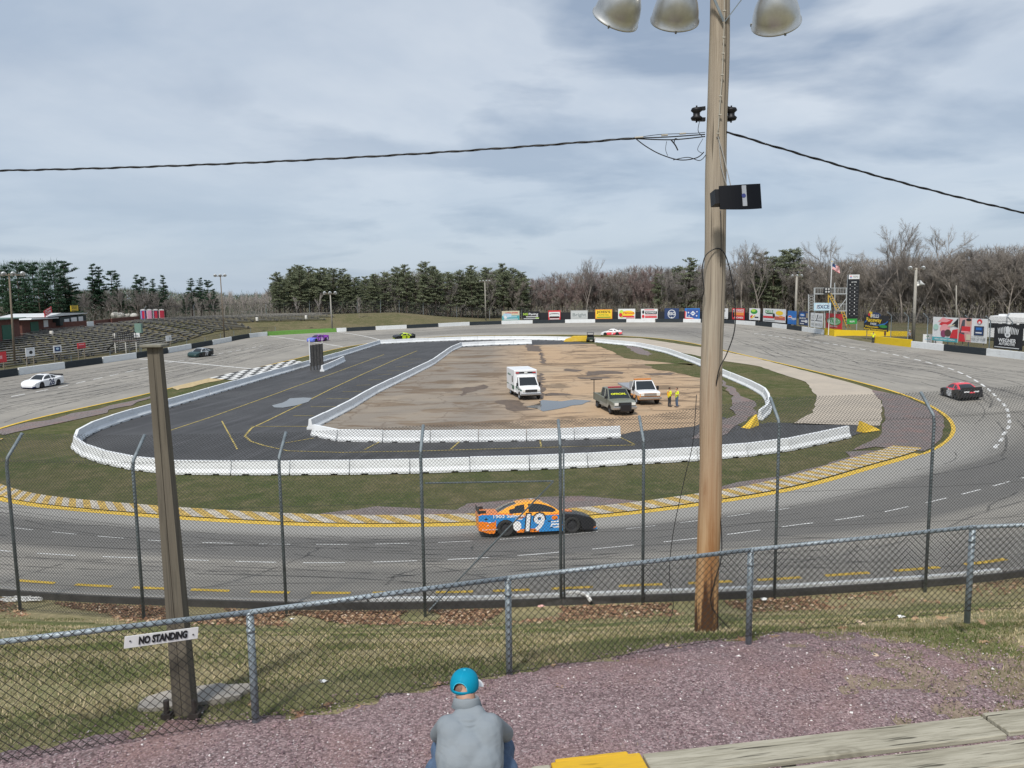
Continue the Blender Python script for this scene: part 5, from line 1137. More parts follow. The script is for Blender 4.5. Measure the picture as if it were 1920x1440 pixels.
def standing(px, base, rz, label, top, legs, arms, hat=None, h=1.76, vest=True):
    p = base; e = empty('person', (p.x, p.y, p.z), rz, label, 'person', None); k = h/1.76
    V = lambda x, y, z: Vector((x, y, z))*k
    # faces -y
    caps = [(V(0, 0, .95), .13, V(0, 0, 1.2), .13), (V(0, 0, 1.2), .13, V(0, .01, 1.38), .15), (V(0, .01, 1.44), .055, V(0, -.01, 1.56), .05)]; balls = [((0, -.02*k, 1.645*k), (.075, .095, .115)), ((0, -.115*k, 1.63*k), (.014, .02, .022))]
    for s, (el, wr) in zip((-1, 1), arms):
        sh = V(s*.19, .01, 1.42); el = V(*el); wr = V(*wr); caps += [(sh, .055, el, .042), (el, .042, wr, .028)]; hand(caps, wr, wr-el, s)
        balls.append(((s*.078*k, 0, 1.64*k), (.012, .02, .03)))
        hp = V(s*.09, 0, .92); kn = V(s*.11, -.02, .50); an = V(s*.12, .02, .09); caps += [(hp, .085, kn, .058), (kn, .058, an, .04), (an, .04, an+V(0, -.15, -.045), .035)]
    blob(caps, balls, 'body', skinm, e, .013, 3)
    tc = [(V(0, 0, .95), .155, V(0, 0, 1.2), .155), (V(-.1, .01, 1.36), .105, V(.1, .01, 1.36), .105), (V(0, 0, 1.2), .15, V(0, .01, 1.36), .14)]
    for s, (el, wr) in zip((-1, 1), arms): sh = V(s*.19, .01, 1.42); el = V(*el); tc.append((sh, .068, sh.lerp(el, .75), .058))
    blob(tc, [], 'shirt', top, e, .018, 4)
    lc = [(V(-.06, 0, .92), .12, V(.06, 0, .92), .12)]; sc_ = []
    for s in (-1, 1): hp = V(s*.09, 0, .90); kn = V(s*.11, -.02, .50); an = V(s*.12, .02, .12); lc += [(hp, .10, kn, .072), (kn, .072, an, .058)]; sc_.append((an-V(0, -.0, .06), .05, an+V(0, -.17, -.08), .042))
    blob(lc, [], 'trousers', legs, e, .018, 3)
    for q in sc_: blob([q], [], 'shoe', mat('shoe_dark', (.03, .03, .03), .7), e, .014, 2)
    mb = MB(); mb.ball((0, .005*k, 1.685*k), (.083, .10, .095)); 
    if hat: mb.box((0, -.13*k, 1.68*k), (.13, .12, .012))
    mb.build('cap' if hat else 'hair', hat or hairm, e, smooth=True); return e
hv = mat('hi_vis_yellow', (.72, .85, .03), .7); hvo = mat('hi_vis_orange', (.95, .30, .03), .7); jeans = mat('jeans', (.075, .12, .20), .8, var=.3, scale=20); dark_t = mat('dark_trousers', (.03, .035, .045), .8)
rest = [((-.27, .02, 1.14), (-.25, -.06, .9)), ((.27, .02, 1.14), (.25, -.06, .9))]
talk = [((-.27, .0, 1.13), (-.12, -.24, 1.1)), ((.27, .02, 1.14), (.15, -.22, 1.15))]
def people():
    a = standing(None, P(1255, 763, .02), R_(115), 'person in yellow vest with orange stripes and dark trousers, left of two on the lot', hv, dark_t, talk)
    for s in (-1, 1):
        mb = MB(); mb.box((s*.10, 0, 1.18), (.04, .345, .42), b=.01); mb.build('vest_stripe', hvo, a)
    standing(None, P(1269, 763.5, .02), R_(-75), 'person in plain yellow jacket and jeans facing another on the dirt lot', hv, jeans, talk)
    g = P(1637, 643, 1.5); standing(None, Vector((g.x, g.y, track_z(g.x, g.y))), R_(-30), 'official in yellow jacket with arm stretched out at the track gate', hv, dark_t, [((-.45, -.02, 1.36), (-.70, -.06, 1.32)), ((.27, -.02, 1.15), (.25, -.1, .95))], hat=mat('dark_cap', (.03, .03, .04), .7))
    g = PG(1705, 640, 1.8); standing(None, g, R_(20), 'person in grey shirt and white cap standing behind the yellow wall end', mat('grey_shirt', (.35, .38, .42), .8), dark_t, rest, hat=mat('white_cap', (.8, .8, .8), .7))
    g = PG(1659, 637, 1.8); standing(None, g, R_(60), 'small distant person in dark red top beside the bent fence posts', mat('maroon_shirt', (.2, .03, .04), .8), dark_t, rest, h=1.6)
    g = PG(35, 627, 4.5); standing(None, g, R_(80), 'distant person in dark clothes standing by the brick concession building', mat('black_top', (.02, .025, .03), .8), dark_t, talk)
people()
def seated_man():
    hx, hy, hz = -.335, 5.02, 6.95; e = empty('person', (hx, hy, hz), 0, 'person in grey shirt and turquoise cap sitting with back to the viewer', 'person')
    V = lambda *a: Vector(a)
    hd = V(-.045, .345, .680)
    caps = [(V(0, .02, .12), .13, V(0, .10, .32), .12), (V(0, .10, .32), .12, V(0, .17, .42), .11), (V(-.01, .20, .50), .068, V(-.04, .30, .64), .070)]; balls = [(hd+V(0, 0, -.006), (.078, .098, .094)), (hd+V(.01, .03, -.06), (.065, .08, .07))]
    Q = Matrix.Rotation(R_(-14), 3, 'Z')
    for s in (-1, 1):
        ear = hd+Q @ V(s*.083, -.005, -.022); balls.append((ear, (.014, .022, .034)))
        sh = V(s*.165, .14, .47); el = V(s*.25, .38, .26); wr = V(s*.10, .58, .22); caps += [(sh, .06, el, .045), (el, .043, wr, .03)]; hand(caps, wr, V(-s*.5, .8, -.1), s)
        kn = V(s*.22, .47, .12); an = V(s*.20, .45, -.34); caps += [(V(s*.1, .02, .1), .10, kn, .07), (kn, .065, an, .042), (an, .04, an+V(s*.03, .18, -.05), .036)]
    balls.append((hd+Q @ V(0, .105, -.02), (.016, .022, .024)))
    blob(caps, balls, 'body', skinm, e, .009, 4)
    # shirt: rounded back, sleeves to the elbow
    shirt, nt, b, tc = nodes_mat('grey_polo_shirt', .8, .2); o = tc.outputs['Object']; n = noise(nt, o, 1, 4, .5, .8, st=(3, 3, 5)); f = noise(nt, o, 150, 2, .5)
    nt.links.new(mixc(nt, ramp(nt, n, [(.35, 0), (.65, 1)]), (.205, .235, .262), (.225, .25, .272)), b.inputs['Base Color']); hh = mathn(nt, 'ADD', mathn(nt, 'MULTIPLY', n, 1.0), mathn(nt, 'MULTIPLY', f, .02)); bumpn(nt, b, hh, .35, .05)
    tc_ = [(V(-.06, -.01, .08), .155, V(-.07, .02, .28), .165), (V(.06, -.01, .08), .155, V(.08, .02, .28), .165), (V(-.10, .05, .30), .145, V(-.105, .10, .44), .125), (V(.10, .05, .30), .145, V(.115, .10, .44), .125), (V(-.145, .12, .492), .072, V(.15, .12, .50), .072), (V(-.05, .16, .535), .07, V(.05, .16, .54), .07), (V(0, .0, .12), .16, V(0, .05, .34), .165), (V(0, .05, .34), .16, V(-.005, .12, .48), .105), (V(-.01, .15, .52), .075, V(-.02, .2, .575), .066)]
    for s in (-1, 1):
        sh = V(s*.162, .13, .475); el = V(s*.255, .38, .26); tc_ += [(sh, .079, sh.lerp(el, .45), .072), (sh.lerp(el, .45), .072, el.lerp(sh, .05), .064)]
    so = blob(tc_, [], 'shirt', shirt, e, .010, 10)
    folds = [([V(-.10, .07, .575), V(-.04, .05, .553), V(.03, .05, .548), V(.09, .08, .575)], .007, .010), ([V(-.07, .06, .545), V(.0, .03, .520), V(.07, .05, .535)], .005, .009), ([V(-.13, .06, .53), V(-.09, .045, .50), V(-.05, .03, .49)], .004, .010), ([V(.13, -.03, .33), V(.17, -.01, .34), V(.21, .05, .35), V(.24, .12, .35)], .010, .011),
     ([V(-.19, .03, .36), V(-.17, -.03, .25), V(-.15, -.09, .1)], .005, .014), ([V(.18, .0, .30), V(.165, -.06, .2), V(.15, -.1, .05)], .006, .015), ([V(-.05, -.1, .12), V(.02, -.1, .2), V(.1, -.06, .27)], .003, .016), ([V(.12, .07, .56), V(.16, .06, .53), V(.19, .06, .50)], .004, .008), ([V(-.12, -.08, .10), V(-.06, -.09, .05), V(.02, -.13, .04)], .004, .014)]
    fp = [(smoothp(L, 10), a, g) for L, a, g in folds]
    for vv in so.data.vertices:
        c = vv.co; n = vv.normal; dsp = 0
        for P5, a, g in fp:
            d, k = min(((c-p).length, i) for i, p in enumerate(P5)); e_ = math.sin(math.pi*(k+.5)/len(P5))**.5
            if d < g*5: dsp -= a*e_*math.exp(-(d/g)**2); dsp += .55*a*e_*math.exp(-((d-g*2)/g)**2)
        if dsp: vv.co = c+n*dsp
    # collar: a turned-down band around the neck
    mb2 = MB(); n_ = 30; vs = []
    for i in range(n_):
        a = 2*math.pi*i/n_; cx, cy = math.cos(a), math.sin(a); c = V(-.025, .235, .590)
        for r, dz in ((.074, .045), (.079, .052), (.086, .040), (.104, -.022), (.098, -.03), (.078, .0)): vs.append(c+V(cx*r*1.08, cy*r, dz-.26*cy*r*1.0+(-.006 if cy > 0 else 0)))
    mb2.add(vs, [(i*6+k, ((i+1) % n_)*6+k, ((i+1) % n_)*6+(k+1) % 6, i*6+(k+1) % 6) for i in range(n_) for k in range(6)]); mb2.build('collar', shirt, so, smooth=True)
    mb = MB()
    lc = [(V(-.09, .0, .05), .13, V(.09, .0, .05), .13)]
    for s in (-1, 1): kn = V(s*.235, .45, .10); an = V(s*.21, .44, -.30); lc += [(V(s*.11, .0, .05), .125, kn, .088), (kn, .085, an, .068)]
    # hips spread on the plank
    lc += [(V(-.17, -.06, .03), .10, V(-.25, .25, .06), .095), (V(.17, -.06, .03), .10, V(.25, .25, .06), .095)]
    blob(lc, [], 'jeans', jeans, e, .014, 5)
    for s in (-1, 1): blob([(V(s*.21, .42, -.385), .05, V(s*.24, .62, -.40), .045)], [], 'shoe', MATS['shoe_dark'], e, .014, 3)
    # cap: panelled crown with arched back opening, strap, seams, button, white brim
    cm, nt, b, tc = nodes_mat('turquoise_cap_mesh', .7, .2); v = N(nt, 'ShaderNodeTexVoronoi', i_Scale=260); nt.links.new(tc.outputs['Object'], v.inputs[0])
    nt.links.new(mixc(nt, ramp(nt, v.outputs['Distance'], [(.2, 0), (.5, .5)]), (.0, .27, .42), (.0, .17, .28)), b.inputs['Base Color'])
    seam = mat('turquoise_seam', (.06, .50, .68), .6); c0 = hd+V(0, -.002, -.005); rx_, ry_, rz_ = .102, .115, .113
    MQ = Matrix.Translation(c0) @ Q.to_4x4() @ Matrix.Rotation(R_(-4), 4, 'X')
    def cp(a, t, k=1.0):   # a azimuth (0 = back), t 0 rim .. 1 top
        t_ = max(t, -.25); z = math.sin(t_*math.pi/2); r = math.cos(t_*math.pi/2)**.72 if t_ < 1 else 0
        return (-math.sin(a)*rx_*r*k, -math.cos(a)*ry_*r*k, z*rz_*k*.94)
    NA, NT = 60, 18; T0 = -.16; vs = []; fs = []; hole = lambda a, t: abs(a) < .50 and T0+.115 < t < .30*math.sqrt(max(0, 1-(a/.50)**2))+.04
    for j in range(NT+1):
        for i in range(NA): vs.append(cp(2*math.pi*i/NA-math.pi, T0+(1-T0)*j/NT))
    for j in range(NT):
        for i in range(NA):
            a = 2*math.pi*(i+.5)/NA-math.pi; t = T0+(1-T0)*(j+.5)/NT
            if not hole(a, t): q = (i+1) % NA; fs.append((j*NA+i, j*NA+q, j*NA+NA+q, j*NA+NA+i))
    mb = MB(); mb.add(vs, fs, 0, MQ); cap = mb.build('cap', cm, e, smooth=True); sd = cap.modifiers.new('solid', 'SOLIDIFY'); sd.thickness = .003
    mb = MB()
    for a in (0, math.pi/3, 2*math.pi/3, -math.pi/3, -2*math.pi/3, math.pi):
        t0 = .36 if a == 0 else T0; mb.tube([MQ @ Vector(cp(a, t0+(1-t0)*i/14, 1.008)) for i in range(15)], .0022, 5)
    mb.tube([MQ @ Vector(cp(.52*math.cos(th), .04+.31*math.sin(th), 1.01)) for th in [math.pi*i/20 for i in range(21)]], .0032, 5)
    mb.tube([MQ @ Vector(cp(a, T0, 1.004)) for a in [2*math.pi*i/40 for i in range(41)]], .003, 5); mb.build('cap_seams', seam, cap)
    mb = MB(); mb.ball(MQ @ Vector((0, 0, rz_*.945)), (.01, .01, .006)); mb.build('cap_button', seam, cap)
    mb = MB(); n2 = 18; vs = []
    for i in range(n2+1):
        a = math.pi-1.15+2.3*i/n2; p0 = Vector(cp(a, -.14, 1.0)); ou = Vector((-math.sin(a), -math.cos(a), 0)); L = .105*math.cos((i/n2-.5)*2.3)**.5+.012
        vs += [MQ @ p0, MQ @ (p0+Vector((0, 1, 0))*L*.95+ou*.02+Vector((0, 0, -.030-.02*abs(i/n2-.5)))), MQ @ (p0+Vector((0, 0, -.004)))]
    mb.add(vs, [(3*i, 3*i+3, 3*i+4, 3*i+1) for i in range(n2)]+[(3*i+2, 3*i+1, 3*i+4, 3*i+5) for i in range(n2)]); mb.build('cap_brim', mat('white_cap_fabric', (.8, .79, .77), .7), cap)
    mb = MB(); mb.ball((0, 0, 0), (.0815, .1035, .092), M=MQ @ Matrix.Translation((0, .002, -.012))); hm = mat('cropped_hair', (.22, .13, .10), .9, var=.3, scale=60); mb.build('hair', hm, e, smooth=True)
seated_man()
# ---------------------------------------------------------------- things beyond the outer wall
def proj(p):
    q = RM.transposed() @ (Vector(p)-Vector((0, 0, CAMZ))); return 960-F*q.x/q.z, 720+F*q.y/q.z
_SP = [(s, outp(s, 1.2)) for s in np.arange(7.0, 24.6, .02)]; _SP = [(s, p, proj(p)[0]) for s, p in _SP]
def s_at(px, lo=7.0, hi=19.6): return min((abs(q[2]-px), q[0]) for q in _SP if lo <= q[0] <= hi)[1]
def frame_between(a, b, z):
    """matrix: x along a->b (left to right as seen), -y towards the viewer, z up, origin at a"""
    d = Vector((b.x-a.x, b.y-a.y, 0)); return Matrix.Translation((a.x, a.y, z)) @ Matrix.Rotation(math.atan2(d.y, d.x), 4, 'Z'), d.length
def flat(name, c, r=.55): return mat('sign_'+name, c, r, var=.04)
SW, SK, SR, SB, SY, SG, SN, SO, ST_ = flat('w', (.72, .73, .73)), flat('k', (.012, .013, .016)), flat('r', (.62, .03, .04)), flat('b', (.02, .16, .50)), flat('y', (.85, .58, .03)), flat('g', (.03, .28, .05)), flat('n', (.02, .045, .13)), flat('o', (.75, .25, .06)), flat('teal', (.08, .38, .42))
SGR, SLB, SLG, SPK, SCR = flat('gr', (.42, .43, .42)), flat('lb', (.45, .62, .72)), flat('lg', (.45, .70, .08)), flat('pk', (.8, .35, .36)), flat('cream', (.62, .55, .40))
def board(M, w, h, base, items, par, th=.05, name='panel'):
    """items in board fractions: ('r',x,y,w,h,m) ('e',x,y,w,h,m) ('p',pts,m) ('t',s,x,y,hgt,m,width)"""
    mb = MB(); mb.box((w/2, 0, h/2), (w, th, h), M=M); mb.build(name, base, par); k = 1
    for it in items:
        y = -th/2-.006*k-.004; k += 1
        if it[0] == 't':
            _, s, x, yy, hg, m, ww = it; text(s, 'lettering', hg*h*1.35, m, par, M @ Matrix.Translation((x*w, y, yy*h)), w=ww*w, bold=hg*h*.03); continue
        if it[0] == 'r': x, yy, a, b = it[1]*w, it[2]*h, it[3]*w/2, it[4]*h/2; pts = [(x-a, yy-b), (x+a, yy-b), (x+a, yy+b), (x-a, yy+b)]
        elif it[0] == 'e': x, yy, a, b = it[1]*w, it[2]*h, it[3]*w/2, it[4]*h/2; pts = [(x+a*math.cos(6.283*i/24), yy+b*math.sin(6.283*i/24)) for i in range(24)]
        else: pts = [(p[0]*w, p[1]*h) for p in it[1]]
        mb = MB(); mb.prism(pts, y, y+.004, 0, M); mb.build('painted_shape', it[-1], par)
def sign(x0, x1, y0, y1, base, items, lab, legs=True, d=1.2, gap=.0, lo=7.0, hi=19.6, cat='billboard', grp='billboards along the track wall', name='billboard'):
    s0, s1 = s_at(x0, lo, hi), s_at(x1, lo, hi); p0, p1 = outp(s0, d), outp(s1, d)
    ym = (p0.y+p1.y)/2; a = PY(x0, (y0+y1)/2, p0.y); b = PY(x1, (y0+y1)/2, p1.y); xm = (x0+x1)/2
    zt, zb = PY(xm, y0, ym).z, PY(xm, y1, ym).z; M, w = frame_between(a, b, zb); g = min(p0.z, p1.z)
    e = empty(name, label=lab, cat=cat, group=grp); board(M, w, zt-zb, base, items, e)
    if legs:
        for t in (.12, .88): mb = MB(); mb.box((w*t, .08, (g-zb+ (zt-zb)*.8)/2), (.09, .09, (zt-zb)*.8+zb-g), M=M); mb.build('leg', mat('leg_wood', (.2, .17, .13), .9), e)
    return e, M, w, zt-zb
def globe(cx, cy, r, asp, bl=SB):   # red, white and blue roundel
    L = [('e', cx, cy, r, r*asp, SW)]; n = 12
    top = [(cx+r/2*.86*math.cos(a), cy+r*asp/2*.86*math.sin(a)) for a in [math.pi*i/n for i in range(n+1)]]
    L.append(('p', [(x, max(y, cy+r*asp*.10)) for x, y in top], SR)); L.append(('p', [(cx+r/2*.86*math.cos(a), min(cy-r*asp*.12, cy+r*asp/2*.86*math.sin(a))) for a in [-math.pi*i/n for i in range(n+1)]][::-1], bl)); return L
def signs():
    sign(941, 974, 583, 601, SCR, [('r', .5, .28, .98, .5, ST_), ('e', .3, .55, .5, .5, SLB), ('e', .2, .35, .2, .3, SW), ('t', 'LAKE & SHORE', .55, .8, .14, SR, .7), ('r', .5, .14, .8, .08, SW), ('r', .55, .38, .6, .08, SLB)], 'cream and teal billboard with blue swoosh, leftmost of the far row')
    sign(980, 1012, 584, 600, SK, [('t', 'NG', .17, .68, .28, SLG, .27), ('t', 'Paving', .62, .68, .28, SW, .55), ('r', .55, .38, .7, .09, SW), ('r', .5, .16, .9, .07, SW), ('r', .85, .22, .2, .1, SLG)], 'black billboard reading NG Paving in green and white')
    sign(1028, 1051, 582, 600, SR, [('r', .5, .56, .9, .56, SW), ('e', .5, .62, .8, .16, SK), ('p', [(.12, .5), (.2, .62), (.8, .62), (.9, .5), (.9, .4), (.12, .4)], SW), ('r', .5, .3, .8, .16, SK), ('r', .5, .12, .8, .1, SW)], 'red framed billboard with a white car shape')
    sign(1070, 1102, 582, 599, SGR, [('r', .5, .5, .94, .9, flat('palegrey', (.5, .52, .51))), ('t', 'Bright', .5, .5, .36, flat('dgr', (.22, .25, .25)), .8), ('r', .5, .2, .8, .06, SGR)], 'pale grey billboard with sketchy dark script')
    sign(1116, 1148, 580, 598, SO, [('r', .5, .5, .94, .88, SY), ('t', "JOES'S", .5, .72, .24, SK, .8), ('t', 'AUTO CO.', .5, .42, .14, SG, .62), ('r', .5, .18, .8, .08, SG)], 'yellow billboard reading Joes in dark letters')
    sign(1159, 1191, 579, 598, SW, [('e', .2, .5, .3, .8, SLG), ('e', .6, .55, .75, .55, SY), ('e', .15, .4, .2, .4, SR), ('t', 'Famous', .62, .6, .24, SR, .62), ('r', .6, .25, .7, .14, SR), ('r', .72, .1, .5, .07, SR)], 'white billboard with yellow badge and red lettering')
    sign(1202, 1233, 579, 598, SW, [('r', .6, .62, .72, .26, SK), ('t', 'EQUIPMENT', .6, .62, .14, SW, .62), ('r', .6, .2, .72, .18, SR), ('e', .13, .68, .14, .34, SK), ('e', .13, .26, .16, .34, SR), ('r', .5, .9, .6, .07, SR), ('r', .6, .4, .7, .06, SR)], 'white billboard with one black and one red lettering band')
    sign(1246, 1273, 578, 602, SN, [('e', .5, .55, .56, .68, SW), ('e', .5, .55, .48, .58, SN), ('t', 'ESG', .5, .57, .24, SW, .42), ('e', .5, .27, .12, .12, SW)], 'navy billboard with round white ESG emblem')
    sign(1284, 1312, 578, 598, SB, [('p', [(0, 0), (.7, 0), (.25, .3), (.1, .7), (0, .75)], SR), ('p', [(.06, .12), (.6, .06), (.2, .4), (.08, .75)], SW), ('p', [(.12, .2), (.9, .1), (.95, .9), (.15, .92)], flat('midblue', (.04, .09, .30))), ('p', [(.55, .3), (.72, .52), (.55, .76), (.38, .52)], SW), ('e', .25, .6, .1, .14, SW), ('e', .82, .68, .08, .12, SW), ('e', .8, .3, .1, .12, SW), ('e', .3, .28, .08, .1, SW), ('t', 'ANRA', .55, .52, .12, SB, .2)], 'blue billboard with white diamond, stars and red corner')
    sign(1346, 1365, 578, 597.5, SW, [('t', 'HOME', .45, .76, .15, SK, .6), ('e', .45, .42, .4, .22, SK), ('e', .42, .55, .2, .2, flat('olive', (.12, .15, .06))), ('r', .5, .12, .7, .05, SGR)], 'white billboard with small dark tractor shape beside the pole')
    sign(1373, 1396, 578, 599, SR, [('t', 'ADVANCE', .5, .82, .2, SW, .9), ('r', .5, .52, .9, .3, SO), ('r', .12, .5, .14, .6, SK), ('t', 'HOMES', .55, .16, .16, SW, .7), ('r', .5, .67, .86, .04, SW)], 'red billboard with white letters and orange band')
    sign(1405, 1425, 578, 600, SW, [('e', .45, .72, .65, .42, SG), ('e', .4, .8, .4, .22, SLG), ('p', [(.15, .1), (.35, .4), (.25, .42), (.1, .3)], SR), ('p', [(.25, .1), (.6, .38), (.5, .42), (.2, .2)], SY), ('r', .7, .24, .35, .1, SK)], 'white billboard with a green leafy shape')
    sign(1431, 1473, 579, 604, SW, [('t', 'DELLS', .28, .76, .24, SG, .36), ('r', .3, .62, .3, .06, SK), ('e', .74, .7, .32, .32, SY), ('r', .26, .36, .5, .16, SR), ('r', .76, .32, .46, .26, flat('brick', (.5, .12, .08))), ('e', .5, .5, .1, .34, SK), ('r', .3, .12, .5, .05, SGR), ('e', .82, .42, .2, .16, SO)], 'wide white billboard reading DELLS with green, yellow and red shapes')
    sign(1477, 1493, 583, 608, SB, globe(.28, .5, .5, .62)+[('t', 'pepsi', .76, .44, .2, SW, .44)], 'blue soft drink billboard with round logo left of the light pole')
    sign(1498, 1517, 584, 610, SN, [('e', .35, .75, .5, .28, SB), ('e', .35, .74, .4, .1, SW), ('t', 'BUSCH', .4, .5, .12, SW, .6), ('r', .45, .3, .4, .1, SW), ('r', .85, .72, .22, .34, flat('kraft', (.35, .28, .18))), ('e', .75, .3, .28, .22, SW), ('r', .35, .12, .4, .07, SW)], 'navy billboard with small white shapes right of the light pole')
    sign(1520, 1543, 587, 614, SW, [('t', 'BOW', .26, .72, .26, SGR, .36), ('p', [(.48, .52), (.56, .9), (.62, .9), (.54, .52)], SK), ('t', 'LAW', .78, .72, .26, SGR, .34), ('r', .5, .48, .9, .04, SK), ('t', 'WISCONSIN DELLS', .5, .22, .17, SGR, .84)], 'tall white billboard with grey lettering left of the red one')
    sign(1549, 1579, 588, 618, SR, [('e', .5, .52, .88, .5, SG), ('e', .5, .52, .78, .40, flat('palegreen', (.55, .8, .62))), ('t', "O'Reilly", .5, .52, .30, SG, .74), ('t', 'AUTO PARTS', .5, .2, .09, SW, .46), ('e', .14, .52, .12, .3, SG), ('e', .14, .52, .06, .18, SW), ('r', .5, .04, 1.0, .05, SY)], 'red billboard with green and white oval lettering above the yellow wall')
    sign(1620, 1666, 591, 620, SK, [('e', .45, 1.02, .5, .32, SN), ('p', [(.2, 1.22), (.28, .82), (.36, .95), (.34, 1.2)], SY), ('e', .22, 1.02, .1, .2, SR), ('t', 'DELLS', .46, .93, .22, SW, .32), ('t', 'Raceway', .42, .68, .28, SY, .62), ('t', 'PARK', .42, .42, .16, SW, .26), ('p', [(.02, .42), (.1, .62), (.16, .66), (.1, .5)], SB), ('p', [(.4, .3), (.9, .55), (1.0, .72), (.98, .6), (.85, .4)], SB), ('e', .82, .32, .32, .2, SG), ('t', 'Wisconsin', .35, .24, .13, SY, .55), ('t', 'Racing Entertainment', .5, .08, .12, SY, .94)], 'black Dells Raceway Park billboard with yellow script at the gate')
    # scoreboard header colours etc. are in tower(); large billboards at the right edge
    e, M, w, h = sign(1749, 1797, 595, 640, SW, [('p', [(0, .0), (1, .0), (1, .16), (0, .16)], ST_), ('t', 'DELLS DISTRICT DINING', .5, .08, .055, SW, .8), ('p', [(.25, .7), (.5, .95), (.8, .92), (.7, .75), (.45, .62)], SR), ('p', [(.2, .8), (.4, 1.0), (.7, .88), (.55, .8)], SPK), ('e', .5, .52, .4, .4, SPK), ('e', .45, .32, .22, .3, flat('plum', (.25, .05, .12))), ('e', .62, .36, .25, .3, flat('darkbrown', (.08, .05, .04))), ('p', [(.75, .7), (1, 1), (1, .6)], SK), ('p', [(.7, .16), (1, .16), (1, .55), (.8, .5)], SR), ('e', .14, .58, .2, .24, flat('mint', (.4, .6, .52))), ('p', [(.6, .6), (.85, .68), (.9, .74), (.62, .66)], SCR)], 'large white and red food billboard with a teal strip at right', lo=7.0, hi=9.9, d=2.6)
    sign(1799, 1851, 597, 642, SW, [('p', [(0, .0), (.45, 0), (.45, 1), (0, 1)], flat('rose', (.62, .35, .33))), ('p', [(0, .3), (.1, .9), (.2, .94), (.2, .3)], flat('slate', (.07, .08, .1))), ('e', .34, .82, .18, .26, flat('tan_face', (.55, .35, .25))), ('e', .34, .93, .2, .12, SK), ('r', .25, .55, .32, .2, SR), ('r', .22, .42, .28, .06, SPK), ('p', [(0, 0), (.25, 0), (.2, .3), (0, .35)], SR), ('r', .36, .2, .16, .24, SCR), ('r', .73, .5, .34, .38, SK), ('r', .73, .5, .30, .34, SN), ('e', .74, .88, .18, .2, SR), ('e', .74, .84, .08, .1, SW), ('r', .73, .58, .2, .1, SB), ('r', .73, .42, .22, .05, SW), ('t', 'THE OF YUM', .73, .18, .14, SGR, .5)], 'large white and pink billboard with a dark blue label and red emblem', lo=7.0, hi=9.9, d=2.6)
    wl = []
    for k in range(-6, 7):
        if k: x = .5+k*.055; wl.append(('p', [(x, .62+.0*abs(k)), (x+.018*np.sign(k), .60), (x+.05*np.sign(k), .93-.015*abs(k)), (x+.012*np.sign(k), .90-.02*abs(k))][::1 if k > 0 else -1], SW))
    sign(1864, 1918, 608, 655, SK, wl+[('e', .5, .58, .2, .22, SW), ('t', 'W', .5, .56, .1, SK, .1), ('e', .5, .78, .16, .28, SW), ('t', 'WEGNER', .5, .34, .16, SW, .62), ('t', 'AUTOMOTIVE', .5, .2, .1, SW, .56), ('r', .5, .07, .86, .03, SW)], 'large black WEGNER AUTOMOTIVE banner with white winged emblem at right edge', lo=7.0, hi=9.9, d=1.9)
    # small signs on the low fence at left
    for a in ((48, 65, 652, 668, SW, [('e', .55, .45, .4, .4, SK), ('r', .5, .85, .7, .08, SGR)], 'small white sign with black animal shape on the left trackside fence'), (100, 115, 648, 661, SW, [('r', .5, .5, .72, .66, SN), ('e', .5, .55, .4, .3, SLB)], 'small white sign with dark blue centre on the left trackside fence'), (145, 160, 643, 653, SR, [('r', .5, .7, .7, .2, SPK), ('r', .5, .25, .8, .2, flat('wine', (.35, .05, .08)))], 'small red sign on the left trackside fence'), (311, 321, 629, 639, SW, [('e', .7, .4, .4, .5, SGR)], 'small white sign on the bank right of the flag stand'), (-30, 12, 661, 681, SR, [('r', .5, .5, .6, .3, SPK)], 'red sign on the trackside fence at the far left edge')):
        x0, x1, y0, y1, base, it, lab = a; sign(x0, x1, y0, y1, base, it, lab, True, 1.7, lo=19.9, hi=24.6, cat='sign', grp='small signs on the left fence', name='fence_sign')
signs()
def windscreen():
    e = empty('board_fence', label='black board fence behind the row of far billboards', cat='fence'); mb = MB()
    ss = np.arange(s_at(1480), s_at(1020), .12)
    for s in ss: a, b = outp(s, 1.5), outp(s+.12, 1.5); mb.bar((a.x, a.y, a.z+1.3), (b.x, b.y, b.z+1.3), .04, 2.7)
    mb.build('panel', mat('black_board', (.014, .015, .018), .7), e)
windscreen()
def bent_fence(s0, s1, d, H, lab, coarse=.22, step=.30, w=.012, arm=.7, r=.045):
    e = empty('catch_fence', label=lab, cat='fence'); n = max(2, int(abs(s1-s0)/step)); pr = None
    for i in range(n+1):
        s = s0+(s1-s0)*i/n; p = outp(s, d); q = onrm(s); inn = Vector((-q.x, -q.y, 0)); top = p+Vector((0, 0, H)); tip = top+inn*arm+Vector((0, 0, arm*.9)); mb = MB()
        mb.tube([p-Vector((0, 0, .2)), top, tip] if arm else [p-Vector((0, 0, .2)), top], r, 6); mb.build('post', galv, e)
        if pr:
            a, t, tp = pr; L = (p-a).length; m2 = MB(); chain(m2, lambda x, h: a.lerp(p, x/L)+Vector((0, 0, h)), L, H, coarse, w); m2.bar(t, top, .04)
            if arm: chain(m2, lambda x, h: t.lerp(top, x/L).lerp(tp.lerp(tip, x/L), h/(arm*1.3)), L, arm*1.3, coarse, w)
            m2.build('wire_mesh', wire_far, e)
        pr = (p, top, tip)
bent_fence(10.0, 7.3, 2.1, 4.0, 'tall catch fence with inward bent posts behind the right billboards', step=.26, r=.07)
bent_fence(19.8, 24.4, 1.6, 1.35, 'low wire fence between the left track wall and bleachers', arm=0, coarse=.2, w=.008)
bent_fence(14.8, 20.4, 21, 3.0, 'distant wire fence along the top of the grassy far bank', arm=.5, coarse=.3, step=.35)

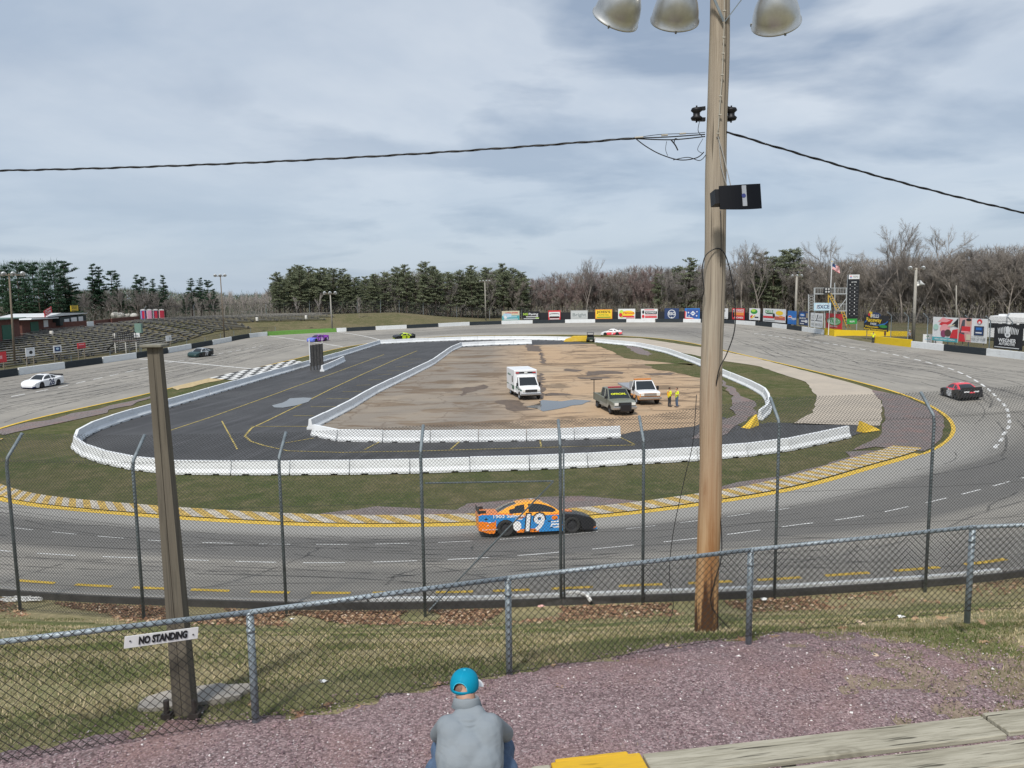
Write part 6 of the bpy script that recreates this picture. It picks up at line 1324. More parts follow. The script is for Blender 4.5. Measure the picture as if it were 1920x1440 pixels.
def far_light(px, ytop, ybase, lab, Y=None, lamps=3, r=.13, wood=True, rail=1.6, P0=None, dx=0, solid=True):
    b = P0 or PG(px, ybase, 2); t = PY(px+dx, ytop, b.y); e = empty('light_pole' if lamps else 'utility_pole', label=lab, cat='light pole' if lamps else 'pole', group='poles around the track')
    mb = MB(); mb.tube([(b.x, b.y, b.z-.3), (t.x, t.y, t.z)], [r*1.15, r*.8], 10); mb.build('pole', mat('pole_brown', (.17, .135, .10), .9, var=.3) if wood == 1 else mat('pole_grey', (.34, .32, .28), .9, var=.2), e, smooth=True)
    if lamps:
        mb = MB(); mb.box((t.x, t.y-.1, t.z-.2), (rail*2, .12, .12)); mb.build('cross_arm', MATS['pole_brown'] if 'pole_brown' in MATS else mat('pole_brown', (.17, .135, .10), .9), e)
        for i in range(lamps):
            x = t.x-rail+2*rail*i/(lamps-1 if lamps > 1 else 1); mb = MB(); dirv = math.atan2(60-b.y, -b.x); M = Matrix.Translation((x, t.y-.15, t.z-.05)) @ Matrix.Rotation(dirv, 4, 'Z') @ Matrix.Rotation(R_(-48), 4, 'Y')
            mb.lathe([(.05, .42), (.16, .3), (.30, .08), (.36, -.05), (.34, -.06), (.0, -.02)], 12, 0, M); mb.build('flood_lamp', mat('lamp_shell', (.72, .74, .75), .4, .3), e, smooth=True)
    return e
poles = [(28, 513, 684, 'brown light pole at the far left edge in front of the bleachers', dict(lamps=4, rail=1.9, dx=-11)), (421, 516, 634, 'light pole at the end of the left bleachers', dict(lamps=3, dx=-8, rail=1.0, r=.12)), (623, 549, 613, 'grey light pole at the right end of the green turf bank', dict(lamps=3, wood=0, dx=-4, rail=1.0)),
 (527, 550, 590, 'thin pole on top of the grassy bank', dict(lamps=2, r=.08, rail=.7)), (911, 527, 601, 'light pole left of the first far billboard', dict(lamps=4, wood=0, rail=1.3, dx=-2, r=.16)), (1491, 517, 612, 'grey light pole beside the blue soft drink billboard', dict(lamps=3, wood=0, rail=1.0, dx=3, r=.26)),
 (1712, 502, 639, 'grey light pole with horn speaker beside the yellow wall end', dict(lamps=2, wood=0, rail=1.0, dx=6, r=.24)), (187, 555, 590, 'thin pale utility pole behind the brick concession building', dict(lamps=0, wood=0, r=.12)), (1437, 545, 590, 'thin pale utility pole behind the wide white billboard', dict(lamps=0, wood=0, r=.2)), (1793, 535, 612, 'thin pale utility pole behind the large right billboards', dict(lamps=0, wood=0, r=.13))]
for x, yt, yb, lab, kw in poles: far_light(x, yt, yb, lab, **kw)
def horn():
    p = PG(1712, 639, 2); h = PY(1728, 532, p.y); e = empty('horn_speaker', label='white horn loudspeaker on the grey light pole by the yellow wall end', cat='loudspeaker')
    M = Matrix.Translation(h) @ Matrix.Rotation(R_(-75), 4, 'Y'); mb = MB(); mb.lathe([(.5, .5), (.42, .25), (.2, -.1), (.08, -.5), (0, -.5)], 16, 0, M); mb.build('horn', mat('horn_white', (.7, .7, .68), .5), e, smooth=True); mb = MB(); mb.bar(h, (p.x+.2, p.y, h.z), .07); mb.build('bracket', galv, e)
horn()

# ---------------------------------------------------------------- bleachers, buildings and small things on the left bank
grey_plank = mat('bleacher_grey', (.15, .155, .165), .85, var=.45, scale=1.2); pale_plank = mat('bleacher_pale', (.33, .31, .27), .85, var=.4, scale=1.5)
def bleachers():
    L = 5.6; mb = MB()
    mb.box((0, 0, .44), (L, .30, .06)); proto = empty('bleacher_bench', cat='bench'); mb.build('seat_plank', pale_plank, proto); mb = MB(); mb.box((0, -.38, .18), (L, .30, .05), m=0); mb.build('foot_plank', grey_plank, proto)
    for x in (-2.4, 2.4): mb = MB(); mb.box((x, -.15, .2), (.12, .5, .42)); mb.build('support', mat('bleacher_dark', (.05, .05, .05), .9), proto)
    proto2 = copy_tree(proto); proto2.children[0].data = proto2.children[0].data.copy(); proto2.children[0].data.materials[0] = grey_plank; used = {0: 0, 1: 0}
    for r in range(16):
        d = 7.5+1.18*r; s = 24.0 if r > 1 else 23.4; send = 19.15 if 3 < r < 12 else 19.9 if r < 15 else 20.6
        while s > send:
            p = outp(s, d); q = onrm(s); ds = 6.0/((outp(s-.1, d)-p).length/.1); k = 1 if (s < 22.6 or r > 9 or random.random() < .3) else 0
            if not (.0 < (s*1.0) % 1.35 < .0): 
                src = proto2 if k else proto; o = src if not used[k] else copy_tree(src); used[k] = 1
                o.location = (p.x, p.y, gz(p.x, p.y)+.03); o.rotation_euler = (random.uniform(-.012, .012), random.uniform(-.012, .012), math.atan2(q.y, q.x)-math.pi/2+random.uniform(-.02, .02))
                z = 'upper rows' if r > 11 else 'middle rows' if r > 5 else 'front rows'; side = 'beyond the start line' if s < 22 else 'before the start line'
                tag(o, f'{"dark grey" if k else "pale topped"} bleacher bench in the {z} {side}', 'bench', 'bleacher benches on the left bank')
            s -= ds
bleachers()
brick = mat('brick_red', (.135, .055, .042), .9, var=.3, scale=3); roofm_ = mat('pale_metal_roof', (.62, .64, .64), .5, var=.1); gdoor = mat('green_door', (.01, .10, .06), .6)
def left_buildings():
    a, b = P(42, 622, 4.9), P(150, 608, 4.9); M, w = frame_between(a, b, 4.1)
    e = empty('concession_stand', label='low brick concession building with pale roof behind the left bleachers', cat='building')
    mb = MB(); mb.box((w/2, 3, 1.35), (w, 6, 2.7), M=M); mb.build('wall', brick, e)
    mb = MB(); mb.prism([(-.6, 2.75), (w*.42, 2.55), (w*.42, 2.7), (-.2, 2.95)], -1.6, 6.4, 0, M); mb.prism([(w*.28, 2.9), (w+.9, 2.95), (w+.6, 3.1), (w*.5, 3.45), (w*.3, 3.05)], -1.3, 6.6, 0, M); mb.build('roof', roofm_, e)
    mb = MB(); mb.box((w*.74, -.62, 1.9), (w*.52, 1.2, 1.5), M=M); mb.build('serving_bay', mat('bay_dark', (.02, .03, .03), .8), e)
    for x, ww, z, h in ((.60, .09, 1.8, .9), (.74, .11, 1.9, 1.0), (.88, .09, 1.6, 1.7), (.36, .07, 1.7, 1.2)):
        mb = MB(); mb.box((w*x, -1.25 if x > .5 else -.03, z), (w*ww, .06, h), M=M); mb.build('window', SW, e)
    mb = MB(); mb.box((w*.18, -.03, 1.2), (w*.12, .06, 2.1), M=M); mb.build('door', gdoor, e)
    for x, z, c, c2, t, ww in ((.25, 3.4, SR, SW, 'Cola', .13), (.72, 4.1, SY, SK, 'FOOD', .15)):
        s = empty('roof_sign', label=('red tilted sign' if c is SR else 'yellow and black sign')+' on the roof of the brick concession building', cat='sign'); Q = M @ Matrix.Translation((w*x, -1.0, z-.5)) @ Matrix.Rotation(R_(-10 if c is SR else 0), 4, 'Y')
        board(Q, w*ww, 1.1, c, [('t', t, .5, .5, .4, c2, .7), ('r', .5, .12, .8, .1, c2), ('r', .5, .88, .8, .1, c2)], s)
    # second block further left with green door, low brick wall to the right
    a2, b2 = P(-60, 636, 4.9), P(38, 624, 4.9); M, w = frame_between(a2, b2, 4.0); e = empty('brick_building', label='brick block with green door at the far left edge', cat='building')
    mb = MB(); mb.box((w/2, 2.5, 1.6), (w, 5, 3.2), M=M); mb.build('wall', brick, e); mb = MB(); mb.box((w/2, 2.2, 3.28), (w+.8, 6.2, .16), M=M); mb.build('roof', mat('green_roof', (.10, .17, .13), .6), e)
    mb = MB(); mb.box((w*.72, -.03, 1.2), (w*.2, .06, 2.3), M=M); mb.build('door', gdoor, e); mb = MB(); mb.box((w*.3, -.03, 1.7), (w*.16, .06, 1.2), M=M); mb.build('window', SW, e)
    e = empty('brick_wall', label='low brick wall running right from the concession building', cat='wall')
    for (x0, y0), (x1, y1), z0, h, m, nm in (((45, 620), (162, 612), 4.75, 1.1, brick, 'brick_section'), ((163, 612), (175, 611), 4.75, .9, cw, 'white_section'), ((176, 610), (208, 606), 4.8, .9, brick, 'brick_section'), ((209, 606), (260, 601), 4.85, 1.0, brick, 'brick_section')):
        a, b = P(x0, y0, z0), P(x1, y1, z0); M, w = frame_between(a, b, z0-.2); mb = MB(); mb.box((w/2, 0, h/2+.1), (w, .25, h+.2), M=M); mb.build(nm, m, e)
    # portable toilets
    cols = [((.03, .09, .42), (.55, .02, .05)), ((.75, .35, .50), (.75, .35, .50)), ((.02, .03, .14), (.50, .02, .05)), ((.55, .02, .06), (.45, .02, .05))]; nm = ['blue', 'pink', 'navy', 'red']
    for i, (c1, c2) in enumerate(cols):
        p = P(269+11.5*i, 598, 4.9); e = empty('portable_toilet', (p.x, p.y, 4.85), R_(25), f'{nm[i]} portable toilet in the row on the bank', 'portable toilet', 'portable toilets')
        mb = MB(); mb.box((0, 0, 1.05), (1.15, 1.15, 2.1), b=.05); mb.build('cabin', mat('toilet_'+nm[i], c1, .5), e); mb = MB(); mb.box((.1, -.59, 1.05), (.62, .03, 1.8)); mb.build('door', mat('toilet_door_'+nm[i], c2, .5), e)
        mb = MB(); mb.prism([(-.6, 2.1), (.6, 2.1), (.5, 2.3), (0, 2.42), (-.5, 2.3)], -.6, .6); mb.build('roof', SW, e); mb = MB(); mb.box((-.45, -.585, 1.1), (.1, .04, 1.9)); mb.build('trim', SW, e)
    for i, (x, y, s) in enumerate(((217, 597, 1.1), (227, 597, 1.0), (240, 596, .8), (252, 597, .9))):
        p = P(x, y, 4.9); mb = MB(); mb.ball((0, 0, .75*s), (1.1*s, .8*s, .8*s)); mb.box((0, 0, .1), (1.6*s, .8*s, .25)); tag(mb.build('tarp_heap', mat('grey_white_tarp', (.5, .5, .47), .8, var=.3), loc=(p.x, p.y, 4.85), smooth=True), 'pale covered heap on the bank beside the portable toilets', 'covered heap', 'covered heaps')
    for i, (x, y) in enumerate(((97, 628), (215, 632), (293, 622), (336, 616), (376, 611), (413, 608), (447, 604), (482, 600), (525, 597), (574, 596))):
        p = PG(x, y+2, 4); mb = MB(); mb.lathe([(0, 0), (.28, 0), (.3, .1), (.3, .8), (.27, .86), (0, .86)], 12); tag(mb.build('litter_barrel', mat('barrel_white', (.62, .6, .55), .6), loc=tuple(p), smooth=True), 'pale round barrel standing on the left bank', 'barrel', 'barrels on the left bank')
    p = PG(476, 592, 4.6); e = empty('metal_bleacher', (p.x, p.y, p.z), R_(8), 'small silver metal bleacher on the far bank left of the woods', 'bleacher')
    for k in range(4): mb = MB(); mb.box((0, k*.6, .35+k*.32), (8, .3, .05)); mb.build('seat', mat('aluminium_plank', (.5, .53, .55), .4, .6), e)
    mb = MB()
    for x in (-3.5, 0, 3.5): mb.bar((x, -.2, 0), (x, 2.0, 1.3), .07); mb.bar((x, 2.0, 0), (x, 2.0, 1.3), .07)
    mb.build('frame', galv_post, e)
left_buildings()
def flag_stand():
    p = PG(240, 662, 1.5); e = empty('flag_stand', (p.x, p.y, p.z-.1), R_(8), 'starter flag stand with stairs and white posts at the start line', 'flag stand'); k = black = SK
    mb = MB()
    for x in (-1.6, 0, 1.6):
        for y in (-.8, .8): mb.box((x, y, 1.0), (.14, .14, 2.2))
    mb.build('post', mat('stand_post', (.5, .49, .45), .7), e)
    mb = MB(); mb.box((0, 0, 2.15), (3.6, 2, .14)); mb.build('deck', mat('stand_deck', (.12, .1, .09), .8), e)
    mb = MB()
    for x in np.arange(-1.7, 1.8, .34): mb.box((x, -.95, 2.85), (.10, .05, 1.3))
    mb.box((0, -.95, 3.5), (3.5, .07, .08)); mb.box((0, .95, 3.3), (3.5, .07, .08)); mb.build('railing', k, e)
    mb = MB(); mb.bar((-1.6, 0, 2.1), (-3.9, 0, .1), 1.0, .1); mb.build('stairs', mat('stair_dark', (.06, .06, .06), .8), e)
    mb = MB(); mb.box((1.9, 0, 4.1), (1.0, .8, 1.5)); mb.build('signal_box', mat('box_green', (.15, .24, .20), .7), e); mb = MB(); mb.box((1.7, -.5, 3.0), (.9, .1, .7)); mb.build('notice', SW, e)
flag_stand()
def signal_board():
    a, b = P(583, 695, 0), P(606, 690, 0); M, w = frame_between(a, b, 0); t = PY(592, 645, a.y).z
    e = empty('signal_board', label='tall dark slatted signal board standing on posts beside pit road', cat='signal board')
    for i in range(5): mb = MB(); mb.box((w*i/4, 0, t*.48), (.12, .12, t*.96), M=M); mb.build('post', mat('board_post', (.07, .065, .06), .8), e)
    for i in range(4): mb = MB(); mb.box((w*(i+.5)/4, .0, t*.55), (w/4-.16, .05, t*.80), M=M); mb.build('slat_panel', mat('slat_brown', (.16, .14, .12), .85, var=.4, scale=3), e)
    mb = MB(); mb.box((-.12, 0, t*.75), (.1, .1, t*.9), M=M); mb.bar(M @ Vector((0, 0, t*.93)), M @ Vector((0, 0, t*1.2)), .05); mb.bar(M @ Vector((w, 0, t*.9)), M @ Vector((w, 0, t*1.14)), .05); mb.build('white_upright', SW, e)
signal_board()

# ---------------------------------------------------------------- score tower, platform, flag at the gate
def tower():
    Y = 139; steel = mat('aluminium_truss', (.52, .54, .54), .5, .4); S = lambda x, y, d=0: PY(x, y, Y+d); G = 1.7
    e = empty('score_tower', label='tall black scoreboard tower with white header and columns of white digits', cat='scoreboard')
    a, b = S(1589, 560), S(1609, 560); zt = S(1599, 515).z; zb = S(1599, 597).z; M, w = frame_between(a, b, zb); h = zt-zb
    items = [('r', .5, .95, 1.0, .10, SW)]+globe(.2, .95, .26, w/h)+[('t', 'PEPSI', .64, .95, .05, SGR, .5), ('t', 'LAP TIME', .5, .83, .025, SW, .5)]
    for i in range(9):
        y = .77-.083*i; items += [('t', str(i+1), .15, y, .026, SW, .07), ('t', str((i*3+4) % 10), .58, y, .032, SW, .09), ('r', .36, y-.04, .2, .003, SGR), ('r', .8, y-.04, .2, .003, SGR)]
    board(M, w, h, SK, items, e, th=.4, name='display')
    for x in (0, w): mb = MB(); mb.box((x+.04, .3, (G-zb+h)/2), (.12, .2, h+zb-G), M=M); mb.build('leg', steel, e)
    g = empty('billboard', label='green rounded sign hanging under the scoreboard tower', cat='billboard'); a, b = S(1588, 600, -1), S(1607, 600, -1); M, w2 = frame_between(a, b, S(1598, 607).z); board(M, w2, .95, SG, [('t', 'WELCOME', .5, .45, .3, SW, .5)], g)
    # platform frame
    e = empty('announcer_platform', label='aluminium scaffold platform with railings left of the scoreboard tower', cat='platform')
    def bar(x0, y0, x1, y1, r=.09, d=0): mb.bar(S(x0, y0, d), S(x1, y1, d), r)
    for d in (0, 3):
        for nm, L in (('upright', [(1516, 552, 1516, 615), (1527, 540, 1527, 615), (1546, 570, 1546, 615), (1565, 530, 1565, 610), (1587, 540, 1587, 610)]),):
            for q in L: mb = MB(); bar(*q, r=.14, d=d); mb.build(nm, steel, e)
        for y0, y1, x0, x1 in ((540, 551, 1526, 1588), (570, 583, 1566, 1588), (568, 583, 1526, 1546)):
            mb = MB(); bar(x0, y0, x1, y0, .1, d); bar(x0, y1, x1, y1, .16, d)
            for x in np.arange(x0, x1, 3.1): bar(x, y0, x, y1, .05, d)
            mb.build('railing', steel, e)
    mb = MB(); c = (S(1526, 551)+S(1588, 551))/2; mb.bar(S(1526, 552, 1.5), S(1588, 552, 1.5), 3.0, .1); mb.bar(S(1566, 583.5, 1.5), S(1588, 583.5, 1.5), 3.0, .1); mb.build('deck', mat('deck_grey', (.2, .2, .2), .8), e)
    mb = MB()
    for k in range(6): bar(1516, 553+5*k, 1527, 558+5*k, .05); bar(1527, 553+5*k, 1516, 558+5*k, .05)
    bar(1570, 582, 1588, 558, .12); mb.build('truss', steel, e)
    mb = MB(); bar(1553, 552, 1569, 582, .1, -.5); bar(1558, 550, 1574, 580, .07, -.5); bar(1577, 584, 1588, 615, .1, -.5); bar(1582, 584, 1594, 615, .1, -.5); bar(1553, 545, 1553, 568, .12, -.5); [bar(1553+k*2.3, 552+k*4.3, 1558+k*2.3, 550+k*4.3, .07, -.5) for k in range(7)]; [bar(1577+k*1.8, 585+k*5, 1583+k*1.9, 585+k*5, .08, -.5) for k in range(6)]; mb.build('yellow_stairs', mat('stair_yellow', (.65, .42, .06), .6), e)
    t = empty('traffic_light', label='black signal light box on the scaffold platform', cat='signal light'); mb = MB(); mb.box(S(1551, 545, -.6), (1.1, .4, 1.0)); mb.build('housing', SK, t)
    mb = MB()
    for x in (1549, 1554):
        for y in (542, 547): mb.cyl(S(x, y, -.85), S(x, y, -.80), .17, 12)
    mb.build('lens', mat('lamp_grey', (.5, .5, .48), .3), t)
    g = empty('billboard', label='pale blue sign with bold letters on the scaffold platform', cat='billboard'); a, b = S(1526, 575, -.4), S(1558, 575, -.4); M, w = frame_between(a, b, S(1540, 582).z); board(M, w, S(1540, 568).z-S(1540, 582).z, SLB, [('t', 'ISXCE', .52, .5, .6, SW, .8), ('t', 'ISXCE', .53, .48, .52, SN, .74)], g)
    f = empty('flag_pole', label='white flag pole rising above the scaffold platform', cat='flag pole'); mb = MB(); mb.tube([(S(1558, 612).x, Y+1, G), S(1560, 490, 1)], .07, 8); mb.build('pole', SW, f); mb = MB(); mb.ball(S(1560, 490, 1), .1); mb.build('finial', SY, f)
    fl = empty('flag', label='American flag flying from the white pole above the platform', cat='flag'); o = S(1560.5, 494, 1); nx, nz = 16, 13; W_, H_ = 1.75, 1.05; ms = []
    vs = []; fs = []
    for j in range(nz+1):
        for i in range(nx+1): u = i/nx; vs.append((o.x+W_*u*.82, o.y+.18*math.sin(u*7+j*.2)*u, o.z-H_*j/nz-.75*u**1.2+.05*math.sin(u*9)))
    for j in range(nz):
        for i in range(nx): fs.append((j*(nx+1)+i, j*(nx+1)+i+1, (j+1)*(nx+1)+i+1, (j+1)*(nx+1)+i)); ms.append(2 if (i < 7 and j < 7) else (0 if j % 2 == 0 else 1))
    mb = MB(); mb.v = vs; mb.f = fs; mb.m = ms; mb.build('cloth', [SR, SW, SN], fl)
tower()
def campers():
    for i, (x0, x1, y0, y1, Y, z0, lab) in enumerate(((1852, 1905, 592, 640, 118, 1.9, 'white travel trailer behind the black banner at the right edge'), (1888, 1990, 588, 650, 108, 1.9, 'white camper box at the right edge beyond the black banner'))):
        a, b = PY(x0, 620, Y), PY(x1, 620, Y-3); M, w = frame_between(a, b, z0); h = PY(x0, y0, Y).z-z0
        e = empty('camper', label=lab, cat='camper'); mb = MB(); mb.prism([(0, .55), (w, .55), (w, h), (.25, h), (0, h-.5)], 0, 2.5, 0, M); mb.build('body', whp, e)
        for x in (.12, .28, .6): mb = MB(); mb.box((w*x, -.02, h*.62), (.7, .06, .7), M=M); mb.build('window', glassm, e)
        mb = MB(); mb.box((w*.45, -.02, h*.45), (.75, .05, h*.6), M=M); mb.build('door', mat('off_white', (.66, .67, .68), .4), e); mb = MB(); mb.box((w*.4, 1.2, h+.12), (.9, .8, .25), M=M); mb.build('roof_unit', SW, e)
        for x in (.35, .55):
            mb = MB(); mb.cyl(M @ Vector((w*x, .0, .4)), M @ Vector((w*x, .3, .4)), .4, 16); mb.build('wheel', tyrem, e)
        mb = MB(); mb.box((w/2, 1.2, .5), (w*.9, 2.0, .3), M=M); mb.build('chassis', under, e)
    a = PG(1733, 632, 1.9)
    for i, x in enumerate((1731, 1751)):
        a, b = PY(x, 626, 112), PY(x+17, 626, 112); M, w = frame_between(a, b, 1.9); s = empty('banner', label='low white banner strip behind the bent fence posts '+('nearer the light pole' if i == 0 else 'nearer the food billboard'), cat='banner'); board(M, w, 1.5, SW, [('r', .5, .5, .6, .12, SLB), ('r', .5, .8, .3, .06, SG)], s)
campers()
# ---------------------------------------------------------------- trees
def branch_tree(seed, H=16, r0=.2, spread=.5, nt=5200, twl=(.5, 1.3), tw=.022, forks=3, clear=.25, lean=0, wide=1.0):
    """bare tree: trunk mesh (trunk and limbs), crown mesh (fine twigs)"""
    r = random.Random(seed); limbs = []; tips = []
    def grow(p, d, L, rad, lev):
        n = 4; pts = [p]; q = p.copy(); dd = d.copy()
        for i in range(n):
            dd = (dd+Vector((r.gauss(0, .10), r.gauss(0, .10), .06 if lev else .0))).normalized(); q = q+dd*L/n; pts.append(q.copy())
            if lev > 0 or i >= 1: tips.append((q.copy(), dd.copy(), lev))
        limbs.append((pts, rad, rad*.55, lev))
        if lev < forks:
            k = r.choice([3, 4]) if lev else 7
            for j in range(k):
                t = r.uniform(.35, 1) if lev else clear+(1-clear)*(j+r.random()*.6)/k; i = min(n-1, int(t*n)); b = pts[i].lerp(pts[i+1], t*n-i); a = r.uniform(0, 6.28); tilt = spread*r.uniform(.6, 1.3)*(1.25-.5*t if lev == 0 else 1)
                u = dd.cross(Vector((math.cos(a), math.sin(a), .3))).normalized(); nd = (Matrix.Rotation(tilt, 3, u) @ d); nd.x *= wide; nd.y *= wide; grow(b, nd.normalized(), L*(r.uniform(.42, .62) if lev == 0 else r.uniform(.5, .72)), rad*(.5 if lev == 0 else .55), lev+1)
    grow(Vector((0, 0, 0)), Vector((lean, 0, 1)).normalized(), H*.86, r0, 0)
    tr = MB()
    for pts, a, b, lev in limbs: tr.tube(pts, [max(.013, a+(b-a)*i/(len(pts)-1)) for i in range(len(pts))], 7 if lev == 0 else 4 if lev == 1 else 3, cap=False)
    V = []; Fc = []; tp = [t for t in tips if t[2] >= 1] or tips
    for _ in range(nt):
        p, d, lev = r.choice(tp); L = r.uniform(*twl); dd = (d+Vector((r.gauss(0, .55), r.gauss(0, .55), r.gauss(.1, .4)))).normalized(); p = p-d*r.uniform(0, .8)*1.2+Vector((r.gauss(0, .15), r.gauss(0, .15), r.gauss(0, .15)))
        s = dd.cross(Vector((r.gauss(0, 1), r.gauss(0, 1), r.gauss(0, 1)))).normalized()*tw; k = len(V); e = p+dd*L; V += [p-s, p+s, e]; Fc.append((k, k+1, k+2))
        m = p+dd*L*.45; d2 = (dd+Vector((r.gauss(0, .6), r.gauss(0, .6), r.gauss(0, .6)))).normalized(); k = len(V); V += [m-s*.8, m+s*.8, m+d2*L*.6]; Fc.append((k, k+1, k+2))
    cr = MB(); cr.add(V, Fc); return tr, cr
def pine_tree(seed, H=17, R0=3.2, base=.25, plates=False, nn=5200, dome=False):
    r = random.Random(seed); tr = MB(); tr.tube([(0, 0, 0), (.1, .05, H*.5), (0, 0, H*.97)], [.24, .17, .04], 7); V = []; Fc = []
    z = H*base; whorl = []
    while z < H*.985:
        t = (z/H-base)/(1-base); L = R0*((1-t)**.75*.95+.10) if not plates else R0*(1-abs(t-.45)**1.6*1.3)*r.uniform(.55, 1.15)
        if dome: L = R0*math.sqrt(max(.05, 1-(abs(t-.42)/.6)**2.2))*r.uniform(.7, 1.12)
        for j in range(r.choice([4, 5, 6]) if not plates else r.choice([3, 4])):
            a = r.uniform(0, 6.28); l = max(.4, L*r.uniform(.6, 1.12)); up = r.uniform(.05, .35)+(.25 if t > .7 else 0); b = Vector((math.cos(a)*l, math.sin(a)*l, l*up)); tr.tube([(0, 0, z), Vector((0, 0, z))+b*.5, Vector((0, 0, z))+b+Vector((0, 0, .1*l))], [.05, .035, .012], 3, cap=False); whorl.append((z, b, l))
        z += r.uniform(.45, .8) if not plates else r.uniform(.7, 1.25)
    tot = sum(w[2] for w in whorl)
    for z, b, l in whorl:
        for _ in range(int(nn*l/tot)):
            t = r.uniform(.25, 1.05)**.7; p = Vector((0, 0, z))+b*t+Vector((r.gauss(0, .16+.1*l*.5), r.gauss(0, .16+.1*l*.5), abs(r.gauss(0, .15))+.02)); s = r.uniform(.14, .3)
            u = Vector((r.gauss(0, 1), r.gauss(0, 1), r.gauss(0, .6))).normalized(); v = Vector((r.gauss(0, 1), r.gauss(0, 1), r.gauss(.7, .5))).normalized(); k = len(V); V += [p-u*s*.55, p+u*s*.55, p+v*s*1.25]; Fc.append((k, k+1, k+2))
    cr = MB(); cr.add(V, Fc); return tr, cr
def leafmat(name, c1, c2, sc=.35):
    m, nt, b, tc = nodes_mat(name, .9, .1); o = tc.outputs['Object']; n = noise(nt, o, sc, 3, .6); i = N(nt, 'ShaderNodeObjectInfo'); f = noise(nt, o, 4, 2, .5)
    c = mixc(nt, ramp(nt, n, [(.35, 0), (.65, 1)]), c1, c2); c = mixc(nt, mathn(nt, 'MULTIPLY', i.outputs['Random'], .4), c, tuple(x*.6 for x in c1)); c = mixc(nt, ramp(nt, f, [(.4, 0), (.7, .35)]), c, tuple(min(1, x*1.6) for x in c2))
    nt.links.new(c, b.inputs['Base Color']); return m
bark = leafmat('grey_bark', (.30, .27, .24), (.21, .18, .16)); palebark = leafmat('pale_bark', (.48, .44, .41), (.36, .33, .30)); pbark = leafmat('pine_bark', (.10, .075, .06), (.07, .055, .045))
TW = {'grey': leafmat('grey_twigs', (.28, .258, .24), (.21, .192, .178)), 'red': leafmat('reddish_twigs', (.29, .215, .20), (.235, .185, .17)), 'brown': leafmat('brown_twigs', (.29, .26, .225), (.225, .20, .175)), 'pale': leafmat('pale_twigs', (.46, .42, .395), (.36, .325, .30))}
PN = {'dark': leafmat('dark_needles', (.032, .068, .046), (.052, .090, .050)), 'olive': leafmat('olive_needles', (.145, .175, .11), (.185, .20, .125))}
PROTO = {}
def proto(key, tc, mt, mc):
    e = empty(key[0], (0, -400, 0)); tr, cr = tc; tr.build('trunk', mt, e); cr.build('crown', mc, e); PROTO[key] = e; return e
GEN = {('bare', 'grey', 0): lambda: branch_tree(1, 16, .17, .55, 6500), ('bare', 'grey', 1): lambda: branch_tree(2, 15, .16, .62, 6500, wide=1.1), ('bare', 'grey', 2): lambda: branch_tree(3, 17, .2, .5, 6000, clear=.4), ('bare', 'brown', 0): lambda: branch_tree(4, 17, .2, .55, 7000), ('bare', 'brown', 1): lambda: branch_tree(5, 15, .17, .65, 7000),
 ('bare', 'red', 0): lambda: branch_tree(6, 14, .15, .55, 7500), ('bare', 'red', 1): lambda: branch_tree(7, 13, .15, .62, 7500), ('big', 'brown', 0): lambda: branch_tree(8, 21, .28, .62, 5200, (.6, 1.6), .016, clear=.3, wide=1.25), ('big', 'grey', 0): lambda: branch_tree(9, 20, .26, .5, 4200, (.5, 1.4), .015, clear=.35), ('birch', 'pale', 0): lambda: branch_tree(10, 12, .10, .34, 1500, (.4, 1.0), .014, 2, .35), ('birch', 'pale', 1): lambda: branch_tree(11, 11, .09, .42, 1500, (.4, 1.), .014, 2, .3),
 ('pine', 'dark', 0): lambda: pine_tree(1, 16, 3.6, .12, True, 7500), ('pine', 'dark', 1): lambda: pine_tree(2, 15, 3.2, .18, True, 7000), ('pine', 'dark', 2): lambda: pine_tree(3, 14, 2.6, .2, False, 6500), ('pine', 'olive', 0): lambda: pine_tree(4, 16, 3.1, .22, False, 7500, True), ('pine', 'olive', 1): lambda: pine_tree(5, 16, 3.3, .3, False, 7500, True), ('pine', 'olive', 2): lambda: pine_tree(6, 15, 2.9, .15, False, 7500, True)}
NAME = {'bare': 'bare_tree', 'big': 'bare_tree', 'birch': 'birch_tree', 'pine': 'pine_tree'}
def tree(kind, colr, var, px, ytop, Y, lab, grp, Hfix=None):
    key = (kind, colr, var)
    if key not in PROTO:
        tr, cr = GEN[key](); e = empty(NAME[kind], (0, 0, 0)); tr.build('trunk', pbark if kind == 'pine' else palebark if kind == 'birch' else bark, e); cr.build('crown', PN[colr] if kind == 'pine' else TW[colr], e); H = max(max(v[2] for v in tr.v), max(v[2] for v in cr.v)); PROTO[key] = [e, H, False]
    e, H, used = PROTO[key]; o = copy_tree(e) if used else e; PROTO[key][2] = True
    t = PY(px, ytop, Y); g = gz(t.x, t.y); k = (t.z-g)/H; o.location = (t.x, t.y, g-.1); kx = k*random.uniform(.9, 1.15); o.scale = (kx, kx, k); o.rotation_euler = (0, 0, random.uniform(0, 6.28)); return tag(o, lab, 'tree', grp)
TLX = [-250, 0, 50, 110, 140, 180, 210, 240, 270, 300, 335, 355, 375, 400, 430, 500, 520, 560, 600, 640, 680, 740, 800, 830, 880, 950, 1000, 1060, 1130, 1200, 1260, 1320, 1400, 1450, 1490, 1530, 1600, 1700, 1780, 1850, 1920, 2150]
TLY = [492, 492, 486, 486, 540, 540, 538, 536, 536, 538, 545, 545, 540, 540, 548, 545, 518, 503, 506, 514, 522, 506, 502, 508, 505, 503, 520, 506, 504, 494, 498, 490, 486, 486, 476, 486, 484, 478, 472, 458, 456, 448]
WY = lambda px: float(np.interp(px, [-250, 100, 330, 500, 700, 1000, 1300, 1500, 1650, 1800, 2150], [165, 168, 205, 225, 238, 240, 236, 212, 185, 168, 150]))
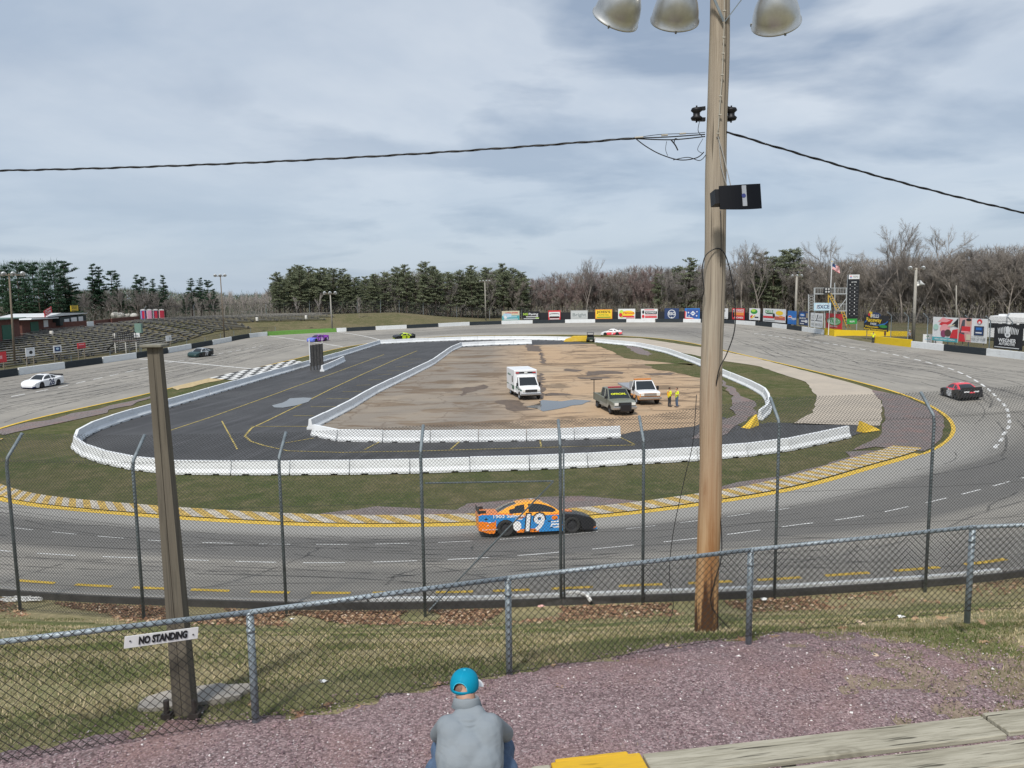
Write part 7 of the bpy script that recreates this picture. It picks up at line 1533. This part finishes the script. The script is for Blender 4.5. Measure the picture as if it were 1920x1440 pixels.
def woods():
    r = random.Random(11); J = lambda a, b: r.uniform(a, b)
    # left: dark tall white pines
    for px, y, dY, v in ((-150, 490, 0, 0), (-95, 480, 5, 1), (-45, 492, 8, 0), (8, 497, 6, 2), (30, 486, -4, 0), (58, 489, 8, 1), (78, 500, -6, 2), (98, 487, 0, 0), (118, 486, 4, 1), (15, 520, -8, 2), (46, 522, -10, 2), (70, 518, -10, 0), (105, 524, -8, 2), (128, 528, 4, 2), (140, 548, 0, 2)): tree('pine', 'dark', v, px, y, 170+dY, 'tall dark green pine behind the brick buildings at the far left', 'dark pines at far left')
    for px, y, v in ((171, 492, 2), (184, 498, 2), (207, 505, 1), (218, 520, 2), (254, 513, 2), (268, 517, 1), (285, 521, 2), (305, 514, 2), (357, 520, 2), (374, 519, 2), (389, 523, 1), (345, 548, 2), (400, 540, 2)): tree('pine', 'dark', v, px, y, J(192, 205), 'slim dark pine rising above the brush left of the birches', 'slim pines left of the birches')
    for i in range(34): px = 130+i*8+J(-4, 4); tree('bare', 'grey', i % 3, px, float(np.interp(px, TLX, TLY))+J(0, 14), J(188, 212), 'bare grey tree in the brush behind the portable toilets', 'bare trees behind the toilets')
    for i in range(34): px = 366+i*4.2+J(-2.5, 2.5); tree('birch', 'pale', i % 2, px, J(540, 556) if px > 385 else J(552, 562), J(192, 208), 'pale thin birch in the stand left of centre', 'pale birches left of centre')
    for px, y in ((372, 551), (596, 545), (556, 552), (672, 552)): tree('birch', 'pale', 1, px, y, 196, 'pale spreading birch standing alone in front of the dark woods', 'lone pale birches')
    # middle and right: three ranks
    def kind(px):
        a = r.random()
        if px < 720: return ('pine', 'olive', r.randrange(3)) if a < .82 else ('pine', 'dark', 2) if a < .88 else ('bare', 'grey', r.randrange(3))
        if px < 990: return ('pine', 'olive', r.randrange(3)) if a < .66 else ('bare', 'grey', r.randrange(3)) if a < .88 else ('bare', 'brown', r.randrange(2))
        if px < 1230: return ('bare', 'red', r.randrange(2)) if a < .5 else ('bare', 'grey', r.randrange(3)) if a < .85 else ('bare', 'brown', r.randrange(2))
        if px < 1500: return ('bare', 'grey', r.randrange(3)) if a < .62 else ('pine', 'olive', r.randrange(3)) if a < .72 else ('bare', 'brown', r.randrange(2))
        return ('bare', 'brown', r.randrange(2)) if a < .55 else ('bare', 'grey', r.randrange(3))
    lab = lambda k, px: {'pine': 'olive green pine', 'bare': {'grey': 'bare grey', 'red': 'bare reddish', 'brown': 'bare brown'}[k[1]] + ' tree' if k[0] == 'bare' else ''}[k[0]]+(' in the woods beyond the far grassy bank' if px < 930 else ' in the woods behind the far billboards' if px < 1320 else ' in the woods behind the scoreboard and right billboards')
    for row, (dY, step, dy) in enumerate(((0, 13, 10), (9, 14, 3), (18, 15, -1))):
        px = 502+row*4
        while px < 2120:
            k = kind(px); y = float(np.interp(px, TLX, TLY))+dy+J(-5, 13); tree(*k, px, y, WY(px)+dY+J(-3, 3), lab(k, px), 'woods around the far side'); px += step*J(.7, 1.3)
    for px, y, k in ((650, 512, 0), (664, 518, 2), (684, 516, 1), (702, 512, 2), (720, 508, 0), (838, 508, 2), (862, 504, 0), (978, 508, 2), (520, 508, 0), (545, 502, 1), (560, 494, 0), (578, 498, 2), (600, 500, 1), (624, 500, 0), (641, 502, 2), (745, 498, 0), (760, 494, 1), (797, 488, 0), (815, 497, 1), (884, 496, 2), (911, 500, 2), (943, 492, 1), (960, 500, 0), (1292, 481, 2), (1430, 470, 1), (1474, 466, 1), (1490, 462, 0), (1452, 478, 0)): tree('pine', 'olive', k, px, y, WY(px)+J(-4, 4), 'olive green pine standing above the woods '+('beyond the far bank' if px < 1000 else 'near the wooden pole'), 'pines above the woods')
    for px, y, k, Y in ((1100, 478, ('big', 'grey', 0), 236), (1395, 446, ('big', 'grey', 0), 215), (1425, 455, ('big', 'grey', 0), 212), (1577, 434, ('big', 'brown', 0), 190), (1632, 438, ('big', 'brown', 0), 184), (1700, 403, ('big', 'grey', 0), 178), (1725, 418, ('big', 'brown', 0), 176), (1812, 462, ('big', 'brown', 0), 165), (1900, 448, ('big', 'brown', 0), 158)):
        nm = {1100: 'above the middle of the far woods', 1395: 'just right of the wooden pole', 1425: 'second right of the wooden pole', 1577: 'behind the flag', 1632: 'between the flag and the tallest tree', 1700: 'highest of all, behind the right light pole', 1725: 'close right of the highest tree', 1812: 'behind the large food billboard', 1900: 'at the right edge above the camper'}[px]; tree(*k, px, y, Y, 'tall bare tree '+nm, 'tall bare trees')
woods()
def undergrowth():
    r = random.Random(5); V = []; Fc = []; Mi = []
    for _ in range(52000):
        px = r.uniform(-220, 2130); Y = WY(px)-r.uniform(-14, 6)+(8 if px < 500 else 0); x = PY(px, 560, Y).x; h = abs(r.gauss(0, 2.6)); g = gz(x, Y) if False else (4.6 if px < 930 else 2.0)
        if 940 > px > 520: g = 4.0
        p = Vector((x, Y, g-1+h)); u = Vector((r.gauss(0, .6), r.gauss(0, .6), r.gauss(.5, .6))).normalized()*r.uniform(.6, 1.6); s = Vector((r.gauss(0, 1), r.gauss(0, 1), r.gauss(0, 1))).normalized()*.05; k = len(V); V += [p-s, p+s, p+u]; Fc.append((k, k+1, k+2)); Mi.append((2 if r.random() < .4 else 0) if 130 < px < 1000 and r.random() < .6 else 0 if r.random() < .72 else (1 if px > 300 else 2))
    mb = MB(); mb.v = V; mb.f = Fc; mb.m = Mi; tag(mb.build('undergrowth', [TW['grey'], TW['brown'], PN['dark']]), 'tangled brush along the edge of the woods', 'brush', kind='stuff')
undergrowth()
def deep_wood():
    """the wood behind the first ranks, one mass of twigs and trunks that closes the view"""
    r = random.Random(8); V = []; Fc = []; Mi = []
    for _ in range(120000):
        px = r.uniform(-230, 2140); dY = r.uniform(18, 46); Y = WY(px)+dY; x = PY(px, 560, Y).x; top = PY(px, float(np.interp(px, TLX, TLY))+8, Y).z; g = 4.0 if px < 930 else 2.0; z = g+(top-g)*r.random()**.9
        p = Vector((x, Y, z)); u = Vector((r.gauss(0, .5), r.gauss(0, .5), r.gauss(.6, .4))).normalized()*r.uniform(.8, 2.0); s = Vector((r.gauss(0, 1), r.gauss(0, 1), r.gauss(0, .4))).normalized()*.075; k = len(V); V += [p-s, p+s, p+u]; Fc.append((k, k+1, k+2)); Mi.append(2 if px < 120 or (px < 490 and r.random() < .4) else (0 if r.random() < .7 else 1) if (px > 980 or r.random() < .6) else 3)
    mb = MB(); mb.v = V; mb.f = Fc; mb.m = Mi
    for _ in range(420):
        px = r.uniform(-230, 2140); Y = WY(px)+r.uniform(14, 40); p = PY(px, 560, Y); g = 3.0 if px < 930 else 1.5; top = PY(px, float(np.interp(px, TLX, TLY))+14, Y).z; mb.tube([(p.x, Y, g), (p.x+r.uniform(-.4, .4), Y, top)], [.16, .04], 4, 4, cap=False)
    tag(mb.build('far_off_wood', [TW['grey'], TW['brown'], PN['dark'], PN['olive'], bark]), 'deep leafless wood closing the view behind the first trees', 'woodland', kind='stuff')
deep_wood()
